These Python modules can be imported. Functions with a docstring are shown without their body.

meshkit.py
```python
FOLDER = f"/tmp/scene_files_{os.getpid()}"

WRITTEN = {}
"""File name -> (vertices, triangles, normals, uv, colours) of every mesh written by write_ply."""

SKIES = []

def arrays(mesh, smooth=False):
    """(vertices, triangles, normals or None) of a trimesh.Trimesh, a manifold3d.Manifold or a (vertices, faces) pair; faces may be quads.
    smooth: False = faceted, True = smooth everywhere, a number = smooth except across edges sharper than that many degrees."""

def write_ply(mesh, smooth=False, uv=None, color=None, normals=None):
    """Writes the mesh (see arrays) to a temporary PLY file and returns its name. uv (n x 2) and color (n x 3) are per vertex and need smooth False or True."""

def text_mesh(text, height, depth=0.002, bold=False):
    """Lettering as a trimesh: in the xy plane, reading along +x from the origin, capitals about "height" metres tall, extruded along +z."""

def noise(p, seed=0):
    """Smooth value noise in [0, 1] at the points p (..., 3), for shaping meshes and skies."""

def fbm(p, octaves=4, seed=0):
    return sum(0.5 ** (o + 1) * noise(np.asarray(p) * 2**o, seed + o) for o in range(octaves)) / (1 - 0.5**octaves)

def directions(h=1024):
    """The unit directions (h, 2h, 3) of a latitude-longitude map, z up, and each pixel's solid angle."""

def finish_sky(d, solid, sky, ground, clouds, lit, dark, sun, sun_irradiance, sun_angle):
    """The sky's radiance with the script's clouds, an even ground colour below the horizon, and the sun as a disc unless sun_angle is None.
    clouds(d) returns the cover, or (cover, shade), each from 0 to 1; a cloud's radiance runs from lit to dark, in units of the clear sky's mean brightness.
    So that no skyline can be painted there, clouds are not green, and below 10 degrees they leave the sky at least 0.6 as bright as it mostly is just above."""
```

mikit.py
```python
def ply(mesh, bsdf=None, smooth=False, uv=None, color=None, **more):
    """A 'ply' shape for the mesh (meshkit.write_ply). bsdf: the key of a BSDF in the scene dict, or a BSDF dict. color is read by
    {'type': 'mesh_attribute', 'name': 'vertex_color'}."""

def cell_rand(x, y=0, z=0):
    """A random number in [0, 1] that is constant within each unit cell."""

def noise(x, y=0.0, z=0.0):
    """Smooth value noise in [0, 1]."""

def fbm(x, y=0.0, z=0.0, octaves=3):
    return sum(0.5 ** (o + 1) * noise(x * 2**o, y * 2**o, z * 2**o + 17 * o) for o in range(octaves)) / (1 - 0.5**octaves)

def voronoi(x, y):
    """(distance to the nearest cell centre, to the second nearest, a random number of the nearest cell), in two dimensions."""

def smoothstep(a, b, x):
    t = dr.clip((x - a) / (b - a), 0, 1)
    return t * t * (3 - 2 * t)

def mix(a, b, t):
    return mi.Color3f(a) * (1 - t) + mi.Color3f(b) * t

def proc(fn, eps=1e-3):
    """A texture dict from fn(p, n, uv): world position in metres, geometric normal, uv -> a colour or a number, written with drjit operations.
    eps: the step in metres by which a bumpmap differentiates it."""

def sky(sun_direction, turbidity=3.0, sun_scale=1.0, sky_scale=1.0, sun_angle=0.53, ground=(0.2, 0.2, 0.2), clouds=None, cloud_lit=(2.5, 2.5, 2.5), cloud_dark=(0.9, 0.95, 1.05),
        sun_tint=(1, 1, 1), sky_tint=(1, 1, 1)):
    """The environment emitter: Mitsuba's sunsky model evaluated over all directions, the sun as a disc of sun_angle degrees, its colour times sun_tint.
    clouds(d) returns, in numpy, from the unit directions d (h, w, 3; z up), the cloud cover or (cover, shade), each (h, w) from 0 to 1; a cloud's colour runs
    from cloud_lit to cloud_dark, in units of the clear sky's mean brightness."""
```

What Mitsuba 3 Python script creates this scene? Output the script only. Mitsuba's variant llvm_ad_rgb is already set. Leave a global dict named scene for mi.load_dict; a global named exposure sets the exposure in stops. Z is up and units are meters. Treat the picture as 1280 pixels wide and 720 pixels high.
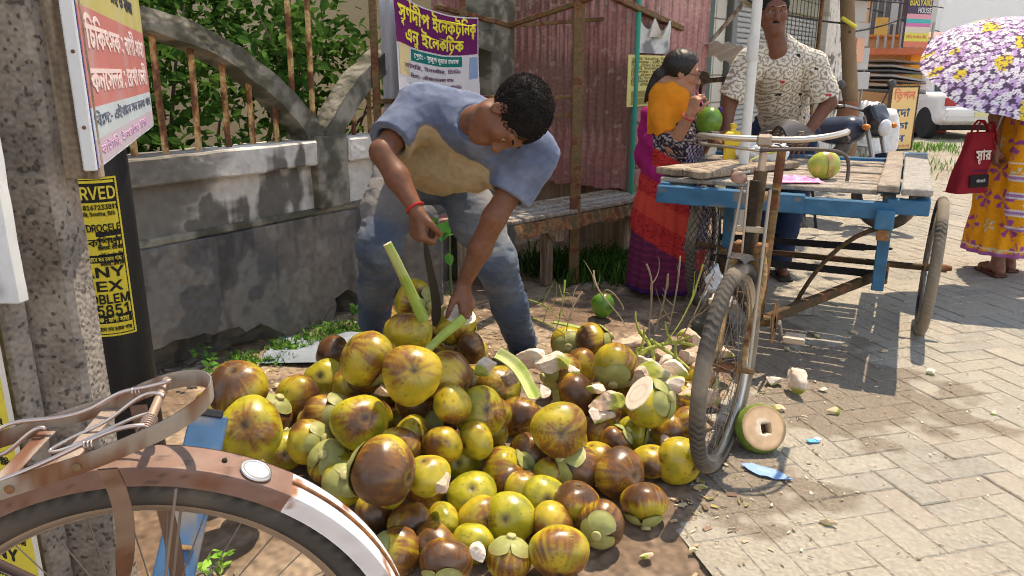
# Street vendor cutting palm fruit beside a cargo tricycle, built as a real place in metres, z up.
import math, random, json
import numpy as np, trimesh, drjit as dr, mitsuba as mi, mikit, meshkit
from mikit import noise, fbm, voronoi, cell_rand, smoothstep, mix, proc
from shapely.geometry import Polygon

T = mi.ScalarTransform4f
scene, labels = {}, {}
rng = np.random.default_rng(7)

# ---------------------------------------------------------------- camera, sky, exposure
EYE = np.array([0.0, 0.0, 1.27]); PITCH = math.radians(15.7); FOCAL = 962.0   # focal length in pixels of a 1280 wide picture
scene['camera'] = {'type': 'perspective', 'fov': math.degrees(2 * math.atan(640 / FOCAL)), 'fov_axis': 'x', 'near_clip': 0.05, 'far_clip': 900.0,
                   'to_world': T().look_at(origin=EYE.tolist(), target=[0, math.cos(PITCH), 1.27 - math.sin(PITCH)], up=[0, 0, 1])}
SUN = (0.18, 0.27, 0.78)
def clouds(d):
    n = meshkit.fbm(d * [3.0, 3.0, 7.0] + 5.0, 5, 3)
    low = np.clip(1.25 - d[..., 2] * 1.6, 0.25, 1)
    return np.clip((n - 0.33) * 4.5, 0, 1) * low, np.clip((n - 0.6) * 2, 0, 0.5)
scene['sky_light'] = mikit.sky(SUN, turbidity=3, clouds=clouds, sun_scale=0.78, cloud_lit=(3.7, 3.7, 3.65), cloud_dark=(2.0, 2.05, 2.1), ground=(0.22, 0.2, 0.17), sun_tint=(1.0, 0.985, 0.95))
exposure = 2.45

# ---------------------------------------------------------------- where things stand
CP, SP = math.cos(PITCH), math.sin(PITCH)
def ray(px, py):
    a, b = (px - 640) / FOCAL, -(py - 360) / FOCAL
    return np.array([a, CP + b * SP, -SP + b * CP])
def ground_at(px, py, z=0.0):
    r = ray(px, py); return EYE + r * ((z - EYE[2]) / r[2])
def at(px, py, Y):
    r = ray(px, py); return EYE + r * (Y / r[1])
V = lambda *a: np.array(a, float)
W0 = V(-1.52, 2.94, 0.0); WAZ = math.radians(33.4)
WU = V(math.sin(WAZ), math.cos(WAZ), 0); WN = V(WU[1], -WU[0], 0); UP = V(0, 0, 1)
def wl(s, z, n=0.0):            # a point of the compound wall: along it, up, out towards the road
    return W0 + WU * s + WN * n + UP * z
WROT = np.stack([WU, WN, UP], 1)

# ---------------------------------------------------------------- meshes
def unit(v):
    v = np.asarray(v, float); return v / max(np.linalg.norm(v), 1e-12)
def cat(ms):
    ms = [m for m in ms if m is not None and len(m.faces)]
    return trimesh.util.concatenate(ms) if len(ms) > 1 else ms[0]
def mesh(v, f):
    return trimesh.Trimesh(np.asarray(v, float), np.asarray(f, int), process=False)
def quads(v, q):
    q = np.asarray(q, int); return mesh(v, np.vstack([q[:, [0, 1, 2]], q[:, [0, 2, 3]]]))
def frame_to(z):
    z = unit(z); x = np.cross([0, 0, 1.0] if abs(z[2]) < 0.9 else [1.0, 0, 0], z); x = unit(x)
    return np.stack([x, np.cross(z, x), z], 1)
def move(m, loc=(0, 0, 0), R=None, s=None):
    m = m.copy(); v = m.vertices if s is None else m.vertices * s
    if R is not None: v = v @ np.asarray(R).T
    m.vertices = v + np.asarray(loc, float); return m
def rotz(a):
    c, s = math.cos(a), math.sin(a); return np.array([[c, -s, 0], [s, c, 0], [0, 0, 1.0]])
def rotx(a):
    c, s = math.cos(a), math.sin(a); return np.array([[1.0, 0, 0], [0, c, -s], [0, s, c]])
def roty(a):
    c, s = math.cos(a), math.sin(a); return np.array([[c, 0, s], [0, 1.0, 0], [-s, 0, c]])
def box(size, c=0.0, loc=(0, 0, 0), R=None, wob=0.0, sub=0):
    """A box with chamfered edges; wob bends its corners, sub cuts it finer along its length."""
    sx, sy, sz = np.asarray(size, float) / 2
    c = min(c, sx * .9, sy * .9, sz * .9)
    if c <= 0:
        m = trimesh.creation.box(extents=np.asarray(size))
    else:
        v = np.array([[a * (sx - c * (k != 0)), b * (sy - c * (k != 1)), d * (sz - c * (k != 2))] for a in (-1, 1) for b in (-1, 1) for d in (-1, 1) for k in range(3)])
        m = trimesh.Trimesh(v, HULL24, process=False)
    if sub:
        ax = int(np.argmax(size)); n = sub
        for _ in range(n):
            m = m.subdivide()
    if wob:
        m = m.copy(); m.vertices = m.vertices + (meshkit.noise(np.round(m.vertices, 5)[:, None, :] * 9 + np.array([[0, 0, 0], [31, 7, 3], [5, 77, 9]]) + rng.integers(0, 999)) - 0.5) * 2 * wob
    return move(m, loc, R)
def _hull24():
    v = np.array([[a * (1 - .2 * (k != 0)), b * (1 - .2 * (k != 1)), d * (1 - .2 * (k != 2))] for a in (-1, 1) for b in (-1, 1) for d in (-1, 1) for k in range(3)])
    h = trimesh.Trimesh(v, [[0, 1, 2]], process=False)
    from scipy.spatial import ConvexHull
    q = ConvexHull(v); f = q.simplices.copy()
    nrm = np.cross(v[f[:, 1]] - v[f[:, 0]], v[f[:, 2]] - v[f[:, 0]])
    flip = (nrm * v[f].mean(1)).sum(1) < 0; f[flip] = f[flip][:, ::-1]
    return f
HULL24 = _hull24()
def beam(p, q, w, h, c=0.004, up=(0, 0, 1), **k):
    """A rectangular bar from p to q, w wide across and h along up."""
    p, q = np.asarray(p, float), np.asarray(q, float); x = unit(q - p); u = unit(np.asarray(up, float) - x * np.dot(up, x)); y = np.cross(u, x)
    return box((np.linalg.norm(q - p), w, h), c, (p + q) / 2, np.stack([x, y, u], 1), **k)
def tube(pts, r, n=10, cap=True, closed=False):
    pts = np.asarray(pts, float); m = len(pts); r = np.broadcast_to(np.asarray(r, float), (m,))
    if closed: tan = np.roll(pts, -1, 0) - np.roll(pts, 1, 0)
    else: tan = np.gradient(pts, axis=0)
    tan /= np.maximum(np.linalg.norm(tan, axis=1, keepdims=True), 1e-9)
    x = frame_to(tan[0])[:, 0]; rings = []; a = np.arange(n) * 2 * math.pi / n
    for i in range(m):
        x = unit(x - tan[i] * np.dot(x, tan[i])); y = np.cross(tan[i], x)
        rings.append(pts[i] + r[i] * (np.cos(a)[:, None] * x + np.sin(a)[:, None] * y))
    v = np.vstack(rings); i = np.arange(n); j = (i + 1) % n; f = []
    for k in range(m if closed else m - 1):
        A, B = k * n, ((k + 1) % m) * n
        f += [np.stack([A + i, A + j, B + j], 1), np.stack([A + i, B + j, B + i], 1)]
    if cap and not closed:
        v = np.vstack([v, pts[0], pts[-1]]); e = m * n
        f += [np.stack([j, i, i * 0 + e], 1), np.stack([(m - 1) * n + i, (m - 1) * n + j, i * 0 + e + 1], 1)]
    return mesh(v, np.vstack(f))
def spline(pts, n=20):
    """A smooth curve through the points."""
    from scipy.interpolate import CubicSpline
    pts = np.asarray(pts, float); d = np.r_[0, np.cumsum(np.linalg.norm(np.diff(pts, axis=0), axis=1))]
    if len(pts) < 3: return np.linspace(pts[0], pts[-1], n)
    return CubicSpline(d, pts)(np.linspace(0, d[-1], n))
def lathe(prof, n=24, closed=False):
    """Revolves (r, z) pairs about z."""
    prof = np.asarray(prof, float); m = len(prof); a = np.arange(n) * 2 * math.pi / n
    v = np.stack([prof[:, None, 0] * np.cos(a), prof[:, None, 0] * np.sin(a), np.repeat(prof[:, 1:], n, 1)], -1).reshape(-1, 3)
    i = np.arange(n); j = (i + 1) % n; f = []
    for k in range(m if closed else m - 1):
        A, B = k * n, ((k + 1) % m) * n
        f += [np.stack([A + i, A + j, B + j], 1), np.stack([A + i, B + j, B + i], 1)]
    return mesh(v, np.vstack(f))
def extrude(poly, depth, loc=(0, 0, 0), R=None):
    p = poly if isinstance(poly, Polygon) else Polygon(poly)
    return move(trimesh.creation.extrude_polygon(p, depth, engine='earcut'), loc, R)
def sheet(fn, nu, nv, thick=0.0, closed_u=False):
    """A grid of points fn(u, v) with u, v in 0..1, made solid by its normals if thick."""
    u, v = np.meshgrid(np.linspace(0, 1, nu), np.linspace(0, 1, nv), indexing='ij')
    p = np.asarray(fn(u, v), float)
    if p.shape[0] == 3 and p.ndim == 3 and p.shape[-1] != 3: p = np.moveaxis(p, 0, -1)
    idx = np.arange(nu * nv).reshape(nu, nv)
    q = np.stack([idx[:-1, :-1], idx[1:, :-1], idx[1:, 1:], idx[:-1, 1:]], -1).reshape(-1, 4)
    V0 = p.reshape(-1, 3)
    if not thick: return quads(V0, q)
    du, dv = np.gradient(p, axis=0), np.gradient(p, axis=1); n = np.cross(du, dv); n /= np.maximum(np.linalg.norm(n, axis=-1, keepdims=True), 1e-9)
    V1 = V0 - n.reshape(-1, 3) * thick; N = len(V0)
    b = np.r_[idx[:, 0], idx[-1, 1:], idx[-2::-1, -1], idx[0, -2:0:-1]]; bn = np.roll(b, -1)
    return quads(np.vstack([V0, V1]), np.vstack([q, q[:, ::-1] + N, np.stack([b, b + N, bn + N, bn], 1)[:, ::-1]]))
def wobble(m, amp, scale, seed=0):
    m = m.copy(); v = m.vertices
    o = np.stack([meshkit.fbm(v * scale + k * 37.1, 2, seed + k) for k in range(3)], 1) - 0.5
    m.vertices = v + o * 2 * amp; return m
# -- smooth bodies: distance fields joined with a soft minimum and turned into one surface
class Field:
    def __init__(self, lo, hi, h):
        self.lo, self.h = np.asarray(lo, float), h
        self.n = np.ceil((np.asarray(hi, float) - self.lo) / h).astype(int) + 1
        self.f = np.full(self.n, 0.2, np.float32)
    def _win(self, lo, hi):
        a = np.clip(np.floor((np.asarray(lo) - self.lo) / self.h).astype(int), 0, self.n); b = np.clip(np.ceil((np.asarray(hi) - self.lo) / self.h).astype(int) + 1, 0, self.n)
        if (b <= a).any(): return None, None
        g = np.stack(np.meshgrid(*[np.arange(a[i], b[i], dtype=np.float32) * self.h + self.lo[i] for i in range(3)], indexing='ij'), -1)
        return tuple(slice(a[i], b[i]) for i in range(3)), g
    def _join(self, w, d, k, mode):
        f = self.f[w]; d = d.astype(np.float32)
        if mode == 'cut':
            self.f[w] = np.maximum(f, -d) if k <= 0 else (lambda x: np.maximum(f, -d) + x * x * k * .25)(np.maximum(k - np.abs(f + d), 0) / k)
        elif mode == 'keep': self.f[w] = np.maximum(f, d)
        else:
            if k <= 0: self.f[w] = np.minimum(f, d)
            else:
                x = np.maximum(k - np.abs(f - d), 0) / k
                self.f[w] = np.minimum(f, d) - x * x * k * .25
    def bone(self, a, b, ra, rb, k=0.03, mode='add', flat=None):
        """A round cone; flat = (direction, factor) squeezes it along a direction."""
        a, b = np.asarray(a, float), np.asarray(b, float); m = max(ra, rb) + k + self.h * 2 + 0.02
        if flat is not None and flat[1] < 1: m = m / min(flat[1], 1)
        w, p = self._win(np.minimum(a, b) - m, np.maximum(a, b) + m)
        if w is None: return self
        if flat is not None:
            fd = unit(flat[0]); S = np.eye(3) + (1 / flat[1] - 1) * np.outer(fd, fd); p = (p - a) @ S.T.astype(np.float32); a2 = np.zeros(3); b2 = S @ (b - a)
        else: a2, b2 = a, b
        ab = b2 - a2; L = max(ab @ ab, 1e-9)
        t = np.clip(((p - a2) @ ab) / L, 0, 1)
        d = np.linalg.norm(p - (a2 + t[..., None] * ab), axis=-1) - (ra + (rb - ra) * t)
        self._join(w, d, k, mode); return self
    def path(self, pts, radii, k=0.03, mode='add'):
        for i in range(len(pts) - 1): self.bone(pts[i], pts[i + 1], radii[i], radii[i + 1], k, mode)
        return self
    def ball(self, c, r, R=None, k=0.03, mode='add'):
        """An ellipsoid of half axes r along the columns of R."""
        c = np.asarray(c, float); r = np.broadcast_to(np.asarray(r, float), (3,)); m = r.max() + k + self.h * 2 + 0.02
        w, p = self._win(c - m, c + m)
        if w is None: return self
        q = p - c
        if R is not None: q = q @ np.asarray(R)
        l = np.linalg.norm(q / r, axis=-1); g = np.linalg.norm(q / (r * r), axis=-1)
        d = l * (l - 1) / np.maximum(g, 1e-6)
        self._join(w, d, k, mode); return self
    def slab(self, c, r, R=None, rd=0.01, k=0.01, mode='add'):
        """A rounded box."""
        c = np.asarray(c, float); r = np.asarray(r, float); m = np.linalg.norm(r) + k + self.h * 2
        w, p = self._win(c - m, c + m)
        if w is None: return self
        q = p - c
        if R is not None: q = q @ np.asarray(R)
        q = np.abs(q) - (r - rd); d = np.linalg.norm(np.maximum(q, 0), axis=-1) + np.minimum(q.max(-1), 0) - rd
        self._join(w, d, k, mode); return self
    def half(self, c, n, mode='cut'):
        """Cuts away what lies beyond the plane on the side of n."""
        w, p = self._win(self.lo, self.lo + self.n * self.h)
        self.f[w] = np.maximum(self.f[w], (p - np.asarray(c)) @ unit(n)); return self
    def near(self, fn, lim=0.05):
        """Adds fn(points) to the field close to its surface (folds, curls)."""
        i = np.nonzero(np.abs(self.f) < lim); p = np.stack(i, -1) * self.h + self.lo
        self.f[i] += fn(p).astype(np.float32); return self
    def surface(self):
        f, n = self.f, self.n; ins = f < 0
        c = sum(ins[a:n[0] - 1 + a, b:n[1] - 1 + b, d:n[2] - 1 + d].astype(np.int8) for a in (0, 1) for b in (0, 1) for d in (0, 1))
        cell = np.argwhere((c > 0) & (c < 8)); cid = -np.ones(np.array(n) - 1, np.int64); cid[tuple(cell.T)] = np.arange(len(cell))
        acc, cnt = np.zeros((len(cell), 3)), np.zeros(len(cell))
        cor = [np.array([a, b, d]) for a in (0, 1) for b in (0, 1) for d in (0, 1)]
        for i in range(8):
            for j in range(i + 1, 8):
                if np.abs(cor[i] - cor[j]).sum() != 1: continue
                fa, fb = f[tuple((cell + cor[i]).T)], f[tuple((cell + cor[j]).T)]; x = (fa < 0) != (fb < 0)
                t = (fa[x] / (fa[x] - fb[x]))[:, None]; acc[x] += cor[i] + t * (cor[j] - cor[i]); cnt[x] += 1
        v = (cell + acc / cnt[:, None]) * self.h + self.lo; fs = []
        for ax in range(3):
            b, d = (ax + 1) % 3, (ax + 2) % 3
            s0 = [slice(1, n[q] - 1) for q in range(3)]; s1 = list(s0); s0[ax] = slice(0, n[ax] - 1); s1[ax] = slice(1, n[ax])
            A, B = ins[tuple(s0)], ins[tuple(s1)]; off = np.array([1, 1, 1]); off[ax] = 0
            for flip, w in ((False, A & ~B), (True, ~A & B)):
                e = np.argwhere(w) + off
                if not len(e): continue
                eb, ed = np.eye(3, dtype=int)[b], np.eye(3, dtype=int)[d]
                q = np.stack([cid[tuple((e - x).T)] for x in (eb + ed, ed, eb * 0, eb)], 1)
                fs.append(q[:, ::-1] if flip else q)
        q = np.vstack(fs); q = q[(q >= 0).all(1)]
        return quads(v, q)
def relax(m, it=2, lam=0.5):
    """A few rounds of smoothing."""
    from scipy.sparse import coo_matrix
    e = np.vstack([m.faces[:, [0, 1]], m.faces[:, [1, 2]], m.faces[:, [2, 0]]]); e = np.vstack([e, e[:, ::-1]])
    n = len(m.vertices); A = coo_matrix((np.ones(len(e)), (e[:, 0], e[:, 1])), (n, n)).tocsr(); A.data[:] = 1; d = np.maximum(np.asarray(A.sum(1)).ravel(), 1)[:, None]
    v = np.array(m.vertices)
    for i in range(it):
        v = v + lam * ((A @ v) / d - v); v = v - (lam + .03) * ((A @ v) / d - v) if i % 2 == 0 and it > 2 else v
    return mesh(v, m.faces)
# ---------------------------------------------------------------- entries of the scene
TAKEN = set()
def numbered(k):
    if k in TAKEN:
        i = 1
        while f'{k}_{i:03d}' in TAKEN: i += 1
        k = f'{k}_{i:03d}'
    TAKEN.add(k); return k
def thing(name, label, cat_, group=None):
    k = numbered(name); labels[k] = {'label': label, 'category': cat_}
    if group: labels[k]['group'] = group
    return k
def put(name, m, mat, smooth=False, parent=None, color=None, uv=None, kind=None, label=None):
    """Adds ONE shape: mesh m, material key mat; color = one rgb, or one per vertex; uv = one pair for the whole mesh, or one per vertex."""
    k = numbered(parent + '__' + name if parent else name)
    if isinstance(m, (list, tuple)) and not isinstance(m, trimesh.Trimesh): m = cat(m)
    if color is None and uv is None: color = (0.5, 0.5, 0.5)
    if (color is not None or uv is not None) and smooth not in (False, True):
        g = trimesh.graph.smooth_shade(m, angle=math.radians(smooth), facet_minarea=None) if np.ndim(color) < 2 and np.ndim(uv) < 2 else None
        if g is None: smooth = True
        else: m, smooth = g, True
    n = len(m.vertices)
    kw = {}
    if color is not None: kw['color'] = np.clip(np.broadcast_to(np.asarray(color, float), (n, 3)), 0.002, 0.95)
    if uv is not None: kw['uv'] = np.broadcast_to(np.asarray(uv, float), (n, 2))
    scene[k] = mikit.ply(m, mat, smooth=smooth, **kw)
    if kind or label: labels[k] = {**({'kind': kind} if kind else {}), **({'label': label} if label else {})}
    return k
def solo(name, label, cat_, m, mat, smooth=False, color=None, uv=None, group=None):
    k = put(name, m, mat, smooth, None, color, uv); labels[k] = {'label': label, 'category': cat_}
    if group: labels[k]['group'] = group
    return k
def ground_like(name, m, mat, **k):
    k = put(name, m, mat, **k); labels.setdefault(k, {})['kind'] = 'structure'; return k
def tint(m, base, var=0.15, scale=20.0, seed=0, to=None, lo=0.45, hi=0.6):
    """Colours per vertex: base with grain, and patches of the colour to."""
    v = np.asarray(m.vertices); g = meshkit.fbm(v * scale + seed * 7.7, 3, seed); b = np.asarray(base, float) * (1 + var * (g[:, None] - .5) * 2)
    if to is not None:
        w = np.clip((meshkit.fbm(v * scale * .5 + 91.3 + seed, 4, seed + 5) - lo) / (hi - lo), 0, 1)[:, None]; b = b * (1 - w) + np.asarray(to, float) * w
    return b
def vc(rough, spec=0.4, **k):
    return {'type': 'twosided', 'bsdf': {'type': 'principled', 'base_color': {'type': 'mesh_attribute', 'name': 'vertex_color'}, 'roughness': rough, 'specular': spec, **k}}
scene['matte'] = vc(0.85, 0.25)
scene['semi'] = vc(0.5, 0.4)
scene['glossy'] = vc(0.24, 0.5)
scene['fruit_skin'] = vc(0.31, 0.6)
scene['cloth'] = vc(0.9, 0.15, sheen=0.4, sheen_tint=0.5)
scene['skin'] = vc(0.52, 0.35)
scene['metal'] = vc(0.32, 0.5, metallic=0.9)
scene['rough_metal'] = vc(0.55, 0.5, metallic=0.55)
scene['leaf'] = {'type': 'twosided', 'bsdf': {'type': 'principled', 'base_color': {'type': 'mesh_attribute', 'name': 'vertex_color'}, 'roughness': 0.5, 'specular': 0.35}}
scene['thin_leaf'] = {'type': 'principledthin', 'base_color': {'type': 'mesh_attribute', 'name': 'vertex_color'}, 'roughness': 0.5, 'diff_trans': 0.7}
def rough(base, amount, scale, r=0.85, spec=0.25, eps=1e-3, **k):
    """A surface of colour proc base with bumps of a given height."""
    return {'type': 'twosided', 'bsdf': {'type': 'bumpmap', 'arbitrary': proc(amount, eps), 'scale': scale, 'bsdf': {'type': 'principled', 'base_color': proc(base), 'roughness': r, 'specular': spec, **k}}}
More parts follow.
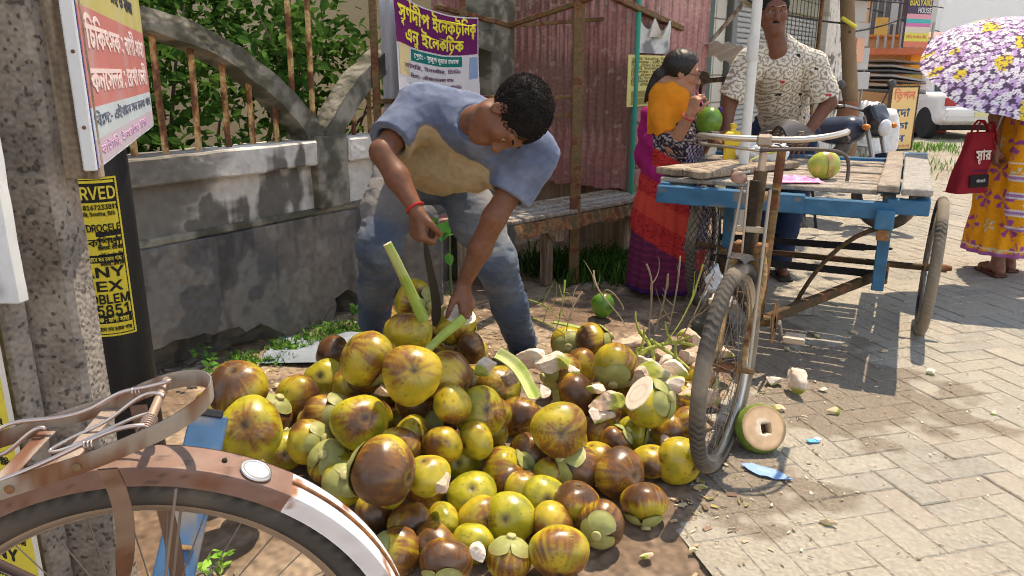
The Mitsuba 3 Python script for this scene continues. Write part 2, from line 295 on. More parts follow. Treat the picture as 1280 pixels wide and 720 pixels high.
# ---- outlines of the Bengali lettering on the signs (font units of 90 per em)
GLYPHS = json.loads('''{"banner_top":[[[301,45,301,56,334,57,332,61,317,61,305,65,301,72,301,82,313,82,313,76,317,72,342,69,347,56,571,56,569,61,553,61,541,65,537,72,537,82,549,82,552,72,571,72,579,69,583,56,596,56,593,65,604,77,616,82,628,82,642,78,660,66,652,59,634,70,618,71,607,63,610,56,754,56,754,45,726,45,744,37,751,27,748,14,731,11,730,22,737,22,738,27,732,32,725,33,725,3,731,2,731,-3,727,-4,727,-26,721,-26,720,-12,711,-21,701,-18,703,-14,709,-16,709,-10,701,-6,699,2,709,4,693,15,682,17,678,26,678,30,711,45,669,45,669,0,656,0,656,17,643,27,634,25,639,18,635,7,629,9,621,20,623,32,630,37,640,38,656,31,656,45,611,45,611,-1,598,-1,598,45,557,45,557,17,559,13,570,15,575,21,574,27,567,27,566,38,585,35,588,21,578,7,570,4,572,-2,545,-22,541,-15,562,1,549,5,545,10,544,45,510,45,525,39,533,32,535,19,529,12,515,11,514,22,521,22,522,27,509,33,509,0,496,0,485,11,466,17,462,26,462,30,496,45,453,45,453,0,440,0,440,26,438,29,431,27,431,20,420,20,416,28,407,29,406,21,413,18,410,7,399,11,392,21,393,32,401,39,412,40,423,35,430,40,440,38,440,45,384,45,375,37,371,19,377,10,388,11,391,2,376,-1,367,2,358,17,359,33,366,45,331,45,344,39,349,31,347,18,339,12,355,3,348,-6,331,4,306,10,308,20,330,19,335,22,336,28,331,33,323,33,320,27,308,26,307,35,313,43],[711,-4,714,-8,721,-6,719,-3],[695,25,709,16,712,16,712,32],[479,25,493,16,496,16,496,32]],[[210,40,219,51,232,57,244,56,257,47,258,63,268,63,271,56,279,56,279,45,271,44,271,0,258,0,258,31,256,35,231,15,224,22,228,32,218,33],[226,42,233,41,237,35,246,43,232,46]],[[67,37,68,48,73,54,87,57,102,49,103,63,110,63,90,88,96,95,119,69,114,63,116,56,161,56,160,59,135,62,132,72,144,81,169,82,190,76,199,67,202,56,210,56,210,45,202,44,202,-1,189,-1,189,45,142,45,143,27,166,41,176,35,173,23,175,1,166,-1,163,-1,161,5,161,25,141,10,129,16,129,45,116,45,116,0,103,0,103,35,97,42,89,46,83,46,80,43,83,35,91,34,90,22,76,25],[150,73,145,68,169,66,174,56,189,56,183,67,172,72]],[[-1,45,-1,56,65,56,65,45,57,44,57,0,48,0,48,-3,43,-4,43,-26,36,-26,31,-20,22,-17,20,-11,36,-4,19,-3,19,2,44,2,44,27,38,28,26,11,11,10,3,20,10,25,19,20,21,23,20,32,13,38,2,40,3,45],[23,44,28,36,35,39,44,37,44,45],[30,-14,35,-18,37,-18,37,-10]]],"banner_low":[[[152,45,152,56,185,57,183,61,168,61,156,65,152,72,152,82,164,82,164,76,168,72,193,69,198,56,393,56,390,65,401,77,413,82,428,82,458,69,463,56,548,56,548,45,520,45,535,39,543,32,545,19,539,12,525,11,524,22,531,22,532,27,519,33,519,0,506,0,495,11,476,17,472,26,472,30,506,45,436,45,436,17,438,13,449,15,454,21,453,27,446,27,445,38,464,35,467,21,457,7,449,4,451,-2,425,-22,420,-15,441,1,428,5,424,10,422,45,408,45,408,-1,395,-1,394,45,361,45,376,39,384,32,386,19,380,12,366,11,365,22,372,22,373,27,360,33,360,0,347,0,336,11,317,17,313,26,313,30,347,45,304,45,304,0,291,0,291,26,289,29,282,27,282,20,271,20,267,28,258,29,257,21,264,18,261,7,250,11,243,21,244,32,252,39,263,40,274,35,281,40,291,38,291,45,235,45,226,37,222,27,225,12,239,11,242,5,241,1,235,-1,220,1,211,10,209,29,217,45,182,45,195,39,200,31,198,18,190,12,206,3,199,-6,182,4,157,10,159,20,181,19,186,22,187,28,182,33,174,33,171,27,159,26,158,35,164,43],[489,25,503,16,506,16,506,32],[404,63,408,56,450,57,446,61,423,63,416,71,410,69],[330,25,344,16,347,16,347,32]],[[71,45,71,56,130,56,130,45,122,44,123,-3,108,-4,108,-10,115,-6,119,-7,121,-12,119,-22,113,-25,101,-24,92,-14,90,-7,96,-5,102,-18,110,-20,115,-15,103,-14,101,-3,89,-3,89,2,109,2,109,17,103,23,95,27,87,25,87,21,92,18,88,7,82,9,74,20,76,32,83,37,93,38,109,31,109,45]],[[3,19,4,34,9,34,17,33,16,21,21,16,44,17,52,14,51,45,42,45,37,38,38,34,44,34,44,24,41,23,26,27,25,42,32,51,45,57,57,56,64,50,65,0,52,0,46,6,15,6,6,12]]],"banner_name":[[[675,45,675,56,778,54,779,63,789,63,793,56,860,56,860,45,852,44,852,0,838,0,826,10,806,15,802,26,817,34,801,40,801,45,792,44,792,0,779,0,779,40,774,45,765,44,765,0,751,0,739,10,721,14,717,24,722,28,715,35,715,45,703,43,693,27,696,12,710,11,713,2,706,-1,694,0,684,7,680,17,681,33,688,45],[822,44,837,35,839,35,839,45],[818,23,836,14,839,14,839,23,830,29],[732,45,729,36,742,37,747,30,734,21,752,14,752,45]],[[432,45,432,56,571,56,574,54,575,63,585,63,589,56,653,56,653,45,644,44,644,0,630,0,617,13,602,17,597,27,597,30,630,45,588,45,588,0,575,0,575,40,571,45,561,44,561,0,548,0,547,11,535,21,526,19,526,15,532,12,529,1,515,9,514,25,525,33,522,38,512,40,512,45,483,45,498,39,506,32,508,19,502,12,488,11,487,22,494,22,495,27,482,33,482,0,469,0,458,11,439,17,435,26,435,30,469,45],[614,25,628,16,631,16,631,32],[533,44,538,38,539,29,548,24,548,45],[452,25,466,16,469,16,469,32]],[[604,3,607,12,614,12,617,8,614,-1,607,-1]],[[468,-16,468,-9,473,-3,490,-2,490,2,503,2,503,-7,515,-13,518,-18,513,-24,501,-16,490,-23,476,-23],[480,-13,487,-15,489,-10,481,-10]],[[341,40,350,51,363,57,375,56,388,47,389,63,399,63,402,56,410,56,410,45,402,44,402,0,389,0,389,31,387,35,362,15,355,22,359,32,349,33],[357,42,364,41,368,35,377,43,363,46]],[[218,45,218,56,341,56,341,45,332,44,332,-5,328,-10,320,-11,320,-14,327,-16,339,-9,354,-17,349,-25,338,-19,328,-25,311,-22,308,-10,310,-6,319,-3,318,2,305,13,290,17,285,30,319,45,277,45,276,0,267,0,267,-3,262,-4,262,-26,255,-26,239,-13,255,-3,238,-3,238,2,263,2,263,27,257,28,245,11,230,10,222,20,229,25,238,20,240,23,239,32,232,38,221,40,222,45],[302,25,316,16,319,16,319,32],[242,44,247,36,254,39,263,37,263,45],[249,-14,254,-18,256,-18,256,-10]],[[292,3,295,12,302,12,305,8,302,-1,295,-1]],[[167,32,191,32,191,21,167,21]],[[139,39,139,46,143,50,150,50,155,45,151,35,143,35]],[[139,3,139,10,143,14,151,14,155,9,154,2,150,-1,143,-1]],[[37,40,46,51,59,57,71,56,85,47,85,63,95,63,98,56,111,54,112,63,122,63,125,56,133,56,133,45,125,44,125,0,112,0,112,41,108,45,98,45,98,0,85,0,86,-3,45,-23,40,-14,81,6,85,2,85,31,80,35,58,15,51,22,55,32,45,33],[53,42,60,41,64,35,73,43,59,46]],[[-1,45,-1,56,37,56,37,45,27,43,17,27,20,12,34,11,36,1,22,-1,8,7,4,17,4,29,12,44]]],"hydro":[[[69,49,69,56,150,56,146,62,149,69,159,79,167,82,187,80,209,66,204,60,185,73,174,75,163,72,155,63,159,56,181,56,189,50,197,56,206,56,214,51,214,62,220,62,223,56,288,56,292,53,293,62,299,62,301,56,311,56,311,49,302,48,301,-1,293,-1,293,41,287,48,277,49,277,0,268,0,259,12,237,21,234,28,234,31,243,36,268,45,268,49,223,49,223,0,214,-1,214,40,210,46,200,49,194,44,197,36,206,34,205,27,196,28,190,33,183,28,174,27,173,34,184,38,183,47,161,49,161,0,152,-1,152,49,116,49,116,45,132,40,138,34,140,22,133,14,122,14,122,21,130,22,131,29,126,35,116,37,116,0,107,0,95,14,76,21,73,28,73,31,107,45,107,49],[245,27,257,22,268,14,268,37],[85,27,96,22,107,13,107,37]],[[241,3,244,11,253,8,250,0]],[[4,19,5,34,13,33,13,20,18,14,47,14,53,11,53,44,51,48,41,48,32,39,34,31,40,32,41,24,30,24,25,27,23,39,30,50,41,56,53,56,61,50,62,0,53,0,45,7,17,6,10,9]]],"tarp":[[[95,40,104,51,117,57,129,56,143,47,143,63,153,63,157,56,234,56,234,45,226,44,226,0,213,0,213,26,211,29,204,27,204,20,193,20,189,28,180,29,179,21,186,18,183,7,172,11,165,21,166,32,172,38,185,40,196,35,203,40,213,38,213,45,156,45,156,0,143,0,143,31,141,35,116,15,109,22,113,32,103,33],[111,42,118,41,122,35,131,43,117,46]],[[-1,45,-1,56,6,57,2,65,13,77,25,82,46,80,69,66,61,59,43,70,27,71,16,63,19,56,95,56,95,45,20,45,20,-1,7,-1,7,44]],[[29,37,42,41,47,25,54,17,71,14,78,18,78,29,69,32,67,24,55,23,54,34,62,42,79,42,91,31,91,15,84,7,72,4,75,-3,36,-23,32,-14,63,3,46,9,35,22]]],"do":[[[-1,45,-1,56,100,54,101,63,111,63,114,56,122,56,122,45,114,44,114,0,101,0,101,40,97,45,55,45,56,27,79,41,89,35,86,23,88,1,79,-1,76,-1,74,5,74,25,52,10,42,16,42,45,30,45,21,37,17,19,23,10,34,11,37,2,22,-1,13,2,4,17,5,33,12,45]]],"ka":[[[-1,45,-1,56,83,54,84,63,94,63,97,56,105,56,105,45,97,44,97,0,84,0,84,40,80,45,50,45,65,39,73,32,75,19,69,12,55,11,54,22,61,22,62,27,49,33,49,0,36,0,25,11,6,17,2,26,2,30,36,45],[19,25,33,16,36,16,36,32]]],"na":[[[-1,45,-1,56,58,56,58,45,50,44,50,0,37,0,37,17,24,27,15,25,20,18,16,7,10,9,2,20,4,32,11,37,21,38,37,31,37,45]]],"sign_a":[[[572,45,572,56,610,56,609,59,588,60,581,66,581,72,586,78,598,82,618,82,635,78,646,70,652,56,750,56,750,45,721,44,726,41,738,41,744,32,740,21,743,1,733,-1,729,1,727,11,728,31,715,34,706,43,699,40,695,33,701,31,708,34,720,30,721,17,714,6,702,2,687,3,670,14,659,37,668,41,672,40,678,23,686,15,702,13,708,16,709,23,693,20,683,26,682,36,688,45,652,45,651,-1,638,-1,638,45,622,45,622,0,608,0,598,11,579,17,574,29,609,45],[599,73,594,68,618,66,623,56,638,56,632,67,621,72],[592,25,607,15,609,15,609,32]],[[491,16,480,43,491,46,500,24,506,17,516,13,526,13,531,16,532,22,530,25,525,23,521,33,530,38,531,44,523,46,515,42,515,26,503,31,501,42,515,55,535,56,544,47,544,39,540,31,545,23,545,15,541,8,532,3,517,2,505,5]],[[298,40,307,52,318,57,329,56,340,49,340,63,350,63,353,56,366,54,367,63,377,63,381,56,455,56,454,45,407,44,412,41,434,42,442,39,448,32,449,21,439,8,452,6,453,1,449,-5,422,2,401,3,401,14,427,14,434,18,436,27,432,31,430,26,420,18,401,17,393,26,393,45,381,45,380,0,367,0,367,41,363,45,354,45,353,0,340,0,340,35,335,41,325,46,315,45,326,42,331,36,329,24,317,14,314,14,308,24,317,28,319,34,307,33],[405,29,414,27,419,31,406,35]],[[247,3,247,11,251,14,259,14,263,9,262,2,258,-1,251,-1]],[[249,22,247,64,263,64,261,22]],[[-1,45,-1,56,212,56,212,45,204,44,204,0,191,0,191,26,189,29,182,27,182,20,171,20,167,28,158,29,157,21,164,18,161,7,150,11,143,21,144,32,150,38,163,40,174,35,181,40,191,38,190,45,114,45,129,39,137,32,139,19,133,12,119,11,118,22,125,22,126,27,113,33,113,0,100,0,89,11,70,17,66,26,66,30,100,45,57,45,57,0,44,0,43,28,38,28,26,11,11,10,3,20,10,25,19,20,21,23,20,32,13,38,2,40,3,45],[83,25,97,16,100,16,100,32],[23,44,28,36,35,39,44,37,44,45]]],"sign_b":[[[653,45,653,56,724,54,725,63,735,63,739,56,803,54,804,63,814,63,817,56,825,56,825,45,817,44,817,0,804,0,803,43,774,45,786,40,791,34,791,20,782,12,798,3,792,-6,771,5,749,10,751,20,772,19,779,25,774,33,765,33,764,27,751,26,751,36,756,42,754,45,738,45,738,0,725,0,725,41,721,45,711,45,711,0,698,0,697,28,692,28,680,11,665,10,657,20,664,25,673,20,675,23,674,32,667,38,656,40,657,45],[677,44,682,36,689,39,698,37,698,45]],[[546,37,548,50,556,56,571,56,582,49,582,59,560,60,554,64,554,74,565,81,590,82,607,78,618,70,623,56,631,56,631,45,623,44,623,-1,610,-1,610,45,595,45,595,0,582,0,582,35,576,42,568,46,562,46,559,43,562,35,570,34,569,22,555,25],[571,73,566,68,590,66,595,56,610,56,604,67,593,72]],[[458,45,458,56,522,54,523,63,533,63,536,56,544,56,544,45,536,44,536,0,523,0,523,40,521,44,508,45,508,0,494,0,484,11,465,17,460,29,495,45],[478,25,493,15,495,15,495,32]],[[412,10,416,14,424,14,428,4,423,-1,416,-1,412,3]],[[412,46,416,50,423,50,427,47,428,40,424,35,416,35,412,39]],[[239,45,239,56,382,56,382,45,354,45,369,39,377,32,379,19,373,12,359,11,358,22,365,22,366,27,353,33,353,0,340,0,329,11,310,17,306,26,306,30,340,45,297,45,297,0,284,0,283,28,278,28,266,11,251,10,243,20,250,25,259,20,261,23,260,32,253,38,242,40,243,45],[323,25,337,16,340,16,340,32],[263,44,268,36,275,39,284,37,284,45]],[[190,33,191,45,198,53,210,57,228,54,234,46,232,34,222,29,208,28,235,16,241,9,242,1,230,-1,223,9,198,21],[203,40,207,31,209,40,220,40,221,44,218,46,207,45]],[[-1,45,-1,56,6,57,2,65,13,77,25,82,46,80,69,66,61,59,43,70,27,71,16,63,20,56,88,56,84,65,95,77,107,82,119,82,133,78,151,66,143,59,125,70,109,71,98,63,101,56,188,56,188,45,160,45,175,39,183,32,185,19,179,12,165,11,164,22,171,22,172,27,159,33,159,0,146,0,135,11,116,17,112,26,112,30,146,45,102,45,102,-1,89,-1,89,45,49,45,54,39,75,36,79,30,79,22,69,7,61,3,48,2,36,10,35,45,21,45,20,-1,7,-1,7,44],[129,25,143,16,146,16,146,32],[48,17,50,13,57,13,64,18,66,26,48,31]]],"sign_c":[[[651,45,651,56,783,56,782,59,761,60,754,66,754,72,759,78,771,82,791,82,808,78,819,70,824,56,832,56,832,45,824,44,824,-1,811,-1,811,45,795,45,795,0,781,0,771,11,752,17,747,28,782,45,707,45,708,27,731,41,741,35,738,23,740,1,731,-1,728,-1,726,5,726,25,704,10,694,16,694,45,682,45,673,37,669,19,675,10,686,11,689,2,674,-1,665,2,656,17,657,33,664,45],[772,73,767,68,791,66,796,56,811,56,805,67,794,72],[765,25,780,15,782,15,782,32]],[[536,46,538,57,549,55,551,48,570,57,576,46,576,38,573,31,565,24,579,15,580,63,590,63,593,56,607,54,608,63,618,63,621,56,629,56,629,45,621,44,621,0,608,0,608,40,606,44,593,45,593,0,580,0,566,13,547,20,545,29,560,34,563,41,546,37]],[[438,45,438,56,533,56,533,45,524,44,524,0,510,0,497,13,482,17,477,27,477,30,511,45,470,45,466,43,457,31,456,19,462,10,473,11,476,2,461,-1,452,2,443,17,444,33,451,45],[494,25,508,16,511,16,511,32]],[[484,3,487,12,494,12,497,8,494,-1,487,-1]],[[392,46,396,50,403,50,407,47,408,40,404,35,396,35,392,39]],[[392,3,392,10,396,14,404,14,408,9,407,2,403,-1,396,-1]],[[-1,45,-1,56,362,56,362,45,353,44,353,0,339,0,326,13,311,17,306,27,306,30,339,45,297,45,297,0,284,0,284,26,282,29,275,27,275,20,264,20,260,28,251,29,250,21,257,18,254,7,243,11,236,21,237,32,243,38,256,40,267,35,274,40,284,38,284,45,227,45,227,0,214,0,212,28,207,27,196,11,191,9,179,11,173,20,180,25,189,20,191,23,190,32,183,38,172,40,173,45,164,45,155,37,151,19,157,10,168,11,171,2,156,-1,147,2,138,17,139,33,146,45,127,45,127,0,114,0,114,17,101,27,92,25,97,18,93,7,87,9,79,20,81,32,88,37,98,38,114,31,114,45,50,45,65,39,73,32,75,19,69,12,55,11,54,22,61,22,62,27,49,33,49,0,36,0,25,11,6,17,2,26,2,30,36,45],[323,25,337,16,340,16,340,32],[193,44,198,36,205,39,214,37,214,45],[19,25,33,16,36,16,36,32]],[[313,3,316,12,323,12,326,8,323,-1,316,-1]]],"sign_d":[[[925,40,934,52,942,56,953,56,967,47,967,62,973,62,975,56,987,56,991,53,992,62,998,62,1001,56,1074,56,1074,49,1026,48,1033,43,1056,42,1065,35,1066,20,1054,9,1069,4,1072,0,1067,-4,1053,2,1023,7,1024,15,1045,14,1053,17,1058,29,1052,35,1050,28,1044,22,1024,19,1017,27,1017,49,1001,49,1000,-1,992,-1,992,41,989,47,976,49,975,-1,967,-1,967,35,956,47,946,49,939,46,952,42,956,35,954,25,942,15,935,22,945,27,947,35,939,37,933,34],[1027,28,1037,27,1042,35,1026,39]],[[714,49,714,56,900,56,900,49,891,48,891,0,882,0,882,11,873,21,865,24,857,19,858,14,865,11,863,3,851,9,848,16,849,24,862,33,857,41,846,43,846,49,815,49,815,45,831,40,837,34,839,22,832,14,821,14,821,21,829,22,830,30,823,36,815,37,815,0,806,0,794,14,775,21,772,28,772,31,806,45,806,49,761,49,761,0,752,0,743,12,721,21,718,28,718,31,727,36,752,45,752,49],[860,48,868,42,871,30,882,23,882,49],[784,27,795,22,806,13,806,37],[729,27,741,22,752,14,752,37]],[[725,8,734,11,737,8,736,1,726,1]],[[574,49,574,56,692,56,692,49,683,48,683,0,674,0,662,14,643,21,640,28,640,31,674,45,674,49,629,49,629,0,620,0,620,29,616,33,611,32,598,12,588,11,578,22,585,25,590,18,596,20,598,24,596,36,591,41,578,43,579,49],[674,37,651,26,674,14],[592,48,601,42,603,35,609,40,620,38,620,49]],[[379,46,381,56,389,54,388,49,391,46,409,56,416,46,416,38,403,23,421,11,422,62,428,62,430,56,442,56,446,53,447,62,453,62,456,56,552,56,552,49,543,48,543,0,534,0,534,19,521,30,515,31,509,28,509,21,516,17,512,9,503,15,500,21,502,33,510,38,523,37,534,30,534,49,498,49,488,46,482,40,477,29,477,17,483,8,496,9,498,2,494,0,476,3,469,13,469,33,479,49,456,49,455,-1,447,-1,447,41,444,47,431,49,430,-1,422,-1,409,13,389,21,387,29,403,33,407,38,407,45,396,39,386,39]],[[325,49,325,56,358,57,354,63,336,63,328,67,325,82,333,82,336,71,360,69,365,64,366,56,376,56,376,49,347,48,349,45,364,41,369,33,367,20,356,12,376,1,372,-5,349,8,330,13,331,20,357,21,360,31,355,37,347,38,341,35,341,30,333,29,332,37,339,46]],[[260,19,261,34,269,33,269,20,274,14,303,14,309,11,309,44,307,48,297,48,288,39,290,31,296,32,297,24,286,24,281,27,279,39,285,49,294,55,312,55,318,46,318,0,309,0,301,7,273,6,266,9]],[[205,30,228,31,228,23,206,22]],[[181,42,186,50,194,46,191,37,184,37]],[[181,4,185,12,190,12,194,8,191,-1,184,-1]],[[118,49,118,56,175,56,175,49,135,48,136,28,161,43,168,38,164,24,167,1,158,0,155,14,157,32,134,15,126,18,126,49]],[[86,40,87,50,95,56,107,54,112,47,111,37,103,31,91,33],[94,41,102,38,105,46,96,49,93,46]],[[86,9,87,19,95,25,106,24,112,16,111,6,103,0,91,2],[94,10,102,7,105,15,96,18,93,15]],[[-1,49,-1,56,6,57,2,62,3,66,17,80,35,82,56,73,65,66,61,60,41,73,30,75,19,72,11,62,16,56,80,56,80,49,71,48,71,0,62,0,50,14,31,21,28,28,28,31,62,45,62,49,18,49,17,0,8,-1,8,48],[62,37,39,26,62,14]]],"bag":[[[-1,45,-1,56,70,54,71,63,81,63,85,56,149,56,149,45,140,44,140,0,126,0,113,13,98,17,93,27,93,30,127,45,84,45,84,0,71,0,71,41,67,45,57,45,57,0,29,-4,29,-17,31,-20,38,-15,33,-7,41,-7,44,-10,43,-19,35,-25,24,-22,23,-3,19,-3,19,2,35,4,11,10,4,16,3,20,10,25,19,20,21,27,17,36,2,40,3,45],[110,25,124,16,127,16,127,32],[23,44,28,36,35,39,44,37,44,45],[27,12,40,9,44,2,44,27,38,28]],[[100,3,103,12,110,12,113,8,110,-1,103,-1]]],"line":[[[658,49,658,56,665,57,661,62,664,69,674,79,682,82,699,81,710,76,725,66,728,56,742,56,738,64,751,79,771,82,787,76,801,65,796,60,777,73,760,74,747,63,751,56,828,56,828,49,753,49,752,-1,744,-1,744,49,701,49,701,14,703,10,714,11,722,20,723,29,719,32,713,31,713,39,725,39,732,30,731,20,726,11,711,2,701,2,693,9,692,49,676,49,676,0,667,-1,667,48],[671,61,675,56,719,57,715,63,692,64,683,74,672,66],[694,73,699,70,702,71,697,74]],[[763,40,771,43,782,18,791,12,801,11,812,17,812,32,801,25,788,26,783,33,784,41,785,43,793,41,792,34,798,32,808,41,816,42,822,29,821,16,810,5,788,5,773,17]],[[614,-11,618,11,629,11,622,-10]],[[283,49,283,56,316,57,312,63,294,63,286,67,283,82,291,82,294,71,320,68,325,56,457,56,461,53,462,62,468,62,471,56,514,56,510,63,490,63,482,67,479,82,487,82,487,75,491,71,518,68,523,56,534,56,538,53,539,62,545,62,548,56,611,56,611,49,602,48,602,0,593,0,584,12,562,21,559,28,559,31,568,36,593,45,592,49,548,49,547,-1,539,-1,539,41,533,48,496,49,496,14,498,10,509,11,517,20,518,29,514,32,508,31,508,39,522,38,526,33,527,24,518,8,506,2,496,2,487,12,487,49,471,49,471,0,462,-1,462,41,457,48,380,49,380,0,371,0,371,19,362,28,352,31,346,28,346,21,353,17,349,9,340,15,337,21,339,33,347,38,357,38,371,30,371,49,305,49,307,45,322,41,327,33,325,20,314,12,334,1,327,-5,307,8,288,13,289,20,315,21,318,31,313,37,305,38,299,35,299,30,291,29,290,37,297,46],[570,27,582,22,593,14,593,37]],[[566,8,575,11,578,8,577,1,567,1]],[[390,40,398,43,409,18,418,12,428,11,439,17,439,32,428,25,415,26,410,33,411,41,412,43,420,41,419,34,425,32,435,41,443,42,449,29,448,16,437,5,415,5,400,17]],[[239,-11,243,11,254,11,247,-10]],[[-1,49,-1,56,57,56,61,53,62,62,68,62,71,56,114,56,110,63,90,63,82,67,79,82,87,82,87,75,91,71,116,69,121,64,122,56,134,56,138,53,139,62,145,62,147,56,162,56,158,62,161,69,171,79,179,82,199,80,221,65,216,60,197,73,180,74,167,63,171,56,236,56,236,49,227,48,227,0,218,0,209,12,187,21,184,28,184,31,193,36,218,45,217,49,173,49,172,-1,164,-1,164,49,148,49,148,0,139,-1,139,41,136,47,96,49,96,14,98,10,109,11,117,20,118,29,114,32,108,31,108,39,122,38,126,33,127,24,118,8,106,2,96,2,87,12,87,49,71,49,71,0,62,-1,62,41,59,47,46,49,46,0,37,0,25,14,6,21,3,28,3,31,37,45,37,49],[195,27,207,22,218,14,218,37],[37,37,14,26,37,14]],[[191,8,200,11,203,8,202,1,192,1]]]}''')
# ================================================================ ground, road, wall, shed: the large structure
def dirt_col(p, n, uv):
    a = fbm(p.x * 3, p.y * 3, 1.5, 4); b = noise(p.x * 60, p.y * 60, 3.0); c = fbm(p.x * 18 + 9, p.y * 18, 0.3, 3)
    col = mix([0.155, 0.108, 0.075], [0.30, 0.23, 0.165], smoothstep(0.35, 0.65, a))
    col = mix(col, [0.12, 0.085, 0.06], smoothstep(0.55, 0.72, c) * 0.7)
    return col * (0.75 + 0.5 * b)
scene['dirt'] = rough(dirt_col, lambda p, n, uv: noise(p.x * 45, p.y * 45, p.z * 45), 0.012, 0.95, 0.1)
def dust_on(p, col):
    """Drifted sand and trodden fibre lying over the paving."""
    a = fbm(p.x * 2.2 + 4, p.y * 2.2, 0.7, 3)
    col = mix(col, mi.Color3f(0.325, 0.297, 0.243) * (0.85 + 0.3 * noise(p.x * 120, p.y * 120)), smoothstep(0.33, 0.56, a) * 0.8)
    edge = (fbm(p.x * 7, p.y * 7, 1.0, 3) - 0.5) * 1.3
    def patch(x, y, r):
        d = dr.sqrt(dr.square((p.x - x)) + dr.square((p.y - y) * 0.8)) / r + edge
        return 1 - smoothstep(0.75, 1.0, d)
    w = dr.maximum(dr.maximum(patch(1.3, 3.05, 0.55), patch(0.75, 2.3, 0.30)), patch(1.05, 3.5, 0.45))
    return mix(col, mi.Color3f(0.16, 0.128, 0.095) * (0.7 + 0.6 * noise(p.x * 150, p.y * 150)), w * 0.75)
def paver_col(p, n, uv):
    t = uv.x; g = noise(p.x * 90, p.y * 90, 1.0); a = fbm(p.x * 9, p.y * 9, 2.0, 3)
    col = mix([0.265, 0.25, 0.215], [0.325, 0.302, 0.255], t) * (0.78 + 0.28 * g + 0.18 * a)
    col = mix(col, mi.Color3f(0.33, 0.23, 0.16), smoothstep(0.8, 0.95, uv.y) * 0.15)
    return dust_on(p, col)
scene['paver'] = rough(paver_col, lambda p, n, uv: noise(p.x * 110, p.y * 110, p.z * 110), 0.005, 0.9, 0.2)
def sand_col(p, n, uv):
    col = mix([0.20, 0.17, 0.13], [0.33, 0.295, 0.235], fbm(p.x * 6, p.y * 6, 0.0, 4)) * (0.7 + 0.6 * noise(p.x * 200, p.y * 200))
    return dust_on(p, col)
scene['road_sand'] = rough(sand_col, lambda p, n, uv: noise(p.x * 110, p.y * 110, 0.0), 0.005, 0.95, 0.1)

def g_height(x, y):
    """The bare earth: rough by the wall and under the pile, level elsewhere."""
    q = np.stack([x, y, x * 0], -1); s = (x - W0[0]) * WU[0] + (y - W0[1]) * WU[1]; n = (x - W0[0]) * WN[0] + (y - W0[1]) * WN[1]
    side = 1 / (1 + np.exp((n - 1.25) * 9)); h = -0.022 + side * (0.035 * (meshkit.fbm(q * 2.3, 4, 3) - 0.3) + 0.03 * (meshkit.fbm(q * 9, 3, 8) - 0.5))
    h = h + 0.05 * np.exp(-(n / 0.25) ** 2) * side
    h = h + 0.035 * np.exp(-(((x + .6) / .7) ** 2 + ((y - .95) / .4) ** 2))
    return h
def grid_ground(x0, x1, y0, y1, st):
    x, y = np.meshgrid(np.arange(x0, x1 + st / 2, st), np.arange(y0, y1 + st / 2, st), indexing='ij'); n, m = x.shape
    idx = np.arange(n * m).reshape(n, m)
    return quads(np.stack([x, y, g_height(x, y)], -1).reshape(-1, 3), np.stack([idx[:-1, :-1], idx[1:, :-1], idx[1:, 1:], idx[:-1, 1:]], -1).reshape(-1, 4))
near = grid_ground(-4, 3, 0, 7, 0.03)
R_ = 400.0
far = quads([[-R_, -R_, -.03], [R_, -R_, -.03], [R_, R_, -.03], [-R_, R_, -.03], [-3.98, .02, -.03], [2.98, .02, -.03], [2.98, 6.98, -.03], [-3.98, 6.98, -.03]],
            [[0, 1, 5, 4], [1, 2, 6, 5], [2, 3, 7, 6], [3, 0, 4, 7]])
ground_like('ground', cat([near, far]), 'dirt', smooth=True, uv=(0.5, 0.5))

# the road: sand bed with herringbone concrete pavers
EDGE = [(0.95, -0.5), (0.66, 1.1), (0.52, 1.73), (0.44, 2.03), (0.80, 2.75), (1.02, 3.25), (1.30, 4.6), (1.75, 5.8), (3.4, 8.6), (7.0, 14.0), (60, 95)]
def road_edge(y): return np.interp(y, [p[1] for p in EDGE], [p[0] for p in EDGE])
yy = np.r_[np.arange(-0.5, 9, 0.12), np.linspace(9, 95, 30)]
rv = np.concatenate([np.stack([road_edge(yy) + 0.01, yy, yy * 0 - 0.0032], 1), np.stack([road_edge(yy) + 9 + np.maximum(yy - 4, 0) * 0.35, yy, yy * 0 - 0.0032], 1)])
k = len(yy); i = np.arange(k - 1)
ground_like('road', quads(rv, np.stack([i, i + k, i + k + 1, i + 1], 1)), 'road_sand', uv=(0.5, 0.5))
PW, PAZ = 0.108, math.radians(-14.5)
pu, pv = V(math.cos(PAZ), -math.sin(PAZ) * -1, 0), None
pu = V(math.sin(math.radians(75.5)), math.cos(math.radians(75.5)), 0); pv = V(-pu[1], pu[0], 0)
def paver(c, lx, ly):
    hx, hy, r = lx / 2 - 0.0018, ly / 2 - 0.0018, 0.004
    z = rng.normal(0, 0.0015); tl = rng.normal(0, 0.006, 2); w = rng.normal(0, 0.0012, 8)
    sg = [(-1, -1), (1, -1), (1, 1), (-1, 1)]; v = []
    for lvl, (ins, dz) in enumerate(((0, -0.03), (0, -0.004), (r, 0.0))):
        for q, (a, b) in enumerate(sg):
            x, y = a * (hx - ins) + w[q], b * (hy - ins) + w[q + 4]
            v.append(c + pu * x + pv * y + UP * (dz + z + (tl[0] * x + tl[1] * y if lvl else 0)))
    f = [[8, 9, 10, 11]] + [[o + q, o + (q + 1) % 4, o + 4 + (q + 1) % 4, o + 4 + q] for o in (0, 4) for q in range(4)]
    return quads(v, f)
slots = []
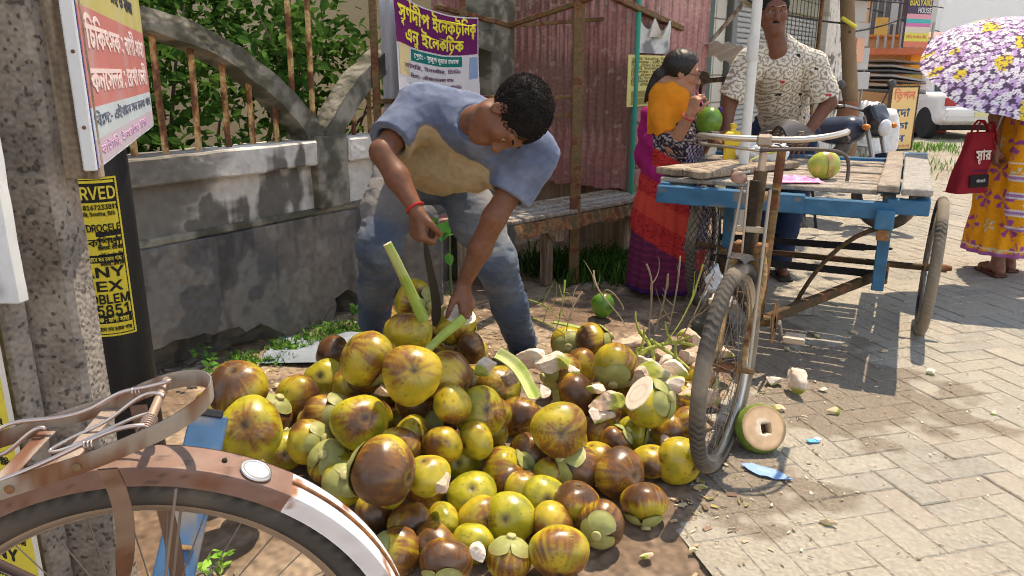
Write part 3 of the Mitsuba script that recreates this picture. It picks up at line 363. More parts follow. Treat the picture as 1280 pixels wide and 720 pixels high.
for m in range(-30, 31):
    for kk in range(-90, 91):
        for (x, y, lx, ly) in ((kk + 4 * m, kk, 2, 1), (2 + kk + 4 * m, kk - 1, 1, 2)):
            c = V(2.0, 2.6, 0) + pu * (x + lx / 2) * PW + pv * (y + ly / 2) * PW
            if not (0.9 < c[1] < 9.5 and c[0] < 8.2): continue
            if c[0] < road_edge(c[1]) + 0.055: continue
            if c[0] > 0.72 * c[1] + 0.55: continue
            slots.append((np.hypot(c[0], c[1]), c, lx * PW, ly * PW))
slots.sort(key=lambda s: s[0])
rest, rest_uv = [], []
for n_, (d_, c, lx, ly) in enumerate(slots):
    m = paver(c, lx, ly); q = (rng.random(), rng.random())
    if n_ < 290: put('paver', m, 'paver', parent='road', uv=q)
    else: rest.append(m); rest_uv.append(np.tile(q, (len(m.vertices), 1)))
put('paving', cat(rest), 'paver', parent='road', uv=np.vstack(rest_uv), kind='stuff')

# -- compound wall: plinth, panel, ledge, coping, arches of the openwork, rusty bars
def wall_col(p, n, uv):
    s = (p.x + 1.52) * 0.5505 + (p.y - 2.94) * 0.8348; z = p.z
    g = fbm(s * 40, z * 40, p.x * 3, 3); st = fbm(s * 3.2 + 3, z * 7, 0.3, 4); run = fbm(s * 16, z * 1.7, 4.0, 3)
    plinth = mix([0.12, 0.118, 0.115], [0.20, 0.175, 0.148], smoothstep(0.35, 0.65, fbm(s * 2.2, z * 2.6, 1.0, 4)))
    plinth = mix(plinth, [0.30, 0.28, 0.24], smoothstep(0.56, 0.66, fbm(s * 7, z * 7, 2.0, 4)) * 0.4)
    plinth = mix(plinth, [0.055, 0.05, 0.045], smoothstep(0.55, 0.68, fbm(s * 12 + 4, z * 3.5, 5.0, 3)) * 0.55)
    white = mix([0.52, 0.48, 0.42], [0.68, 0.65, 0.59], fbm(s * 8, z * 8, 8.0, 3))
    soot = dr.maximum(smoothstep(0.56, 0.66, st * 0.7 + run * 0.35), smoothstep(0.55, 0.25, s + (st - 0.5) * 0.9) * 0.95)
    white = mix(white, mi.Color3f(0.085, 0.075, 0.06), soot * 0.85)
    moss = mix([0.10, 0.095, 0.07], [0.27, 0.25, 0.20], smoothstep(0.4, 0.66, fbm(s * 11, z * 11, p.x * 5, 4)))
    col = dr.select(uv.x < 0.3, plinth, dr.select(uv.x < 0.6, white, moss))
    crack = (1 - smoothstep(0.0, 0.012, dr.abs(fbm(s * 2.4 + 7, z * 2.4, 0.0, 4) - 0.5))) * smoothstep(0.55, 0.7, fbm(s * 3 + 1, z * 3, 6.0, 2))
    return mix(col, mi.Color3f(0.05, 0.045, 0.04), crack * 0.6) * (0.75 + 0.5 * g)
scene['plaster'] = rough(wall_col, lambda p, n, uv: fbm(p.x * 34, p.y * 34, p.z * 34, 2) , 0.012, 0.92, 0.15)
wall = thing('compound_wall', 'old plastered compound wall with arched openwork top and grey plinth', 'wall')
def wbox(s0, s1, z0, z1, n0, n1, c=0.008): return box((s1 - s0, n1 - n0, z1 - z0), c, wl((s0 + s1) / 2, (z0 + z1) / 2, (n0 + n1) / 2), np.stack([WU, -WN * -1, UP], 1) if 0 else np.stack([WU, -WN, UP], 1))
def dense(m, edge, amp, sc, seed):
    v, f = trimesh.remesh.subdivide_to_size(m.vertices, m.faces, edge); mm = trimesh.Trimesh(v, f, process=True); return wobble(mm, amp, sc, seed)
plinth = wbox(-2.6, 2.7, -0.25, 0.585, -0.17, 0.03, 0.006); plinth.merge_vertices(); holes = []
for (s_, z_, rs, rz, sd) in ((0.24, 0.03, 0.34, 0.15, 1), (0.52, 0.02, 0.2, 0.11, 7), (1.13, 0.09, 0.08, 0.11, 2), (-0.3, 0.02, 0.3, 0.14, 4)):
    h = trimesh.creation.icosphere(3); h.vertices *= [rs, 0.15, rz]; h = wobble(h, 0.06, 9, sd); holes.append(move(h, wl(s_, z_, 0.03), np.stack([WU, -WN, UP], 1)))
try: plinth = trimesh.boolean.difference([plinth] + holes, engine='manifold')
except Exception as e_: print('UNCUT', e_, plinth.is_watertight)
plinth = dense(plinth, 0.09, 0.005, 5, 2)
put('plinth', plinth, 'plaster', 25, wall, uv=(0.1, 0))
put('brick_core', dense(wbox(-2.6, 2.7, -0.2, 0.3, -0.16, -0.13), 0.05, 0.02, 8, 4), 'dirt', True, wall, uv=(0.5, 0.5))
put('panel', dense(wbox(-2.6, 2.7, 0.56, 0.86, -0.15, 0.0), 0.1, 0.004, 5, 3), 'plaster', 25, wall, uv=(0.45, 0))
put('ledge', dense(wbox(-2.6, 2.7, 0.588, 0.622, -0.14, 0.02), 0.06, 0.004, 12, 5), 'plaster', 25, wall, uv=(0.9, 0))
for s0, s1 in ((-1.02, 0.985), (1.195, 2.62)):
    put('coping', dense(wbox(s0, s1, 0.835, 0.95, -0.16, 0.062), 0.05, 0.007, 7, int(s0 * 10) + 30), 'plaster', 25, wall, uv=(0.45, 0))
for s_ in (-1.09, 1.09):
    put('pilaster', dense(wbox(s_ - 0.105, s_ + 0.105, 0.62, 0.97, -0.17, 0.05), 0.05, 0.008, 7, int(s_) + 40), 'plaster', 25, wall, uv=(0.9, 0))
for c_ in (0.0, 2.16):
    a = np.radians(np.linspace(36, 144, 46)); rr = 1.275
    def arch(u, v, c_=c_):
        th = np.radians(35 if c_ == 0 else 74) + u * np.radians(110 if c_ == 0 else 71); w = v * 4; i0 = np.floor(w).astype(int) % 4; fr = w - np.floor(w)
        cr = np.array([[1.24, 0.02], [1.332, 0.02], [1.332, -0.12], [1.24, -0.12]]); q = cr[i0] * (1 - fr[..., None]) + cr[(i0 + 1) % 4] * fr[..., None]
        return wl(0, 0)[None, None] + WU * (c_ + q[..., 0] * np.cos(th))[..., None] + UP * (0.194 + q[..., 0] * np.sin(th))[..., None] + WN * q[..., 1][..., None]
    put('arch', wobble(sheet(arch, 70, 21), 0.014, 9, 60 + int(c_)), 'plaster', 35, wall, uv=(0.9, 0))
def rust_col(p, n, uv):
    a = fbm(p.x * 14 + p.y * 9, p.z * 14, p.y * 14, 4); b = noise(p.x * 90, p.y * 90, p.z * 90)
    rustc = mix([0.13, 0.05, 0.025], [0.40, 0.19, 0.06], smoothstep(0.35, 0.62, a))
    col = mix(mi.Color3f(uv.x * 0.55, uv.x * 0.36, uv.x * 0.16), rustc, smoothstep(uv.y - 0.1, uv.y + 0.08, 1 - a))
    return col * (0.65 + 0.7 * b)
scene['rust'] = rough(rust_col, lambda p, n, uv: noise(p.x * 150, p.y * 150, p.z * 150), 0.003, 0.75, 0.3)
def arch_z(s, c): return 0.194 + math.sqrt(max(1.225 ** 2 - (s - c) ** 2, 0))
for s_ in (0.13, 0.265, 0.42, 0.562, 0.695, 0.825, -0.05, -0.2):
    put('iron_bar', wobble(box((0.026, 0.014, arch_z(s_, 0) - 0.90), 0.003, wl(s_ + rng.normal(0, .004), (arch_z(s_, 0) + 0.94) / 2, -0.05), np.stack([WU, -WN, UP], 1) @ roty(rng.normal(0, .02)), sub=2), 0.003, 12), 'rust', 40, wall, uv=(0.95, 0.47))
for s_ in (1.34, 1.46, 1.6, 1.75, 1.9, 2.05, 2.2):
    put('iron_bar', box((0.026, 0.014, arch_z(s_, 2.16) - 0.90), 0.003, wl(s_, (arch_z(s_, 2.16) + 0.94) / 2, -0.05), np.stack([WU, -WN, UP], 1) @ roty(rng.normal(0, .02))), 'rust', 40, wall, uv=(0.95, 0.5))
for s_, z0 in ((0.965, 1.02), (1.085, 0.99), (0.5, 1.4), (0.1, 1.45)):
    if s_ > 0.6: put('iron_bar', beam(wl(s_ - 0.012, z0, -0.06), wl(s_ + 0.015, 2.3, -0.06), 0.022, 0.022, 0.004, up=WN), 'rust', 40, wall, uv=(0.95, 0.47))

post = solo('concrete_post', 'weathered grey concrete post between the hanging banner and the red corrugated shed', 'post', dense(wbox(2.5, 2.76, -0.1, 2.6, -0.2, 0.03, 0.012), 0.1, 0.006, 6, 9), 'plaster', 25, uv=(0.9, 0))

# -- the corrugated shed
SA, SB = V(-0.03, 6.22, 0), V(0.83, 5.33, 0)                     # its front face, left end and corner
su = unit(SB - SA); sn = V(su[1], -su[0], 0); sn = sn if sn[1] < 0 else -sn
S2 = unit(V(0.62, 0.785, 0)); s2n = V(S2[1], -S2[0], 0)
def tin_col(p, n, uv):
    a = fbm(p.x * 5, p.y * 5, p.z * 2.2, 4); g = noise(p.x * 60, p.y * 60, p.z * 60); run = fbm(p.x * 30 + p.y * 30, p.z * 2, 1.0, 4)
    col = mix([0.33, 0.14, 0.125], [0.44, 0.235, 0.205], smoothstep(0.3, 0.7, a))
    col = mix(col, mi.Color3f(0.15, 0.075, 0.055), smoothstep(0.52, 0.7, run) * 0.7)
    return mix(col, mi.Color3f(0.46, 0.36, 0.32), smoothstep(0.64, 0.72, fbm(p.x * 22, p.y * 22, p.z * 22, 3)) * 0.45) * (0.8 + 0.4 * g)
scene['tin'] = rough(tin_col, lambda p, n, uv: noise(p.x * 60, p.y * 60, p.z * 60), 0.004, 0.6, 0.35)
shed = thing('shed', 'red corrugated iron roadside shed with posters pasted round its corner', 'shed')
Lf = np.linalg.norm(SB - SA)
def corr(u, v, s0, s1, ph):
    s = s0 + u * (s1 - s0); rag = 0.47 + 0.012 * (meshkit.noise(np.stack([s * 14, s * 0 + ph, s * 0], -1)) - 0.5) * 4
    z = rag + v * (2.75 - rag); off = 0.014 * np.sin(s * 2 * math.pi / 0.078 + ph)
    return SA + su * s[..., None] + sn * (off + 0.006 * ph)[..., None] + UP * z[..., None]
cuts = [-0.9, -0.25, 0.38, Lf]
for j in range(3):
    s0, s1 = cuts[j] - 0.03, cuts[j + 1]
    put('corrugated_sheet', sheet(lambda u, v: corr(u, v, s0, s1, j * 1.0), int((s1 - s0) / 0.0078), 10, 0.002), 'tin', 50, shed, uv=(0.5, 0.5))
put('frame', cat([beam(SA + UP * z_ - sn * .04, SB + UP * z_ - sn * .04, 0.05, 0.06) for z_ in (0.49, 1.5, 2.7)] + [beam(SA - su * .9 + UP * 2.75 - sn * .04, SA - su * .9 - sn * .04, .05, .05)]), 'rust', False, shed, uv=(0.5, 0.6))
put('plinth', dense(box((Lf + .7, .2, .52), .01, (SA + SB) / 2 - su * .35 - sn * .22 + UP * .22, np.stack([su, -sn, UP], 1)), .1, .01, 6, 12), 'dirt', 30, shed, uv=(.5, .5))  # base wall added to hide sunlit ground and keep the gap dark
# side towards the road: brick courses below, boards above
for r_ in range(7):
    for c_ in range(3):
        z0 = 0.02 + r_ * 0.152; s0 = 0.04 + c_ * 0.27 - (r_ % 2) * 0.11
        put('brick', box((0.256, 0.06, 0.14), 0.008, SB + S2 * (max(s0, 0.02) + 0.128) + s2n * (-0.03 + rng.normal(0, .003)) + UP * (z0 + 0.07), np.stack([S2, -s2n, UP], 1)), 'tin', 30, shed, uv=(0.5, 0.5))
put('side_sheet', sheet(lambda u, v: SB + S2 * (0.02 + u * 1.1)[..., None] + s2n * (0.006 * np.sign(np.sin(u * 1.1 * 2 * math.pi / 0.12)) - 0.02)[..., None] + UP * (1.06 + v * 1.7)[..., None], 70, 4, 0.003), 'tin', 30, shed, uv=(0.5, 0.5))
put('mortar', box((0.9, 0.05, 1.08), 0, SB + S2 * 0.45 - s2n * 0.045 + UP * 0.52, np.stack([S2, -s2n, UP], 1)), 'dirt', False, shed, uv=(0.5, 0.5))
put('roof', sheet(lambda u, v: SA - su * 1.0 + su * (u * (Lf + 1.05))[..., None] + sn * (0.16 - v * 1.9)[..., None] + UP * (2.72 + 0.25 * v + 0.012 * np.sin(u * 140))[..., None], 200, 4, 0.003), 'tin', 40, shed, uv=(0.5, 0.5))
put('door_pipe', tube([SB + UP * 0.1 + sn * 0.03 + su * .02, SB + UP * 2.7 + sn * 0.03 + su * .02], 0.017, 12), 'semi', 60, shed, (0.03, 0.28, 0.20), label='green painted pipe at the corner of the shed')
# ================================================================ lettering
def glyphs(key, width, height, depth=0.0015):
    ps = GLYPHS[key]; allp = np.array([p for g in ps for p in zip(g[0][0::2], g[0][1::2])]); x0, x1 = allp[:, 0].min(), allp[:, 0].max()
    sx, sy = width / (x1 - x0), height / 70.0; ms = []
    for g in ps:
        rings = [[((x - x0) * sx, y * sy) for x, y in zip(r[0::2], r[1::2])] for r in g]
        P_ = Polygon(rings[0], rings[1:]).buffer(0)
        for q in getattr(P_, 'geoms', [P_]):
            if q.area > 1e-9: ms.append(trimesh.creation.extrude_polygon(q, depth, engine='earcut'))
    return cat(ms)
def latin(text, height, width=None, bold=True):
    m = meshkit.text_mesh(text, height, 0.0015, bold)
    if width: m.vertices[:, 0] *= width / m.vertices[:, 0].max()
    return m
def write(parent, m, o, xd, yd, color, label=None, mat='matte', wrap=None):
    nd = np.cross(unit(xd), unit(yd)); m = move(m, o, np.stack([unit(xd), unit(yd), nd], 1))
    return put('lettering', m, mat, False, parent, color, label=label)
def faded(m, base, s=12.0, seed=0): return tint(m, base, 0.14, s, seed, np.asarray(base) * 0.55 + 0.04, 0.52, 0.75)

# ---------------------------------------------------------------- concrete pole with its boards and posters
def pole_col(p, n, uv):
    g = noise(p.x * 130, p.y * 130, p.z * 130); a = fbm(p.x * 12, p.y * 12, p.z * 9, 4); pit = fbm(p.x * 100, p.y * 100, p.z * 80, 2)
    col = mix([0.20, 0.175, 0.15], [0.31, 0.275, 0.235], smoothstep(0.3, 0.7, a)) * (0.75 + 0.5 * g)
    col = mix(col, mi.Color3f(0.36, 0.24, 0.17), smoothstep(0.6, 0.8, fbm(p.x * 6, p.y * 6, p.z * 5, 3)) * 0.5)
    return mix(col, mi.Color3f(0.045, 0.04, 0.036), smoothstep(0.68, 0.76, pit) * 0.7)
scene['pole_concrete'] = rough(pole_col, lambda p, n, uv: 0.4 * noise(p.x * 120, p.y * 120, p.z * 120) - smoothstep(0.62, 0.74, fbm(p.x * 100, p.y * 100, p.z * 80, 2)), 0.006, 0.95, 0.12, eps=6e-4)
def slab_on(px0, px1, py, Y, z0, z1, depth, ch=0.012):
    a, b = at(px0, py, Y), at(px1, py, Y); c = V((a[0] + b[0]) / 2, Y + depth / 2, (z0 + z1) / 2); return box((abs(b[0] - a[0]), depth, z1 - z0), ch, c)
pole = solo('concrete_pole', 'pitted grey concrete utility pole behind the rusty bicycle', 'pole', wobble(dense(slab_on(18, 112, 500, 1.60, -0.3, 3.2, 0.10), 0.06, 0, 1, 1), 0.003, 8, 3), 'pole_concrete', 25, uv=(0.5, 0.5))
yb = thing('yellow_bill', 'yellow handbill in black print pasted on the narrow post at the lower left corner', 'poster')
bo, bx = at(20, 500, 1.52), unit(V(0.86, -0.34, 0)); bo = V(bo[0], bo[1], 0)
lean = solo('narrow_post', 'narrow grey post carrying the yellow handbill beside the concrete pole', 'post', box((0.22, 0.06, 1.28), 0.008, bo - bx * 0.09 + V(-.012, .045, 0.42), np.stack([bx, np.cross(UP, bx), UP], 1)), 'pole_concrete', 25, uv=(0.5, 0.5))
by = np.cross(bx, UP)
put('paper', box((0.20, 0.0016, 0.93), 0, bo - bx * 0.085 + UP * 0.405 + by * 0.0145 + V(-.012, .0, 0) , np.stack([bx, -by, UP], 1)), 'matte', False, yb, (0.66, 0.56, 0.06))
put('border', box((0.016, 0.0016, 0.95), 0, bo + bx * 0.0165 + UP * 0.405 + by * 0.0165 + V(-.012, .0, 0), np.stack([bx, -by, UP], 1)), 'matte', False, yb, (0.66, 0.63, 0.55))
for i_ in range(17):
    z_ = 0.84 - i_ * 0.05; big = i_ in (0, 5, 9, 13)
    m = latin('CURED', 0.03, 0.15) if i_ == 0 else latin('ANY', 0.032, 0.12) if i_ == 13 else glyphs(('line', 'hydro', 'sign_d', 'sign_b')[i_ % 4], 0.155, 0.03 if big else 0.018)
    write(yb, m, bo - bx * 0.17 + UP * z_ + by * 0.0155 + V(-.012, .0, 0), bx, UP, (0.03, 0.03, 0.025))
m_ = dense(box((0.3, 0.03, 0.78), 0.003, V(at(24, 250, 1.42)[0] - 0.168, 1.43, at(20, 377, 1.42)[2] + 0.39), rotz(-0.12)), 0.04, 0.002, 14, 5)
solo('white_board', 'edge of a weathered white painted board fixed to the pole at the left border', 'board', m_, 'matte', True, tint(m_, (0.62, 0.63, 0.61), 0.2, 14, 3, (0.24, 0.22, 0.19), 0.58, 0.66))

sb = thing('sign_board', 'white framed hoarding in yellow, pink and pale blue bands seen at a slant', 'sign')
so = at(122, 214, 1.62); sd = unit(V(-0.34, 0.94, 0)); sN = V(0.94, 0.34, 0); sz0, sW, sz1 = so[2], 1.45, 1.85
SR = np.stack([sd, -sN, UP], 1)
def sgn(a, z, o=0.0): return V(so[0], so[1], 0) + sd * a + UP * z + sN * o
def sbox(a0, a1, z0, z1, o0, o1): return box((a1 - a0, o1 - o0, z1 - z0), 0, sgn((a0 + a1) / 2, (z0 + z1) / 2, (o0 + o1) / 2), SR)
m_ = dense(box((sW, 0.026, sz1 - sz0), 0.003, sgn(sW / 2, (sz0 + sz1) / 2, -0.013), SR), 0.05, 0.0012, 9, 6)
put('frame', m_, 'matte', 30, sb, (0.68, 0.70, 0.70))
zb = [sz0 + 0.008, sz0 + 0.062, sz0 + 0.128, sz0 + 0.335, sz1 - 0.01]
for (z0, z1, c_) in ((zb[0], zb[1], (0.44, 0.36, 0.43)), (zb[1], zb[2], (0.42, 0.48, 0.51)), (zb[2], zb[3], (0.43, 0.155, 0.14)), (zb[3], zb[4], (0.42, 0.37, 0.13))):
    m_ = dense(sbox(0.02, sW - 0.01, z0, z1, 0.0005, 0.002), 0.03, 0, 1, 1); put('print_band', m_, 'semi', True, sb, tint(m_, c_, 0.12, 10, 4, np.array(c_) * 0.7 + .12, 0.5, 0.7))
write(sb, glyphs('sign_a', 0.98, 0.045), sgn(0.16, zb[3] + 0.045, 0.0022), sd, UP, (0.04, 0.04, 0.05))
write(sb, glyphs('sign_d', 0.9, 0.04), sgn(0.5, zb[3] + 0.125, 0.0022), sd, UP, (0.10, 0.10, 0.3))
write(sb, glyphs('sign_b', 1.28, 0.062), sgn(0.08, zb[2] + 0.122, 0.0022), sd, UP, (0.55, 0.44, 0.42))
write(sb, glyphs('sign_c', 1.28, 0.062), sgn(0.07, zb[2] + 0.03, 0.0022), sd, UP, (0.55, 0.44, 0.42))
write(sb, glyphs('sign_d', 1.36, 0.03), sgn(0.04, zb[1] + 0.024, 0.0022), sd, UP, (0.10, 0.11, 0.15))
write(sb, glyphs('line', 1.1, 0.022), sgn(0.08, zb[0] + 0.018, 0.0022), sd, UP, (0.45, 0.28, 0.42))
put('edge_line', sbox(0.008, 0.013, sz0 + 0.004, sz1 - .01, 0.0005, 0.0018), 'matte', False, sb, (0.07, 0.07, 0.22))
for z_ in (sz0 + 0.09, sz0 + 0.24, sz0 + 0.4): put('nail', move(trimesh.creation.icosphere(1, 0.004), sgn(-0.001, z_, -0.013)), 'rust', True, sb, uv=(0.3, 0.6))
def wood_col(p, n, uv):
    q = p.x * 0.8 + p.y * 0.9; g = fbm(q * 60 + uv.y * 30, p.z * 5 + uv.y * 9, p.x * 30, 4); kn = noise(p.x * 130, p.y * 130, p.z * 130)
    col = mix([0.16, 0.115, 0.08], [0.36, 0.29, 0.21], smoothstep(0.3, 0.7, g))
    col = mix(col, mi.Color3f(0.30, 0.285, 0.26) * (0.6 + 0.8 * g), uv.x)
    return col * (0.75 + 0.45 * kn)
scene['wood'] = rough(wood_col, lambda p, n, uv: noise((p.x * 0.8 + p.y * 0.9) * 110, p.z * 70, p.x * 80), 0.003, 0.85, 0.2)
wa, wb_ = at(62, 40, 1.66), at(106, 40, 1.66)
solo('wooden_batten', 'upright brown wooden batten holding the banded hoarding to the concrete pole', 'batten', box((0.082, 0.03, 0.92), 0.003, V((wa[0] + wb_[0]) / 2 - 0.012, 1.66, sz0 + 0.44)), 'wood', 25, uv=(0.05, 0.3))
# black iron post with a wrapped bill
bp = at(136, 350, 2.3); BPR = 0.098
m_ = lathe([(0, -0.1), (BPR, -0.1), (BPR, 2.2), (0, 2.2)], 40); m_ = move(dense(m_, 0.08, 0.0, 1, 1), (bp[0], 2.3, 0))
solo('black_post', 'thick black painted round post with a yellow handbill wrapped round it', 'post', m_, 'semi', 40, (0.012, 0.012, 0.013))
yp = thing('wrapped_bill', 'yellow handbill with black block capitals wrapped round the black post', 'poster')
zt, zb_ = at(120, 222, 2.21)[2], at(130, 420, 2.21)[2]
def around(m, a0, z0, extra=0.0):
    """Wraps a flat mesh (x along, y up) round the black post; a0 is the angle of its left edge."""
    m = m.copy(); v = m.vertices.copy(); th = a0 + v[:, 0] / BPR; r = BPR + 0.001 + extra + v[:, 2]
    m.vertices = np.stack([bp[0] + r * np.sin(th), 2.3 - r * np.cos(th), z0 + v[:, 1]], 1); return m
hgt = zt - zb_; A0 = -0.62; W_ = BPR * 1.72
def flat(w, h, x=0, y=0, nx=14, d=0.0006): return sheet(lambda u, v: np.stack([x + u * w, y + v * h, u * 0], -1), nx, 3, 0.0) 
put('paper', around(flat(W_, hgt), A0, zb_, 0.0004), 'matte', False, yp, (0.68, 0.56, 0.05))
def bar(x, y, w, h, c_): put('print_bar', around(flat(w, h, x, y), A0, zb_, 0.0009), 'matte', False, yp, c_)
K = (0.02, 0.02, 0.018)
for (x, y, w, h) in ((0.006, 0.006, W_ - 0.012, 0.003), (W_ - 0.009, 0.006, 0.003, hgt - 0.012), (0.006, hgt - 0.009, W_ - .012, 0.003), (0.006, hgt - 0.073, W_ - 0.012, 0.056), (0.02, hgt * 0.475, W_ - 0.03, 0.024), (0.02, hgt * 0.085, W_ - 0.03, 0.026), (W_ * .55, hgt * 0.64, W_ * .4, 0.014), (W_ * .38, hgt * .40, .0014, hgt * .26)): bar(x, y, w, h, K)
def pr(m, x, y, c_=K): 
    m = m.copy(); m.vertices = m.vertices + [x, y, 0.0006]; put('lettering', around(m, A0, zb_, 0.0008), 'matte', False, yp, c_)
pr(latin('CURVED', 0.036, W_ - 0.022), 0.012, hgt - 0.063, (0.7, 0.58, 0.08))
pr(latin('M-8167233891', 0.014, W_ * 0.68), W_ * 0.28, hgt - 0.094); pr(glyphs('line', W_ * .6, 0.012), W_ * .3, hgt - 0.113)
pr(latin('Ora', 0.022), W_ * .03, hgt - 0.105)
pr(latin('HYDROCELE', 0.021, W_ * 0.70), W_ * 0.25, hgt - 0.158); pr(glyphs('hydro', W_ * 0.66, 0.026), W_ * 0.27, hgt - 0.202)
for j, k_ in enumerate(('sign_a', 'sign_b', 'line', 'sign_c')): pr(glyphs(k_, W_ * .38, 0.014), W_ * .56, hgt * 0.605 - j * 0.024); pr(glyphs(k_, W_ * .26, 0.014), W_ * .1, hgt * 0.655 - j * 0.024)
pr(glyphs('sign_d', W_ * .78, 0.015), W_ * 0.12, hgt * 0.485, (0.7, 0.58, 0.08))
pr(latin('ANY', 0.03, W_ * 0.72), W_ * 0.2, hgt * 0.385); pr(latin('SEX', 0.03, W_ * 0.66), W_ * 0.2, hgt * 0.295)
pr(latin('PROBLEM', 0.028, W_ * 0.88), W_ * 0.06, hgt * 0.215); pr(latin('85851', 0.033, W_ * .7), W_ * 0.24, hgt * 0.135)
pr(glyphs('sign_b', W_ * .75, 0.016), W_ * 0.14, hgt * 0.095, (0.7, 0.58, 0.08)); pr(glyphs('sign_d', W_ * .85, 0.015), W_ * 0.07, hgt * 0.035)
# leaning blue plank
p0, p1 = at(212, 745, 1.45), at(262, 520, 1.72)
bl = thing('blue_plank', 'blue painted plank leaning up behind the bicycle wheel', 'plank')
m_ = dense(beam(p0 - (p1 - p0) * .15, p1, 0.088, 0.03, 0.004, up=(0.3, -1, 0.2)), 0.03, 0.001, 20, 3)
put('board', m_, 'semi', True, bl, tint(m_, (0.045, 0.11, 0.215), 0.35, 22, 2, (0.17, 0.15, 0.13), 0.54, 0.62))
q = p0 + (p1 - p0) * .27 + unit(V(0.3, -1, 0.2)) * 0.018
put('hinge', cat([beam(q + V(-.03, 0, 0.005), q + V(.03, 0, -0.004), 0.016, 0.005), move(trimesh.creation.icosphere(1, 0.006), q)]), 'rust', False, bl, uv=(0.3, 0.55))
put('cap', beam(p1 - unit(p1 - p0) * 0.006, p1 + unit(p1 - p0) * 0.014, 0.06, 0.036, 0.003, up=(0.3, -1, 0.2)), 'matte', False, bl, (0.03, 0.03, 0.035))

# ---------------------------------------------------------------- leaves and plants
def leaves(pos, size, nrm=None, col=((0.035, 0.075, 0.015), (0.08, 0.16, 0.03)), seed=0, droop=0.4, aspect=0.55, up=0.6):
    """Many folded leaves in one mesh, with colours per vertex."""
    r = np.random.default_rng(seed); n = len(pos); size = np.broadcast_to(size, (n,)) * r.uniform(0.65, 1.25, n)
    d = r.normal(0, 1, (n, 3)); d[:, 2] = d[:, 2] * 0.5 - droop; d /= np.linalg.norm(d, axis=1, keepdims=True)
    nn = r.normal(0, 0.6, (n, 3)) + [0, 0, up]; 
    if nrm is not None: nn = nn + nrm
    s = np.cross(d, nn); s /= np.maximum(np.linalg.norm(s, axis=1, keepdims=True), 1e-6); nn = np.cross(s, d)
    prof = [(0, 0, 0), (0.3, 0.5, 0.06), (0.62, 0.42, 0.04), (1, 0, -0.12), (0.62, -0.42, 0.04), (0.3, -0.5, 0.06), (0.45, 0, -0.05)]
    v = np.stack([pos + (d * a + s * (b * aspect) + nn * c) * size[:, None] for a, b, c in prof], 1)
    f = np.array([[0, 6, 1], [1, 6, 2], [2, 6, 3], [0, 5, 6], [5, 4, 6], [4, 3, 6]])
    F_ = (f[None] + (np.arange(n) * 7)[:, None, None]).reshape(-1, 3)
    t = r.random((n, 1)); c = np.asarray(col[0]) * (1 - t) + np.asarray(col[1]) * t; c = c * r.uniform(0.75, 1.2, (n, 1))
    return mesh(v.reshape(-1, 3), F_), np.repeat(c, 7, 0)
def blob_points(c, r, n, seed, gap=0.45):
    """Points gathered in uneven clumps through an ellipsoid."""
    g = np.random.default_rng(seed); k = max(5, n // 45); cl = g.normal(0, 1, (k, 3)); cl = cl / np.linalg.norm(cl, axis=1, keepdims=True) * g.uniform(0.25, 1, (k, 1)) ** 0.6
    p = cl[g.integers(0, k, n)] + g.normal(0, gap * 0.5, (n, 3)); return np.asarray(c) + p * np.asarray(r)
def branchy(name, label, cat_, base, crowns, trunk_r, n, size, cols, seed, group=None, trunk_col=(0.12, 0.085, 0.06)):
    """A tree or shrub: tapered trunk with limbs, and a crown of leaves."""
    k = thing(name, label, cat_, group); r = np.random.default_rng(seed); base = np.asarray(base, float); tops = [np.asarray(c[0]) for c in crowns]; fork = base * 0.45 + np.mean(tops, 0) * 0.55
    fork = base + (fork - base) * 0.8; tr = [tube(spline([base, base * .5 + fork * .5 + r.normal(0, .04, 3), fork], 9), np.linspace(trunk_r, trunk_r * .7, 9), 9)]
    for c in crowns:
        for q in range(4):
            e = np.asarray(c[0]) + r.normal(0, .45, 3) * np.asarray(c[1]); mid = fork * .5 + e * .5 + r.normal(0, .08, 3)
            tr.append(tube(spline([fork, mid, e], 8), np.linspace(trunk_r * .5, trunk_r * .1, 8), 6))
    tm = cat(tr); put('trunk', tm, 'matte', True, k, tint(tm, trunk_col, .3, 12, seed))
    ms, cs = [], []
    for i_, c in enumerate(crowns):
        pts = blob_points(c[0], c[1], int(n * (c[2] if len(c) > 2 else 1)), seed * 10 + i_); m, cc = leaves(pts, size, col=cols, seed=seed * 31 + i_); ms.append(m); cs.append(cc)
    put('crown', cat(ms), 'thin_leaf', False, k, np.vstack(cs)); return k
DK = MD = ((0.032, 0.082, 0.017), (0.10, 0.20, 0.038))
for i_, (s_, n_, z_, rr, cnt, c_, lb) in enumerate((
        (0.2, -0.75, 1.15, (0.5, 0.4, 0.55), 900, DK, 'dark leafy shrub behind the wall bars next to the slanted hoarding'),
        (0.62, -0.6, 1.35, (0.35, 0.32, 0.38), 800, DK, 'dark leafy shrub under the middle of the cracked concrete arch'),
        (1.12, -0.35, 1.32, (0.18, 0.2, 0.30), 420, MD, 'bright green shrub growing through the valley between the two arches'),
        (1.35, -0.9, 1.5, (0.5, 0.4, 0.5), 900, DK, 'dark shrub behind the tall rusty rods'),
        (1.9, -0.8, 1.3, (0.5, 0.35, 0.5), 700, DK, 'dark shrub behind the hanging white banner'),
        (0.75, -1.5, 1.9, (0.9, 0.5, 0.45), 1100, DK, 'tall dark shrub rising over the crown of the cracked arch'))):
    branchy('shrub', lb, 'shrub', wl(s_, -0.05, n_), [(wl(s_, z_, n_), np.asarray(rr))], 0.035, cnt, 0.075 if i_ != 5 else 0.10, c_, 200 + i_, 'shrubs behind the compound wall')
pts = np.stack([wl(s_, 0.97 + 0.05 * rng.random(), -0.12 + rng.normal(0, .02)) + rng.normal(0, .02, 3) for s_ in np.r_[rng.uniform(0.38, 0.95, 70), rng.uniform(1.2, 1.5, 10)]])
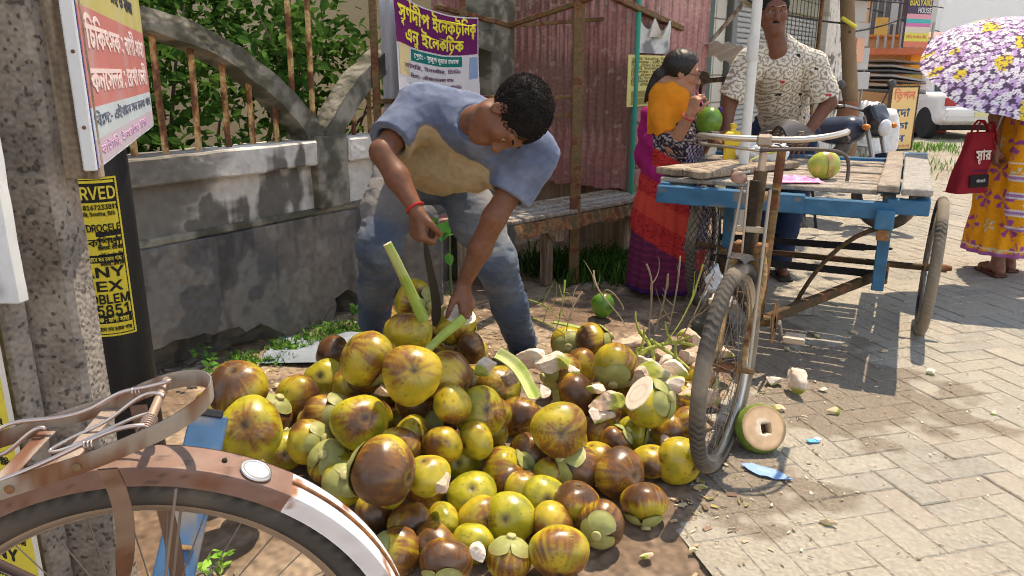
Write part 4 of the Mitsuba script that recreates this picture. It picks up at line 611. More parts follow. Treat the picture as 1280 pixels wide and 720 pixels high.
m_, c_ = leaves(pts, 0.055, col=MD, seed=5); put('wall_creeper', m_, 'thin_leaf', False, None, c_); labels['wall_creeper'] = {'label': 'low green creeper sprouting along the coping under the rusty bars', 'category': 'plant'}
tb = thing('tree', 'brown tree trunk behind the wall with leaves overhead', 'tree')
m_ = tube(spline([wl(0.95, 0, -1.9), wl(0.9, 1.4, -1.9), wl(0.93, 2.6, -1.95)], 14), np.linspace(0.12, 0.09, 14), 14); put('trunk', m_, 'matte', True, tb, tint(m_, (0.15, 0.09, 0.06), .35, 14, 2))
yh = thing('yellow_house', 'pale yellow house wall glimpsed through the leaves behind the compound wall', 'house')
put('wall', box((8.0, 0.2, 6.6), 0.01, wl(2.6, 3.2, -3.2), np.stack([WU, -WN, UP], 1)), 'matte', False, yh, (0.50, 0.44, 0.27))
put('window', box((0.7, 0.06, 1.0), 0.01, wl(0.0, 2.2, -3.08), np.stack([WU, -WN, UP], 1)), 'semi', False, yh, (0.12, 0.12, 0.13))
# unseen tree added behind the shed so that its shade falls on the stall
branchy('shade_tree', 'unseen leafy tree added behind the red shed to shade the stall', 'tree', (0.75, 7.6, 0), [((0.6, 6.9, 4.1), (1.35, 1.1, 0.8), 1.5), ((2.0, 6.6, 4.4), (1.1, 0.9, 0.75), 1.1)], 0.14, 1500, 0.13, MD, 77)

# grass and weeds
def tuft(pts, h, seed, col=((0.07, 0.17, 0.03), (0.2, 0.36, 0.07)), w=0.004):
    r = np.random.default_rng(seed); n = len(pts); a = r.uniform(0, 6.28, n); l = r.uniform(.5, 1.1, n) * h; ln = r.uniform(.2, .8, n); d = np.stack([np.cos(a), np.sin(a), a * 0], 1); s = np.stack([-np.sin(a), np.cos(a), a * 0], 1) * w
    v = np.stack([pts - s, pts + s, pts + d * (l * ln * .4)[:, None] + UP * (l * .65)[:, None] - s * .7, pts + d * (l * ln * .4)[:, None] + UP * (l * .65)[:, None] + s * .7, pts + d * (l * ln)[:, None] + UP * (l * .9)[:, None]], 1)
    F_ = (np.array([[0, 1, 3], [0, 3, 2], [2, 3, 4]])[None] + (np.arange(n) * 5)[:, None, None]).reshape(-1, 3)
    t = r.random((n, 1)); c = (np.asarray(col[0]) * (1 - t) + np.asarray(col[1]) * t) * r.uniform(.8, 1.15, (n, 1)); return mesh(v.reshape(-1, 3), F_), np.repeat(c, 5, 0)
def scatter(n, cs, sd, seed):
    r = np.random.default_rng(seed); k = r.integers(0, len(cs), n); p = np.array([c[:2] for c in cs])[k] + r.normal(0, 1, (n, 2)) * np.asarray(sd)
    return np.stack([p[:, 0], p[:, 1], g_height(p[:, 0], p[:, 1]) - 0.004], 1)
spots = [wl(s_, 0, n_) for s_, n_ in ((0.62, 0.12), (0.75, 0.16), (0.9, 0.13), (0.55, 0.2), (0.8, 0.24), (1.0, 0.18), (0.42, 0.12))]
m_, c_ = tuft(scatter(520, spots, 0.04, 3), 0.06, 4, ((0.06, 0.14, 0.03), (0.2, 0.32, 0.08)))
pts = scatter(500, spots, 0.04, 8) + V(0, 0, 0.02); m2, c2 = leaves(pts, 0.03, col=((0.07, 0.19, 0.03), (0.2, 0.4, 0.07)), seed=9, droop=0)
put('grass', cat([m_, m2]), 'thin_leaf', False, None, np.vstack([c_, c2]), kind='stuff'); labels['grass'].update(label='short bright grass at the foot of the compound wall', category='grass')
spots = [V(x, y, 0) for x, y in ((0.35, 4.9), (0.55, 4.95), (0.75, 5.0), (0.85, 5.1), (0.6, 5.2), (0.3, 5.1), (0.45, 4.75), (0.2, 4.95), (0.7, 4.8))]
m_, c_ = tuft(scatter(1500, spots, 0.09, 13), 0.17, 14, ((0.03, 0.08, 0.015), (0.10, 0.2, 0.04)), 0.006)
put('grass', m_, 'thin_leaf', False, None, c_, kind='stuff'); labels['grass_001'].update(label='dark rank grass growing under the plank bench', category='grass')
def weed(px, py, n, sz, h, lb, spread=0.05, cols=((0.08, 0.22, 0.04), (0.2, 0.42, 0.08)), sd=0, z=None):
    b = ground_at(px, py); b[2] = g_height(b[0], b[1]) if z is None else z; k = thing('weed', lb, 'plant'); r = np.random.default_rng(900 + sd + int(px)); st = []; lp = []
    for i_ in range(n):
        e = b + V(r.normal(0, spread), r.normal(0, spread), h * r.uniform(.4, 1)); st.append(tube(spline([b, (b + e) / 2 + V(0, 0, h * .15), e], 6), 0.0016, 5)); lp += [e, (b + e) / 2 + r.normal(0, .006, 3), e + r.normal(0, .01, 3)]
    m = cat(st); put('stem', m, 'matte', True, k, (0.12, 0.22, 0.05))
    for q in lp:
        m, c = leaves(np.array([q]), sz, col=cols, seed=int(r.integers(1e6)), droop=0.0); put('leaf', m, 'thin_leaf', False, k, c)
weed(272, 712, 7, 0.032, 0.07, 'small lime green seedling behind the bicycle rim', 0.03, ((0.25, 0.5, 0.06), (0.4, 0.65, 0.12)))
weed(440, 402, 5, 0.04, 0.09, 'small green weed by the broken corner of the wall plinth')
weed(248, 478, 6, 0.035, 0.08, 'weed beside the cavity under the wall plinth, beyond the blue plank', 0.04)
weed(268, 462, 6, 0.035, 0.09, 'weed in the mouth of the cavity under the wall', 0.04)
weed(385, 432, 5, 0.03, 0.05, 'tiny weed at the hole in the wall plinth')
# broad-leaved sapling seen between the man's legs
b = at(565, 330, 4.1); b[2] = 0.0; k_ = thing('sapling', 'broad leaved green sapling seen between the bending man legs', 'plant'); r = np.random.default_rng(5)
put('stem', tube(spline([b, b + V(-.01, 0, .35), b + V(0.01, 0, .62)], 8), np.linspace(.008, .004, 8), 7), 'matte', True, k_, (0.1, 0.16, 0.05))
for px, py, s_ in ((556, 290, .11), (574, 292, .10), (548, 283, .08), (567, 306, .11), (580, 312, .09), (560, 325, .08), (571, 283, .07), (585, 300, .07)):
    e = at(px, py, 4.02 + r.normal(0, .04)); m, c = leaves(np.array([e + V(0, 0, s_ * .5)]), s_, nrm=V(0, -1.2, 0.2), col=((0.07, 0.2, 0.04), (0.12, 0.30, 0.06)), seed=int(px), droop=1.0, aspect=.75, up=.2)
    put('leaf', m, 'thin_leaf', False, k_, c)

# ---------------------------------------------------------------- banner, iron frame, bench, stone
fr = thing('open_stall', 'rusty brown iron uprights and rails of an open stall before the shed', 'stall')
def post_at(px, py_top, Y, w, lab=None, py=200):
    x = at(px, py, Y)[0]; put('post', wobble(dense(box((w, w, 2.75), .003, V(x, Y, 1.37)), .2, 0, 1, 1), .003, 3, int(px)), 'rust', 30, fr, uv=(0.25, 0.58)); return V(x, Y, 0)
P2 = post_at(469, 0, 4.12, 0.036, py=80); P3 = post_at(579, 0, 4.66, 0.036, py=60); P1 = post_at(720, 0, 4.67, 0.062); P4 = post_at(847, 0, 5.9, 0.05, py=40)
def rail(a, b, w=0.035): put('rail', beam(a, b, w, w * .8, .003), 'rust', False, fr, uv=(0.25, 0.55))
Cn = at(637, 32, 5.15)
rail(at(545, 8, 4.66), Cn); rail(Cn, at(722, 4, 4.69)); rail(at(722, 4, 4.69), at(790, -24, 4.3)); rail(Cn + V(0, .02, 0.0), at(850, 17, 5.9)); rail(at(766, -4, 5.0), at(852, 36, 5.86), 0.045)
rail(P2 + UP * 1.12, P3 + UP * 1.125, 0.03); rail(P3 + V(0, .02, 1.125), P1 + V(0, .03, 1.125), 0.025); rail(P3 + V(0, .02, 1.02), P1 + V(0, .03, 1.02), 0.025)
bn = thing('banner', 'hanging white and purple cloth banner with yellow lettering behind the bending man', 'banner')
q00, q10 = at(491, -10, 4.06), at(598, 22, 4.74); bz = 0.62
bd = unit(V(q10[0] - q00[0], q10[1] - q00[1], 0)); bW = np.hypot(q10[0] - q00[0], q10[1] - q00[1]); bN = V(bd[1], -bd[0], 0)
def bpt(x, y, o=0.0):
    """A point of the hanging cloth: along, and down from its upper hem."""
    x, y = np.asarray(x, float), np.asarray(y, float)
    fold = 0.012 * np.sin(x * 21 + y * 5) * (0.3 + y) + 0.02 * np.sin(x * 6 + 2) * y
    top = q00[2] + (q10[2] - q00[2]) * (x / bW) - 0.035 * np.sin(np.clip(x / bW, 0, 1) * math.pi); z = top - y * (1 - .12 * x / bW)
    return (V(q00[0], q00[1], 0) + bd * (x)[..., None] + bN * (fold + o)[..., None] + UP * z[..., None])
def cloth(x0, x1, y0, y1, o=0.0, nx=40, ny=24, th=0.001): return sheet(lambda u, v: bpt(x0 + u * (x1 - x0), y0 + v * (y1 - y0), o), nx, ny, th)
m_ = cloth(0, bW, 0, bz); put('cloth', m_, 'cloth', True, bn, tint(m_, (0.56, 0.54, 0.55), .06, 6, 4))
put('purple_field', cloth(0.0, bW - 0.01, 0.008, bz * .37, 0.002), 'cloth', True, bn, (0.11, 0.012, 0.085))
put('green_field', cloth(bW * .17, bW * .76, bz * .385, bz * .48, 0.002, 30, 6), 'cloth', True, bn, (0.01, 0.14, 0.115))
put('photo_field', cloth(bW * .87, bW * .985, bz * .40, bz * .62, 0.002, 8, 8), 'cloth', True, bn, (0.22, 0.30, 0.46))
put('cream_field', cloth(bW * .02, bW * .15, bz * .36, bz * .62, 0.0015, 8, 8), 'cloth', True, bn, (0.55, 0.45, 0.24))
def on_banner(m, x, y, o, c_):
    m = m.copy(); v = m.vertices; m.vertices = bpt(x + v[:, 0], y - v[:, 1], 0.0) + bN * (o + v[:, 2])[:, None]; put('lettering', m, 'cloth', False, bn, c_)
on_banner(glyphs('banner_top', bW * .93, 0.085), bW * .03, bz * .175, 0.0035, (0.66, 0.60, 0.05)); on_banner(glyphs('banner_low', bW * .68, 0.08), bW * .10, bz * .335, 0.0035, (0.66, 0.60, 0.05))
on_banner(glyphs('banner_name', bW * .52, 0.030), bW * .20, bz * .45, 0.0035, (0.6, 0.62, 0.6))
for j in range(4): on_banner(glyphs(('line', 'sign_d', 'line', 'sign_b')[j], bW * (.66, .5, .6, .5)[j], 0.022), bW * (.08, .16, .15, .16)[j], bz * (.545 + .075 * j), 0.0035, (0.12, 0.06, 0.12))
wc = at(473, -10, 4.17); m_ = sheet(lambda u, v: V(wc[0], 4.18, wc[2]) + np.stack([u * 0.15, 0.10 * u + 0.014 * np.sin(u * 12 + v * 2), -v * 0.85], -1), 24, 20, 0.0012)
solo('white_cloth', 'plain white cloth hanging beside the purple banner on the thin post', 'cloth', m_, 'cloth', True, tint(m_, (0.5, 0.5, 0.52), .1, 6, 9))

be = thing('bench', 'plank bench with worn striped top before the red shed', 'bench')
b0, b1 = V(-0.02, 4.27, .45), V(1.12, 5.37, .45); bu = unit(b1 - b0); bnrm = V(bu[1], -bu[0], 0)
for j, (o, w, z, t_) in enumerate(((0.03, 0.055, 0.0, .3), (-0.03, 0.05, 0.004, .8), (-0.085, 0.05, -.003, .15), (-0.145, 0.06, 0.003, .7), (-.215, 0.07, 0.0, .15), (-.30, 0.08, 0.002, .1))):
    put('plank', wobble(beam(b0 + bnrm * (o - .03) + UP * z - bu * (j % 3) * .02, b1 + bnrm * (o - .03) + UP * z, w, 0.022, .004, sub=2), .003, 7, j), 'wood', 30, be, uv=(t_, j * .13))
def skirt(u, v):
    s = u * 1.55; return b0[None, None] + bu * s[..., None] + bnrm * (0.045 + 0.035 * v + 0.006 * np.sin(s * 90))[..., None] - UP * (0.012 + v * 0.07 + 0.008 * np.sin(s * 17) * v)[..., None]
put('skirt', sheet(skirt, 130, 5, 0.003), 'rust', 40, be, uv=(0.22, 0.5))
for s_ in (0.42, 1.2):
    c_ = b0 + bu * s_; put('leg', cat([box((.07, .05, .44), .004, V(c_[0], c_[1], .21) - bnrm * .10, np.stack([bu, -bnrm, UP], 1)), extrude([(-.13, .0), (.13, 0), (.035, -.15), (-.035, -.15)], .04, V(c_[0], c_[1], .435) - bnrm * .02, np.stack([bu, UP, bnrm], 1))]), 'wood', False, be, uv=(0.0, .5))
put('leg', box((.06, .06, .44), .004, V(*(b0 + bu * .08 - bnrm * .2)[:2], .21)), 'wood', False, be, uv=(0, .2))
solo('plank', 'loose red brown plank lying along the wall behind the bending man', 'plank', beam(V(-.62, 4.33, .43), V(0.0, 4.78, .44), .16, .03, .005), 'tin', 25, uv=(.5, .5))
solo('trestle', 'low dark trestle under the loose plank behind the bending man', 'trestle', box((.06, .1, .42), .004, V(-.3, 4.56, .2)), 'wood', False, uv=(0, .1))
c_ = at(524, 330, 4.12); m_ = trimesh.creation.icosphere(4); m_.vertices = np.sign(m_.vertices) * np.abs(m_.vertices) ** 0.55; m_.vertices *= [0.13, 0.06, 0.38]; m_ = wobble(m_, .02, 7, 4)
solo('stone_slab', 'upright rounded grey stone slab behind the bending man', 'stone', move(m_, V(c_[0], 4.15, 0.2), rotz(.5)), 'plaster', True, uv=(.1, .5))
# ================================================================ the heap of palm fruit
FRUIT = [(-0.463, 2.307, 0.390, 0.168), (-0.363, 2.547, 0.394, 0.160), (-0.300, 2.154, 0.395, 0.168), (-0.788, 3.166, 0.078, 0.156), (-0.750, 2.883, 0.075, 0.157), (-0.640, 2.802, 0.078, 0.146), (-0.622, 2.377, 0.149, 0.160), (-0.463, 2.144, 0.242, 0.160), (-0.405, 2.512, 0.073, 0.145), (-0.272, 2.375, 0.138, 0.160), (-0.213, 2.332, 0.314, 0.160), (-0.186, 2.820, 0.077, 0.154), (-0.254, 3.138, 0.074, 0.147), (-0.104, 2.300, 0.202, 0.160), (-0.048, 2.694, 0.121, 0.160), (0.029, 2.531, 0.073, 0.146), (-0.404, 3.026, 0.368, 0.160), (-0.220, 2.760, 0.356, 0.160), (-0.619, 3.632, 0.076, 0.152), (-0.809, 2.684, 0.086, 0.160), (-0.643, 2.212, 0.141, 0.134), (-0.558, 2.133, 0.113, 0.130), (-0.498, 2.037, 0.094, 0.126), (-0.334, 1.802, 0.265, 0.168), (-0.169, 2.227, 0.068, 0.136), (-0.030, 2.154, 0.074, 0.145), (-0.115, 2.013, 0.069, 0.137), (-0.007, 1.895, 0.069, 0.137), (-0.191, 1.905, 0.050, 0.105), (-0.103, 1.803, 0.052, 0.109), (-0.008, 1.729, 0.052, 0.110), (-0.168, 1.704, 0.063, 0.126), (-0.300, 1.754, 0.058, 0.124), (-0.259, 1.738, 0.140, 0.087), (0.057, 2.250, 0.070, 0.143), (0.144, 2.173, 0.204, 0.160), (0.242, 2.687, 0.098, 0.160), (0.210, 2.939, 0.080, 0.160), (0.301, 2.425, 0.065, 0.138), (0.200, 2.164, 0.072, 0.143), (0.332, 2.125, 0.077, 0.154), (0.183, 1.949, 0.089, 0.121), (0.246, 1.862, 0.075, 0.121), (0.094, 2.010, 0.060, 0.127), (0.120, 1.734, 0.073, 0.145), (0.385, 1.990, 0.064, 0.128), (0.535, 2.223, 0.073, 0.147), (0.621, 2.481, 0.066, 0.132), (0.415, 2.444, 0.056, 0.112), (0.458, 2.391, 0.195, 0.160), (0.629, 2.695, 0.061, 0.122), (0.389, 2.718, 0.208, 0.160), (0.354, 3.217, 0.115, 0.158), (0.259, 3.312, 0.074, 0.155), (0.296, 3.057, 0.072, 0.144), (0.399, 2.797, 0.060, 0.120), (0.742, 2.875, 0.075, 0.150), (0.047, 2.014, 0.142, 0.089), (0.346, 2.329, 0.084, 0.102), (-0.849, 2.210, 0.327, 0.168), (-0.740, 1.988, 0.295, 0.168), (-0.869, 2.556, 0.070, 0.141), (-0.736, 2.247, 0.089, 0.115), (-0.710, 2.348, 0.059, 0.125), (-1.126, 2.661, 0.060, 0.121)]
UNDER = [(-0.161, 2.792, 0.236, 0.131), (-0.319, 2.310, 0.235, 0.122), (-0.802, 1.963, 0.172, 0.127), (-0.312, 2.192, 0.170, 0.134), (-0.419, 2.536, 0.187, 0.121), (-0.448, 2.307, 0.185, 0.121), (-0.418, 3.009, 0.161, 0.123), (-0.852, 2.219, 0.116, 0.125), (-0.772, 2.011, 0.069, 0.122), (-0.419, 1.764, 0.055, 0.118), (-0.267, 2.685, 0.066, 0.125), (-0.287, 2.599, 0.254, 0.125), (-0.334, 1.895, 0.171, 0.125), (-0.112, 2.173, 0.167, 0.125), (-0.328, 2.057, 0.208, 0.125), (-0.521, 2.299, 0.071, 0.125), (-0.270, 2.485, 0.205, 0.125), (-0.328, 2.822, 0.252, 0.125), (-0.151, 2.667, 0.293, 0.125), (-0.334, 2.634, 0.147, 0.125), (-0.312, 2.792, 0.132, 0.125), (-0.303, 2.712, 0.242, 0.125), (-0.383, 2.456, 0.272, 0.125), (-0.693, 2.474, 0.084, 0.125), (0.512, 2.496, 0.114, 0.125), (-0.062, 2.422, 0.143, 0.125), (-0.277, 2.529, 0.078, 0.125), (0.195, 2.290, 0.113, 0.125), (-0.208, 2.094, 0.193, 0.125), (-0.230, 1.877, 0.214, 0.125), (0.349, 2.605, 0.072, 0.125), (-0.256, 2.033, 0.085, 0.125), (-0.495, 2.418, 0.156, 0.125), (-0.185, 2.188, 0.283, 0.125), (-0.364, 2.213, 0.060, 0.125), (-0.475, 2.194, 0.062, 0.125), (-0.284, 1.865, 0.074, 0.125), (-0.388, 1.914, 0.074, 0.125), (-0.491, 2.414, 0.278, 0.125)]
TIPS = {0: (-0.6, 0.5, 0.3), 1: (0.1, 0.95, 0.1), 2: (0.2, 0.25, 1), 3: (-0.7, 0.2, 0.2), 4: (-0.1, 0.3, 1), 5: (-0.85, 0.1, 0.1), 6: (-0.5, -0.2, -0.3), 7: (0.37, 0.33, 1), 9: (0.2, 0.3, -0.9), 10: (0.5, -0.2, 0.2), 11: (0.1, 0.5, 1), 12: (0, 0.9, 0.2), 13: (0.35, 0.3, 1), 14: (0.4, 0.25, 1), 15: (-0.25, -0.5, 1), 17: (-0.2, 0.6, 0.3), 19: (-0.5, 0, 1), 20: (-0.6, -0.2, -0.4), 21: (0.1, -0.5, -0.85), 22: (-0.2, -0.55, -0.8), 23: (0.85, -0.1, 0.35), 24: (0, 0.1, 1), 26: (0, 0.6, 1), 27: (-0.2, 0.25, 1), 29: (-0.3, -0.6, 1), 32: (0.7, -0.2, -0.2), 33: (0.4, 0.3, -0.8), 35: (0.05, 0, 1), 36: (0.6, 0.3, 0.1), 37: (0.7, 0.1, -0.3), 40: (0.55, 0.1, 1), 41: (0.1, 0.75, 0.2), 42: (0.3, 0.2, -0.9), 43: (0.15, 0.25, 1), 44: (0, -0.75, 1), 45: (0.0, 0.8, -0.3), 46: (0.6, -0.3, 1), 47: (0.8, 0.2, -0.1), 48: (-0.8, 0.1, 0.2), 53: (0.1, 0.1, -0.9), 59: (0, 0.8, 1), 60: (0.1, 0.3, 1), 62: (0.4, 0, 1)}
HUE = {0: (0.5, 0.45), 1: (0.15, 0.35), 2: (0.5, 0.3), 3: (0.9, 0.2), 4: (0.15, 0.75), 5: (0.7, 0.4), 6: (0.7, 0.35), 7: (0.25, 0.75), 8: (0.45, 0.5), 9: (0.85, 0.4), 10: (0.55, 0.25), 11: (0.5, 0.4), 12: (0.4, 0.5), 13: (0.3, 0.7), 14: (0.35, 0.55), 15: (0.55, 0.6), 16: (0.45, 0.4), 17: (0.3, 0.35), 18: (0.6, 0.25), 19: (0.6, 0.5), 20: (0.3, 0.5), 21: (0.3, 0.9), 22: (0.1, 0.95), 23: (0.75, 0.5), 24: (0.15, 0.95), 25: (0.5, 0.6), 26: (0.15, 0.9), 27: (0.05, 0.9), 28: (0.3, 0.8), 29: (0.15, 0.9), 30: (0.4, 0.6), 31: (0.65, 0.3), 32: (0.6, 0.35), 33: (0.5, 0.4), 34: (0.95, 0.3), 35: (0.4, 0.55), 36: (0.75, 0.3), 37: (0.5, 0.4), 38: (0.8, 0.3), 39: (0.85, 0.3), 40: (0.8, 0.25), 41: (0.55, 0.5), 42: (0.8, 0.3), 43: (0.02, 0.9), 44: (0.45, 0.45), 45: (0.6, 0.6), 46: (0.2, 0.45), 47: (0.6, 0.4), 48: (0.3, 0.8), 49: (0.3, 0.6), 50: (0.2, 0.3), 51: (0.5, 0.4), 52: (0.6, 0.3), 53: (0.35, 0.3), 54: (0.6, 0.3), 55: (0.3, 0.5), 56: (0.6, 0.4), 57: (0.6, 0.4), 58: (0.7, 0.4), 59: (0.75, 0.5), 60: (0.35, 0.85), 61: (0.8, 0.3), 62: (0.3, 0.85), 63: (0.85, 0.3), 64: (0.2, 0.7)}   # brown share, greenness
SAY = ['orange brown palm fruit with pale husk cap, third in second row of heap', 'golden yellow palm fruit, second in rearmost row of heap', 'orange brown palm fruit with dark tip, fourth in second row of heap', 'dark purple brown palm fruit, second in second row of heap', 'bright yellow green palm fruit with dark tip, leftmost in second row of heap', 'brown and yellow palm fruit with pale husk cap, third in third row of heap', 'brown and yellow palm fruit, third in fourth row of heap', 'yellow green palm fruit with dark tip, fourth in fourth row of heap', 'olive and brown palm fruit, fifth in fourth row of heap', 'dark purple brown palm fruit, sixth in fourth row of heap', 'orange brown palm fruit, fifth in second row of heap', 'orange brown palm fruit with dark tip, fourth in third row of heap', 'olive and brown palm fruit, sixth in second row of heap', 'yellow green palm fruit with dark tip, seventh in fourth row of heap', 'golden yellow palm fruit with dark tip, fifth in third row of heap', 'olive and brown palm fruit with dark tip, eighth in fourth row of heap', 'orange brown palm fruit, third in rearmost row of heap', 'golden yellow palm fruit held steady by the bending man and being cut with the blade', 'brown and yellow palm fruit, leftmost in rearmost row of heap', 'brown and yellow palm fruit with dark tip, second in third row of heap', 'golden yellow palm fruit, fourth in fifth row of heap', 'yellow green palm fruit with pale husk cap, leftmost in sixth row of heap', 'bright yellow green palm fruit with pale husk cap, leftmost in seventh row of heap', 'brown and yellow palm fruit with pale husk cap, second in sixth row of heap', 'bright yellow green palm fruit with dark tip, third in sixth row of heap', 'olive and brown palm fruit, fourth in sixth row of heap', 'bright yellow green palm fruit with dark tip, second in seventh row of heap', 'bright yellow green palm fruit with dark tip, seventh in front row of heap', 'yellow green palm fruit, third in front row of heap', 'bright yellow green palm fruit with dark tip, fifth in front row of heap', 'olive and brown palm fruit, sixth in front row of heap', 'brown and yellow palm fruit, fourth in front row of heap', 'brown and yellow palm fruit, leftmost in front row of heap', 'orange brown palm fruit, second in front row of heap', 'dark purple brown palm fruit, sixth in sixth row of heap', 'olive and brown palm fruit with dark tip, fifth in fifth row of heap', 'brown and yellow palm fruit, sixth in third row of heap', 'orange brown palm fruit with pale husk cap, seventh in second row of heap', 'dark purple brown palm fruit, sixth in fifth row of heap', 'dark purple brown palm fruit, seventh in sixth row of heap', 'dark purple brown palm fruit with dark tip, eighth in sixth row of heap', 'olive and brown palm fruit, fourth in seventh row of heap', 'dark purple brown palm fruit, ninth in front row of heap', 'bright yellow green palm fruit with dark tip, third in seventh row of heap', 'orange brown palm fruit with dark tip, eighth in front row of heap', 'brown and yellow palm fruit with pale husk cap, fifth in seventh row of heap', 'golden yellow palm fruit with dark tip, ninth in sixth row of heap', 'brown and yellow palm fruit, ninth in fourth row of heap', 'yellow green palm fruit with pale husk cap, eighth in fifth row of heap', 'golden palm fruit with its top sliced off white, beside the front wheel', 'golden yellow palm fruit, ninth in third row of heap', 'orange brown palm fruit, ninth in second row of heap', 'brown and yellow palm fruit, sixth in rearmost row of heap', 'golden yellow palm fruit with pale husk cap, fifth in rearmost row of heap', 'brown and yellow palm fruit, eighth in second row of heap', 'golden yellow palm fruit, seventh in third row of heap', 'brown and yellow palm fruit, tenth in second row of heap', 'brown and yellow palm fruit, fifth in sixth row of heap', 'brown and yellow palm fruit, seventh in fifth row of heap', 'dark purple brown palm fruit topping the left end of the heap', 'yellow green palm fruit with dark tip, leftmost in fifth row of heap', 'dark purple brown palm fruit, second in fourth row of heap', 'yellow green palm fruit with dark tip, second in fifth row of heap', 'dark purple brown palm fruit, third in fifth row of heap', 'yellow green palm fruit lying behind the loop of the bicycle carrier']
CR, CU, CF = V(1, 0, 0), V(0, SP, CP), V(0, CP, -SP)             # right, up and forward of someone standing at the camera
def fruit_mesh(D, ax, seed, brown, green, sub=4, cut=None):
    r = np.random.default_rng(seed); m = trimesh.creation.icosphere(sub, 1.0); u = np.array(m.vertices); th = np.arccos(np.clip(u[:, 2], -1, 1)); ph = np.arctan2(u[:, 1], u[:, 0])
    rad = 1 + 0.04 * np.cos(3 * ph + r.uniform(0, 6)) * np.sin(th) ** 2 + 0.13 * (meshkit.fbm(u * 1.3 + seed, 2, seed) - .5) - 0.10 * np.exp(-(th / 0.22) ** 2) - 0.02 * np.exp(-((math.pi - th) / .5) ** 2)
    sq = r.uniform(0.77, 0.92); v = u * rad[:, None] * [1, 1, sq]
    st = meshkit.fbm(np.stack([np.cos(ph) * 8, np.sin(ph) * 8, th * 0.5 + seed], 1), 3, seed); fine = meshkit.noise(np.stack([np.cos(ph) * 26, np.sin(ph) * 26, th * 1.6], 1) + seed, seed)
    big = meshkit.fbm(u * 0.85 + seed * 3.3, 2, seed + 2); band = 0.5 + 0.5 * np.cos(th * 1.0)
    b = brown * 1.15 - 0.16 + (big - .5) * 1.9 + (st - .5) * .7 + (fine - .5) * .5 - .1 * np.sin(th) + .25 * np.exp(-((th - .35) / .25) ** 2) * brown
    b = np.clip(b / 0.9, 0, 1)[:, None]; b = b * b * (3 - 2 * b)
    yel = np.array([0.50, 0.33, 0.018]) * (1 - green) + np.array([0.40, 0.37, 0.018]) * green; olive = np.array([0.15, 0.17, 0.015])
    o = np.clip((meshkit.fbm(u * 1.8 + seed * 1.7 + 9, 2, seed + 4) - .42) * 4, 0, 1)[:, None] * (.25 + .5 * green)
    base = yel * (1 - o) + olive * o; mid = np.array([0.22, 0.092, 0.014]); dk = np.array([0.082, 0.040, 0.018])
    w1 = np.clip(b * 2, 0, 1); w2 = np.clip(b * 2 - 1, 0, 1); c = (base * (1 - w1) + mid * w1) * (1 - w2) + dk * w2; c = c * (0.86 + .28 * fine[:, None])
    spot = (meshkit.noise(u * 21 + seed, seed + 6) > .83)[:, None] * (meshkit.noise(u * 3 + seed, 9) > .45)[:, None]; c = np.where(spot, c * .5, c)
    t = np.exp(-(th / .16) ** 2)[:, None]; c = c * (1 - t) + np.array([.035, .02, .012]) * t
    scar = np.exp(-((th - .2) / .05) ** 2)[:, None] * .4; c = c * (1 - scar) + np.array([.2, .13, .03]) * scar
    R = frame_to(ax); v = v @ rotz(r.uniform(0, 6)).T @ R.T * D / 2
    if cut is not None:
        n_, d_ = unit(cut[0]), cut[1] * D / 2; s = v @ n_ - d_; k = s > 0; v[k] -= np.outer(s[k], n_)
        q = v[k] @ frame_to(n_); e = np.linalg.norm(q[:, :2], axis=1) / (D / 2); g = meshkit.fbm(v[k] * 60, 3, 3)[:, None]
        c[k] = np.array([.70, .62, .50]) * (.85 + .3 * g); ring = np.exp(-((e - .42) / .05) ** 2)[:, None] * .4; c[k] = c[k] * (1 - ring) + np.array([.45, .28, .16]) * ring
    return mesh(v, m.faces), c, R
def calyx_mesh(D, R, seed):
    """Three overlapping husk scales clasping the stalk end, with the cut stalk."""
    r = np.random.default_rng(seed + 500); ms, cs = [], []
    for k_ in range(3):
        p0 = k_ * 2.094 + r.uniform(-.2, .2); w = r.uniform(1.15, 1.4); ln = r.uniform(.85, 1.15); lift = 1.035 + .02 * k_
        def f(u, v):
            t = v * ln * (1 - .25 * (2 * u - 1) ** 2); ph = p0 + (2 * u - 1) * w * (1 - .25 * v); th = math.pi - t; rr = lift + .05 * np.sin(v * 3.1) ** 2 + .04 * v * v * (meshkit.noise(np.stack([u * 5, v * 3, u * 0 + seed], -1)) - .3)
            return np.stack([rr * np.sin(th) * np.cos(ph), rr * np.sin(th) * np.sin(ph), rr * np.cos(th) * .95], -1)
        m = sheet(f, 12, 9, 0.03); ms.append(m); vv = np.asarray(m.vertices); g = meshkit.fbm(vv * 4 + k_, 3, seed)[:, None]; e = np.clip((vv[:, 2:3] + .62) * 3 + (g - .5) * 2, 0, 1)
        cs.append((np.array([.30, .31, .10]) * (1 - e) + np.array([.22, .14, .05]) * e) * (.7 + .6 * g))
    s = lathe([(0, -1.0), (.2, -.98), (.22, -1.1), (.19, -1.17), (0, -1.165)], 12); ms.append(s); cs.append(np.tile([.40, .38, .16], (len(s.vertices), 1)))
    m = cat(ms); return mesh(np.asarray(m.vertices) @ R.T * D / 2, m.faces), np.vstack(cs)
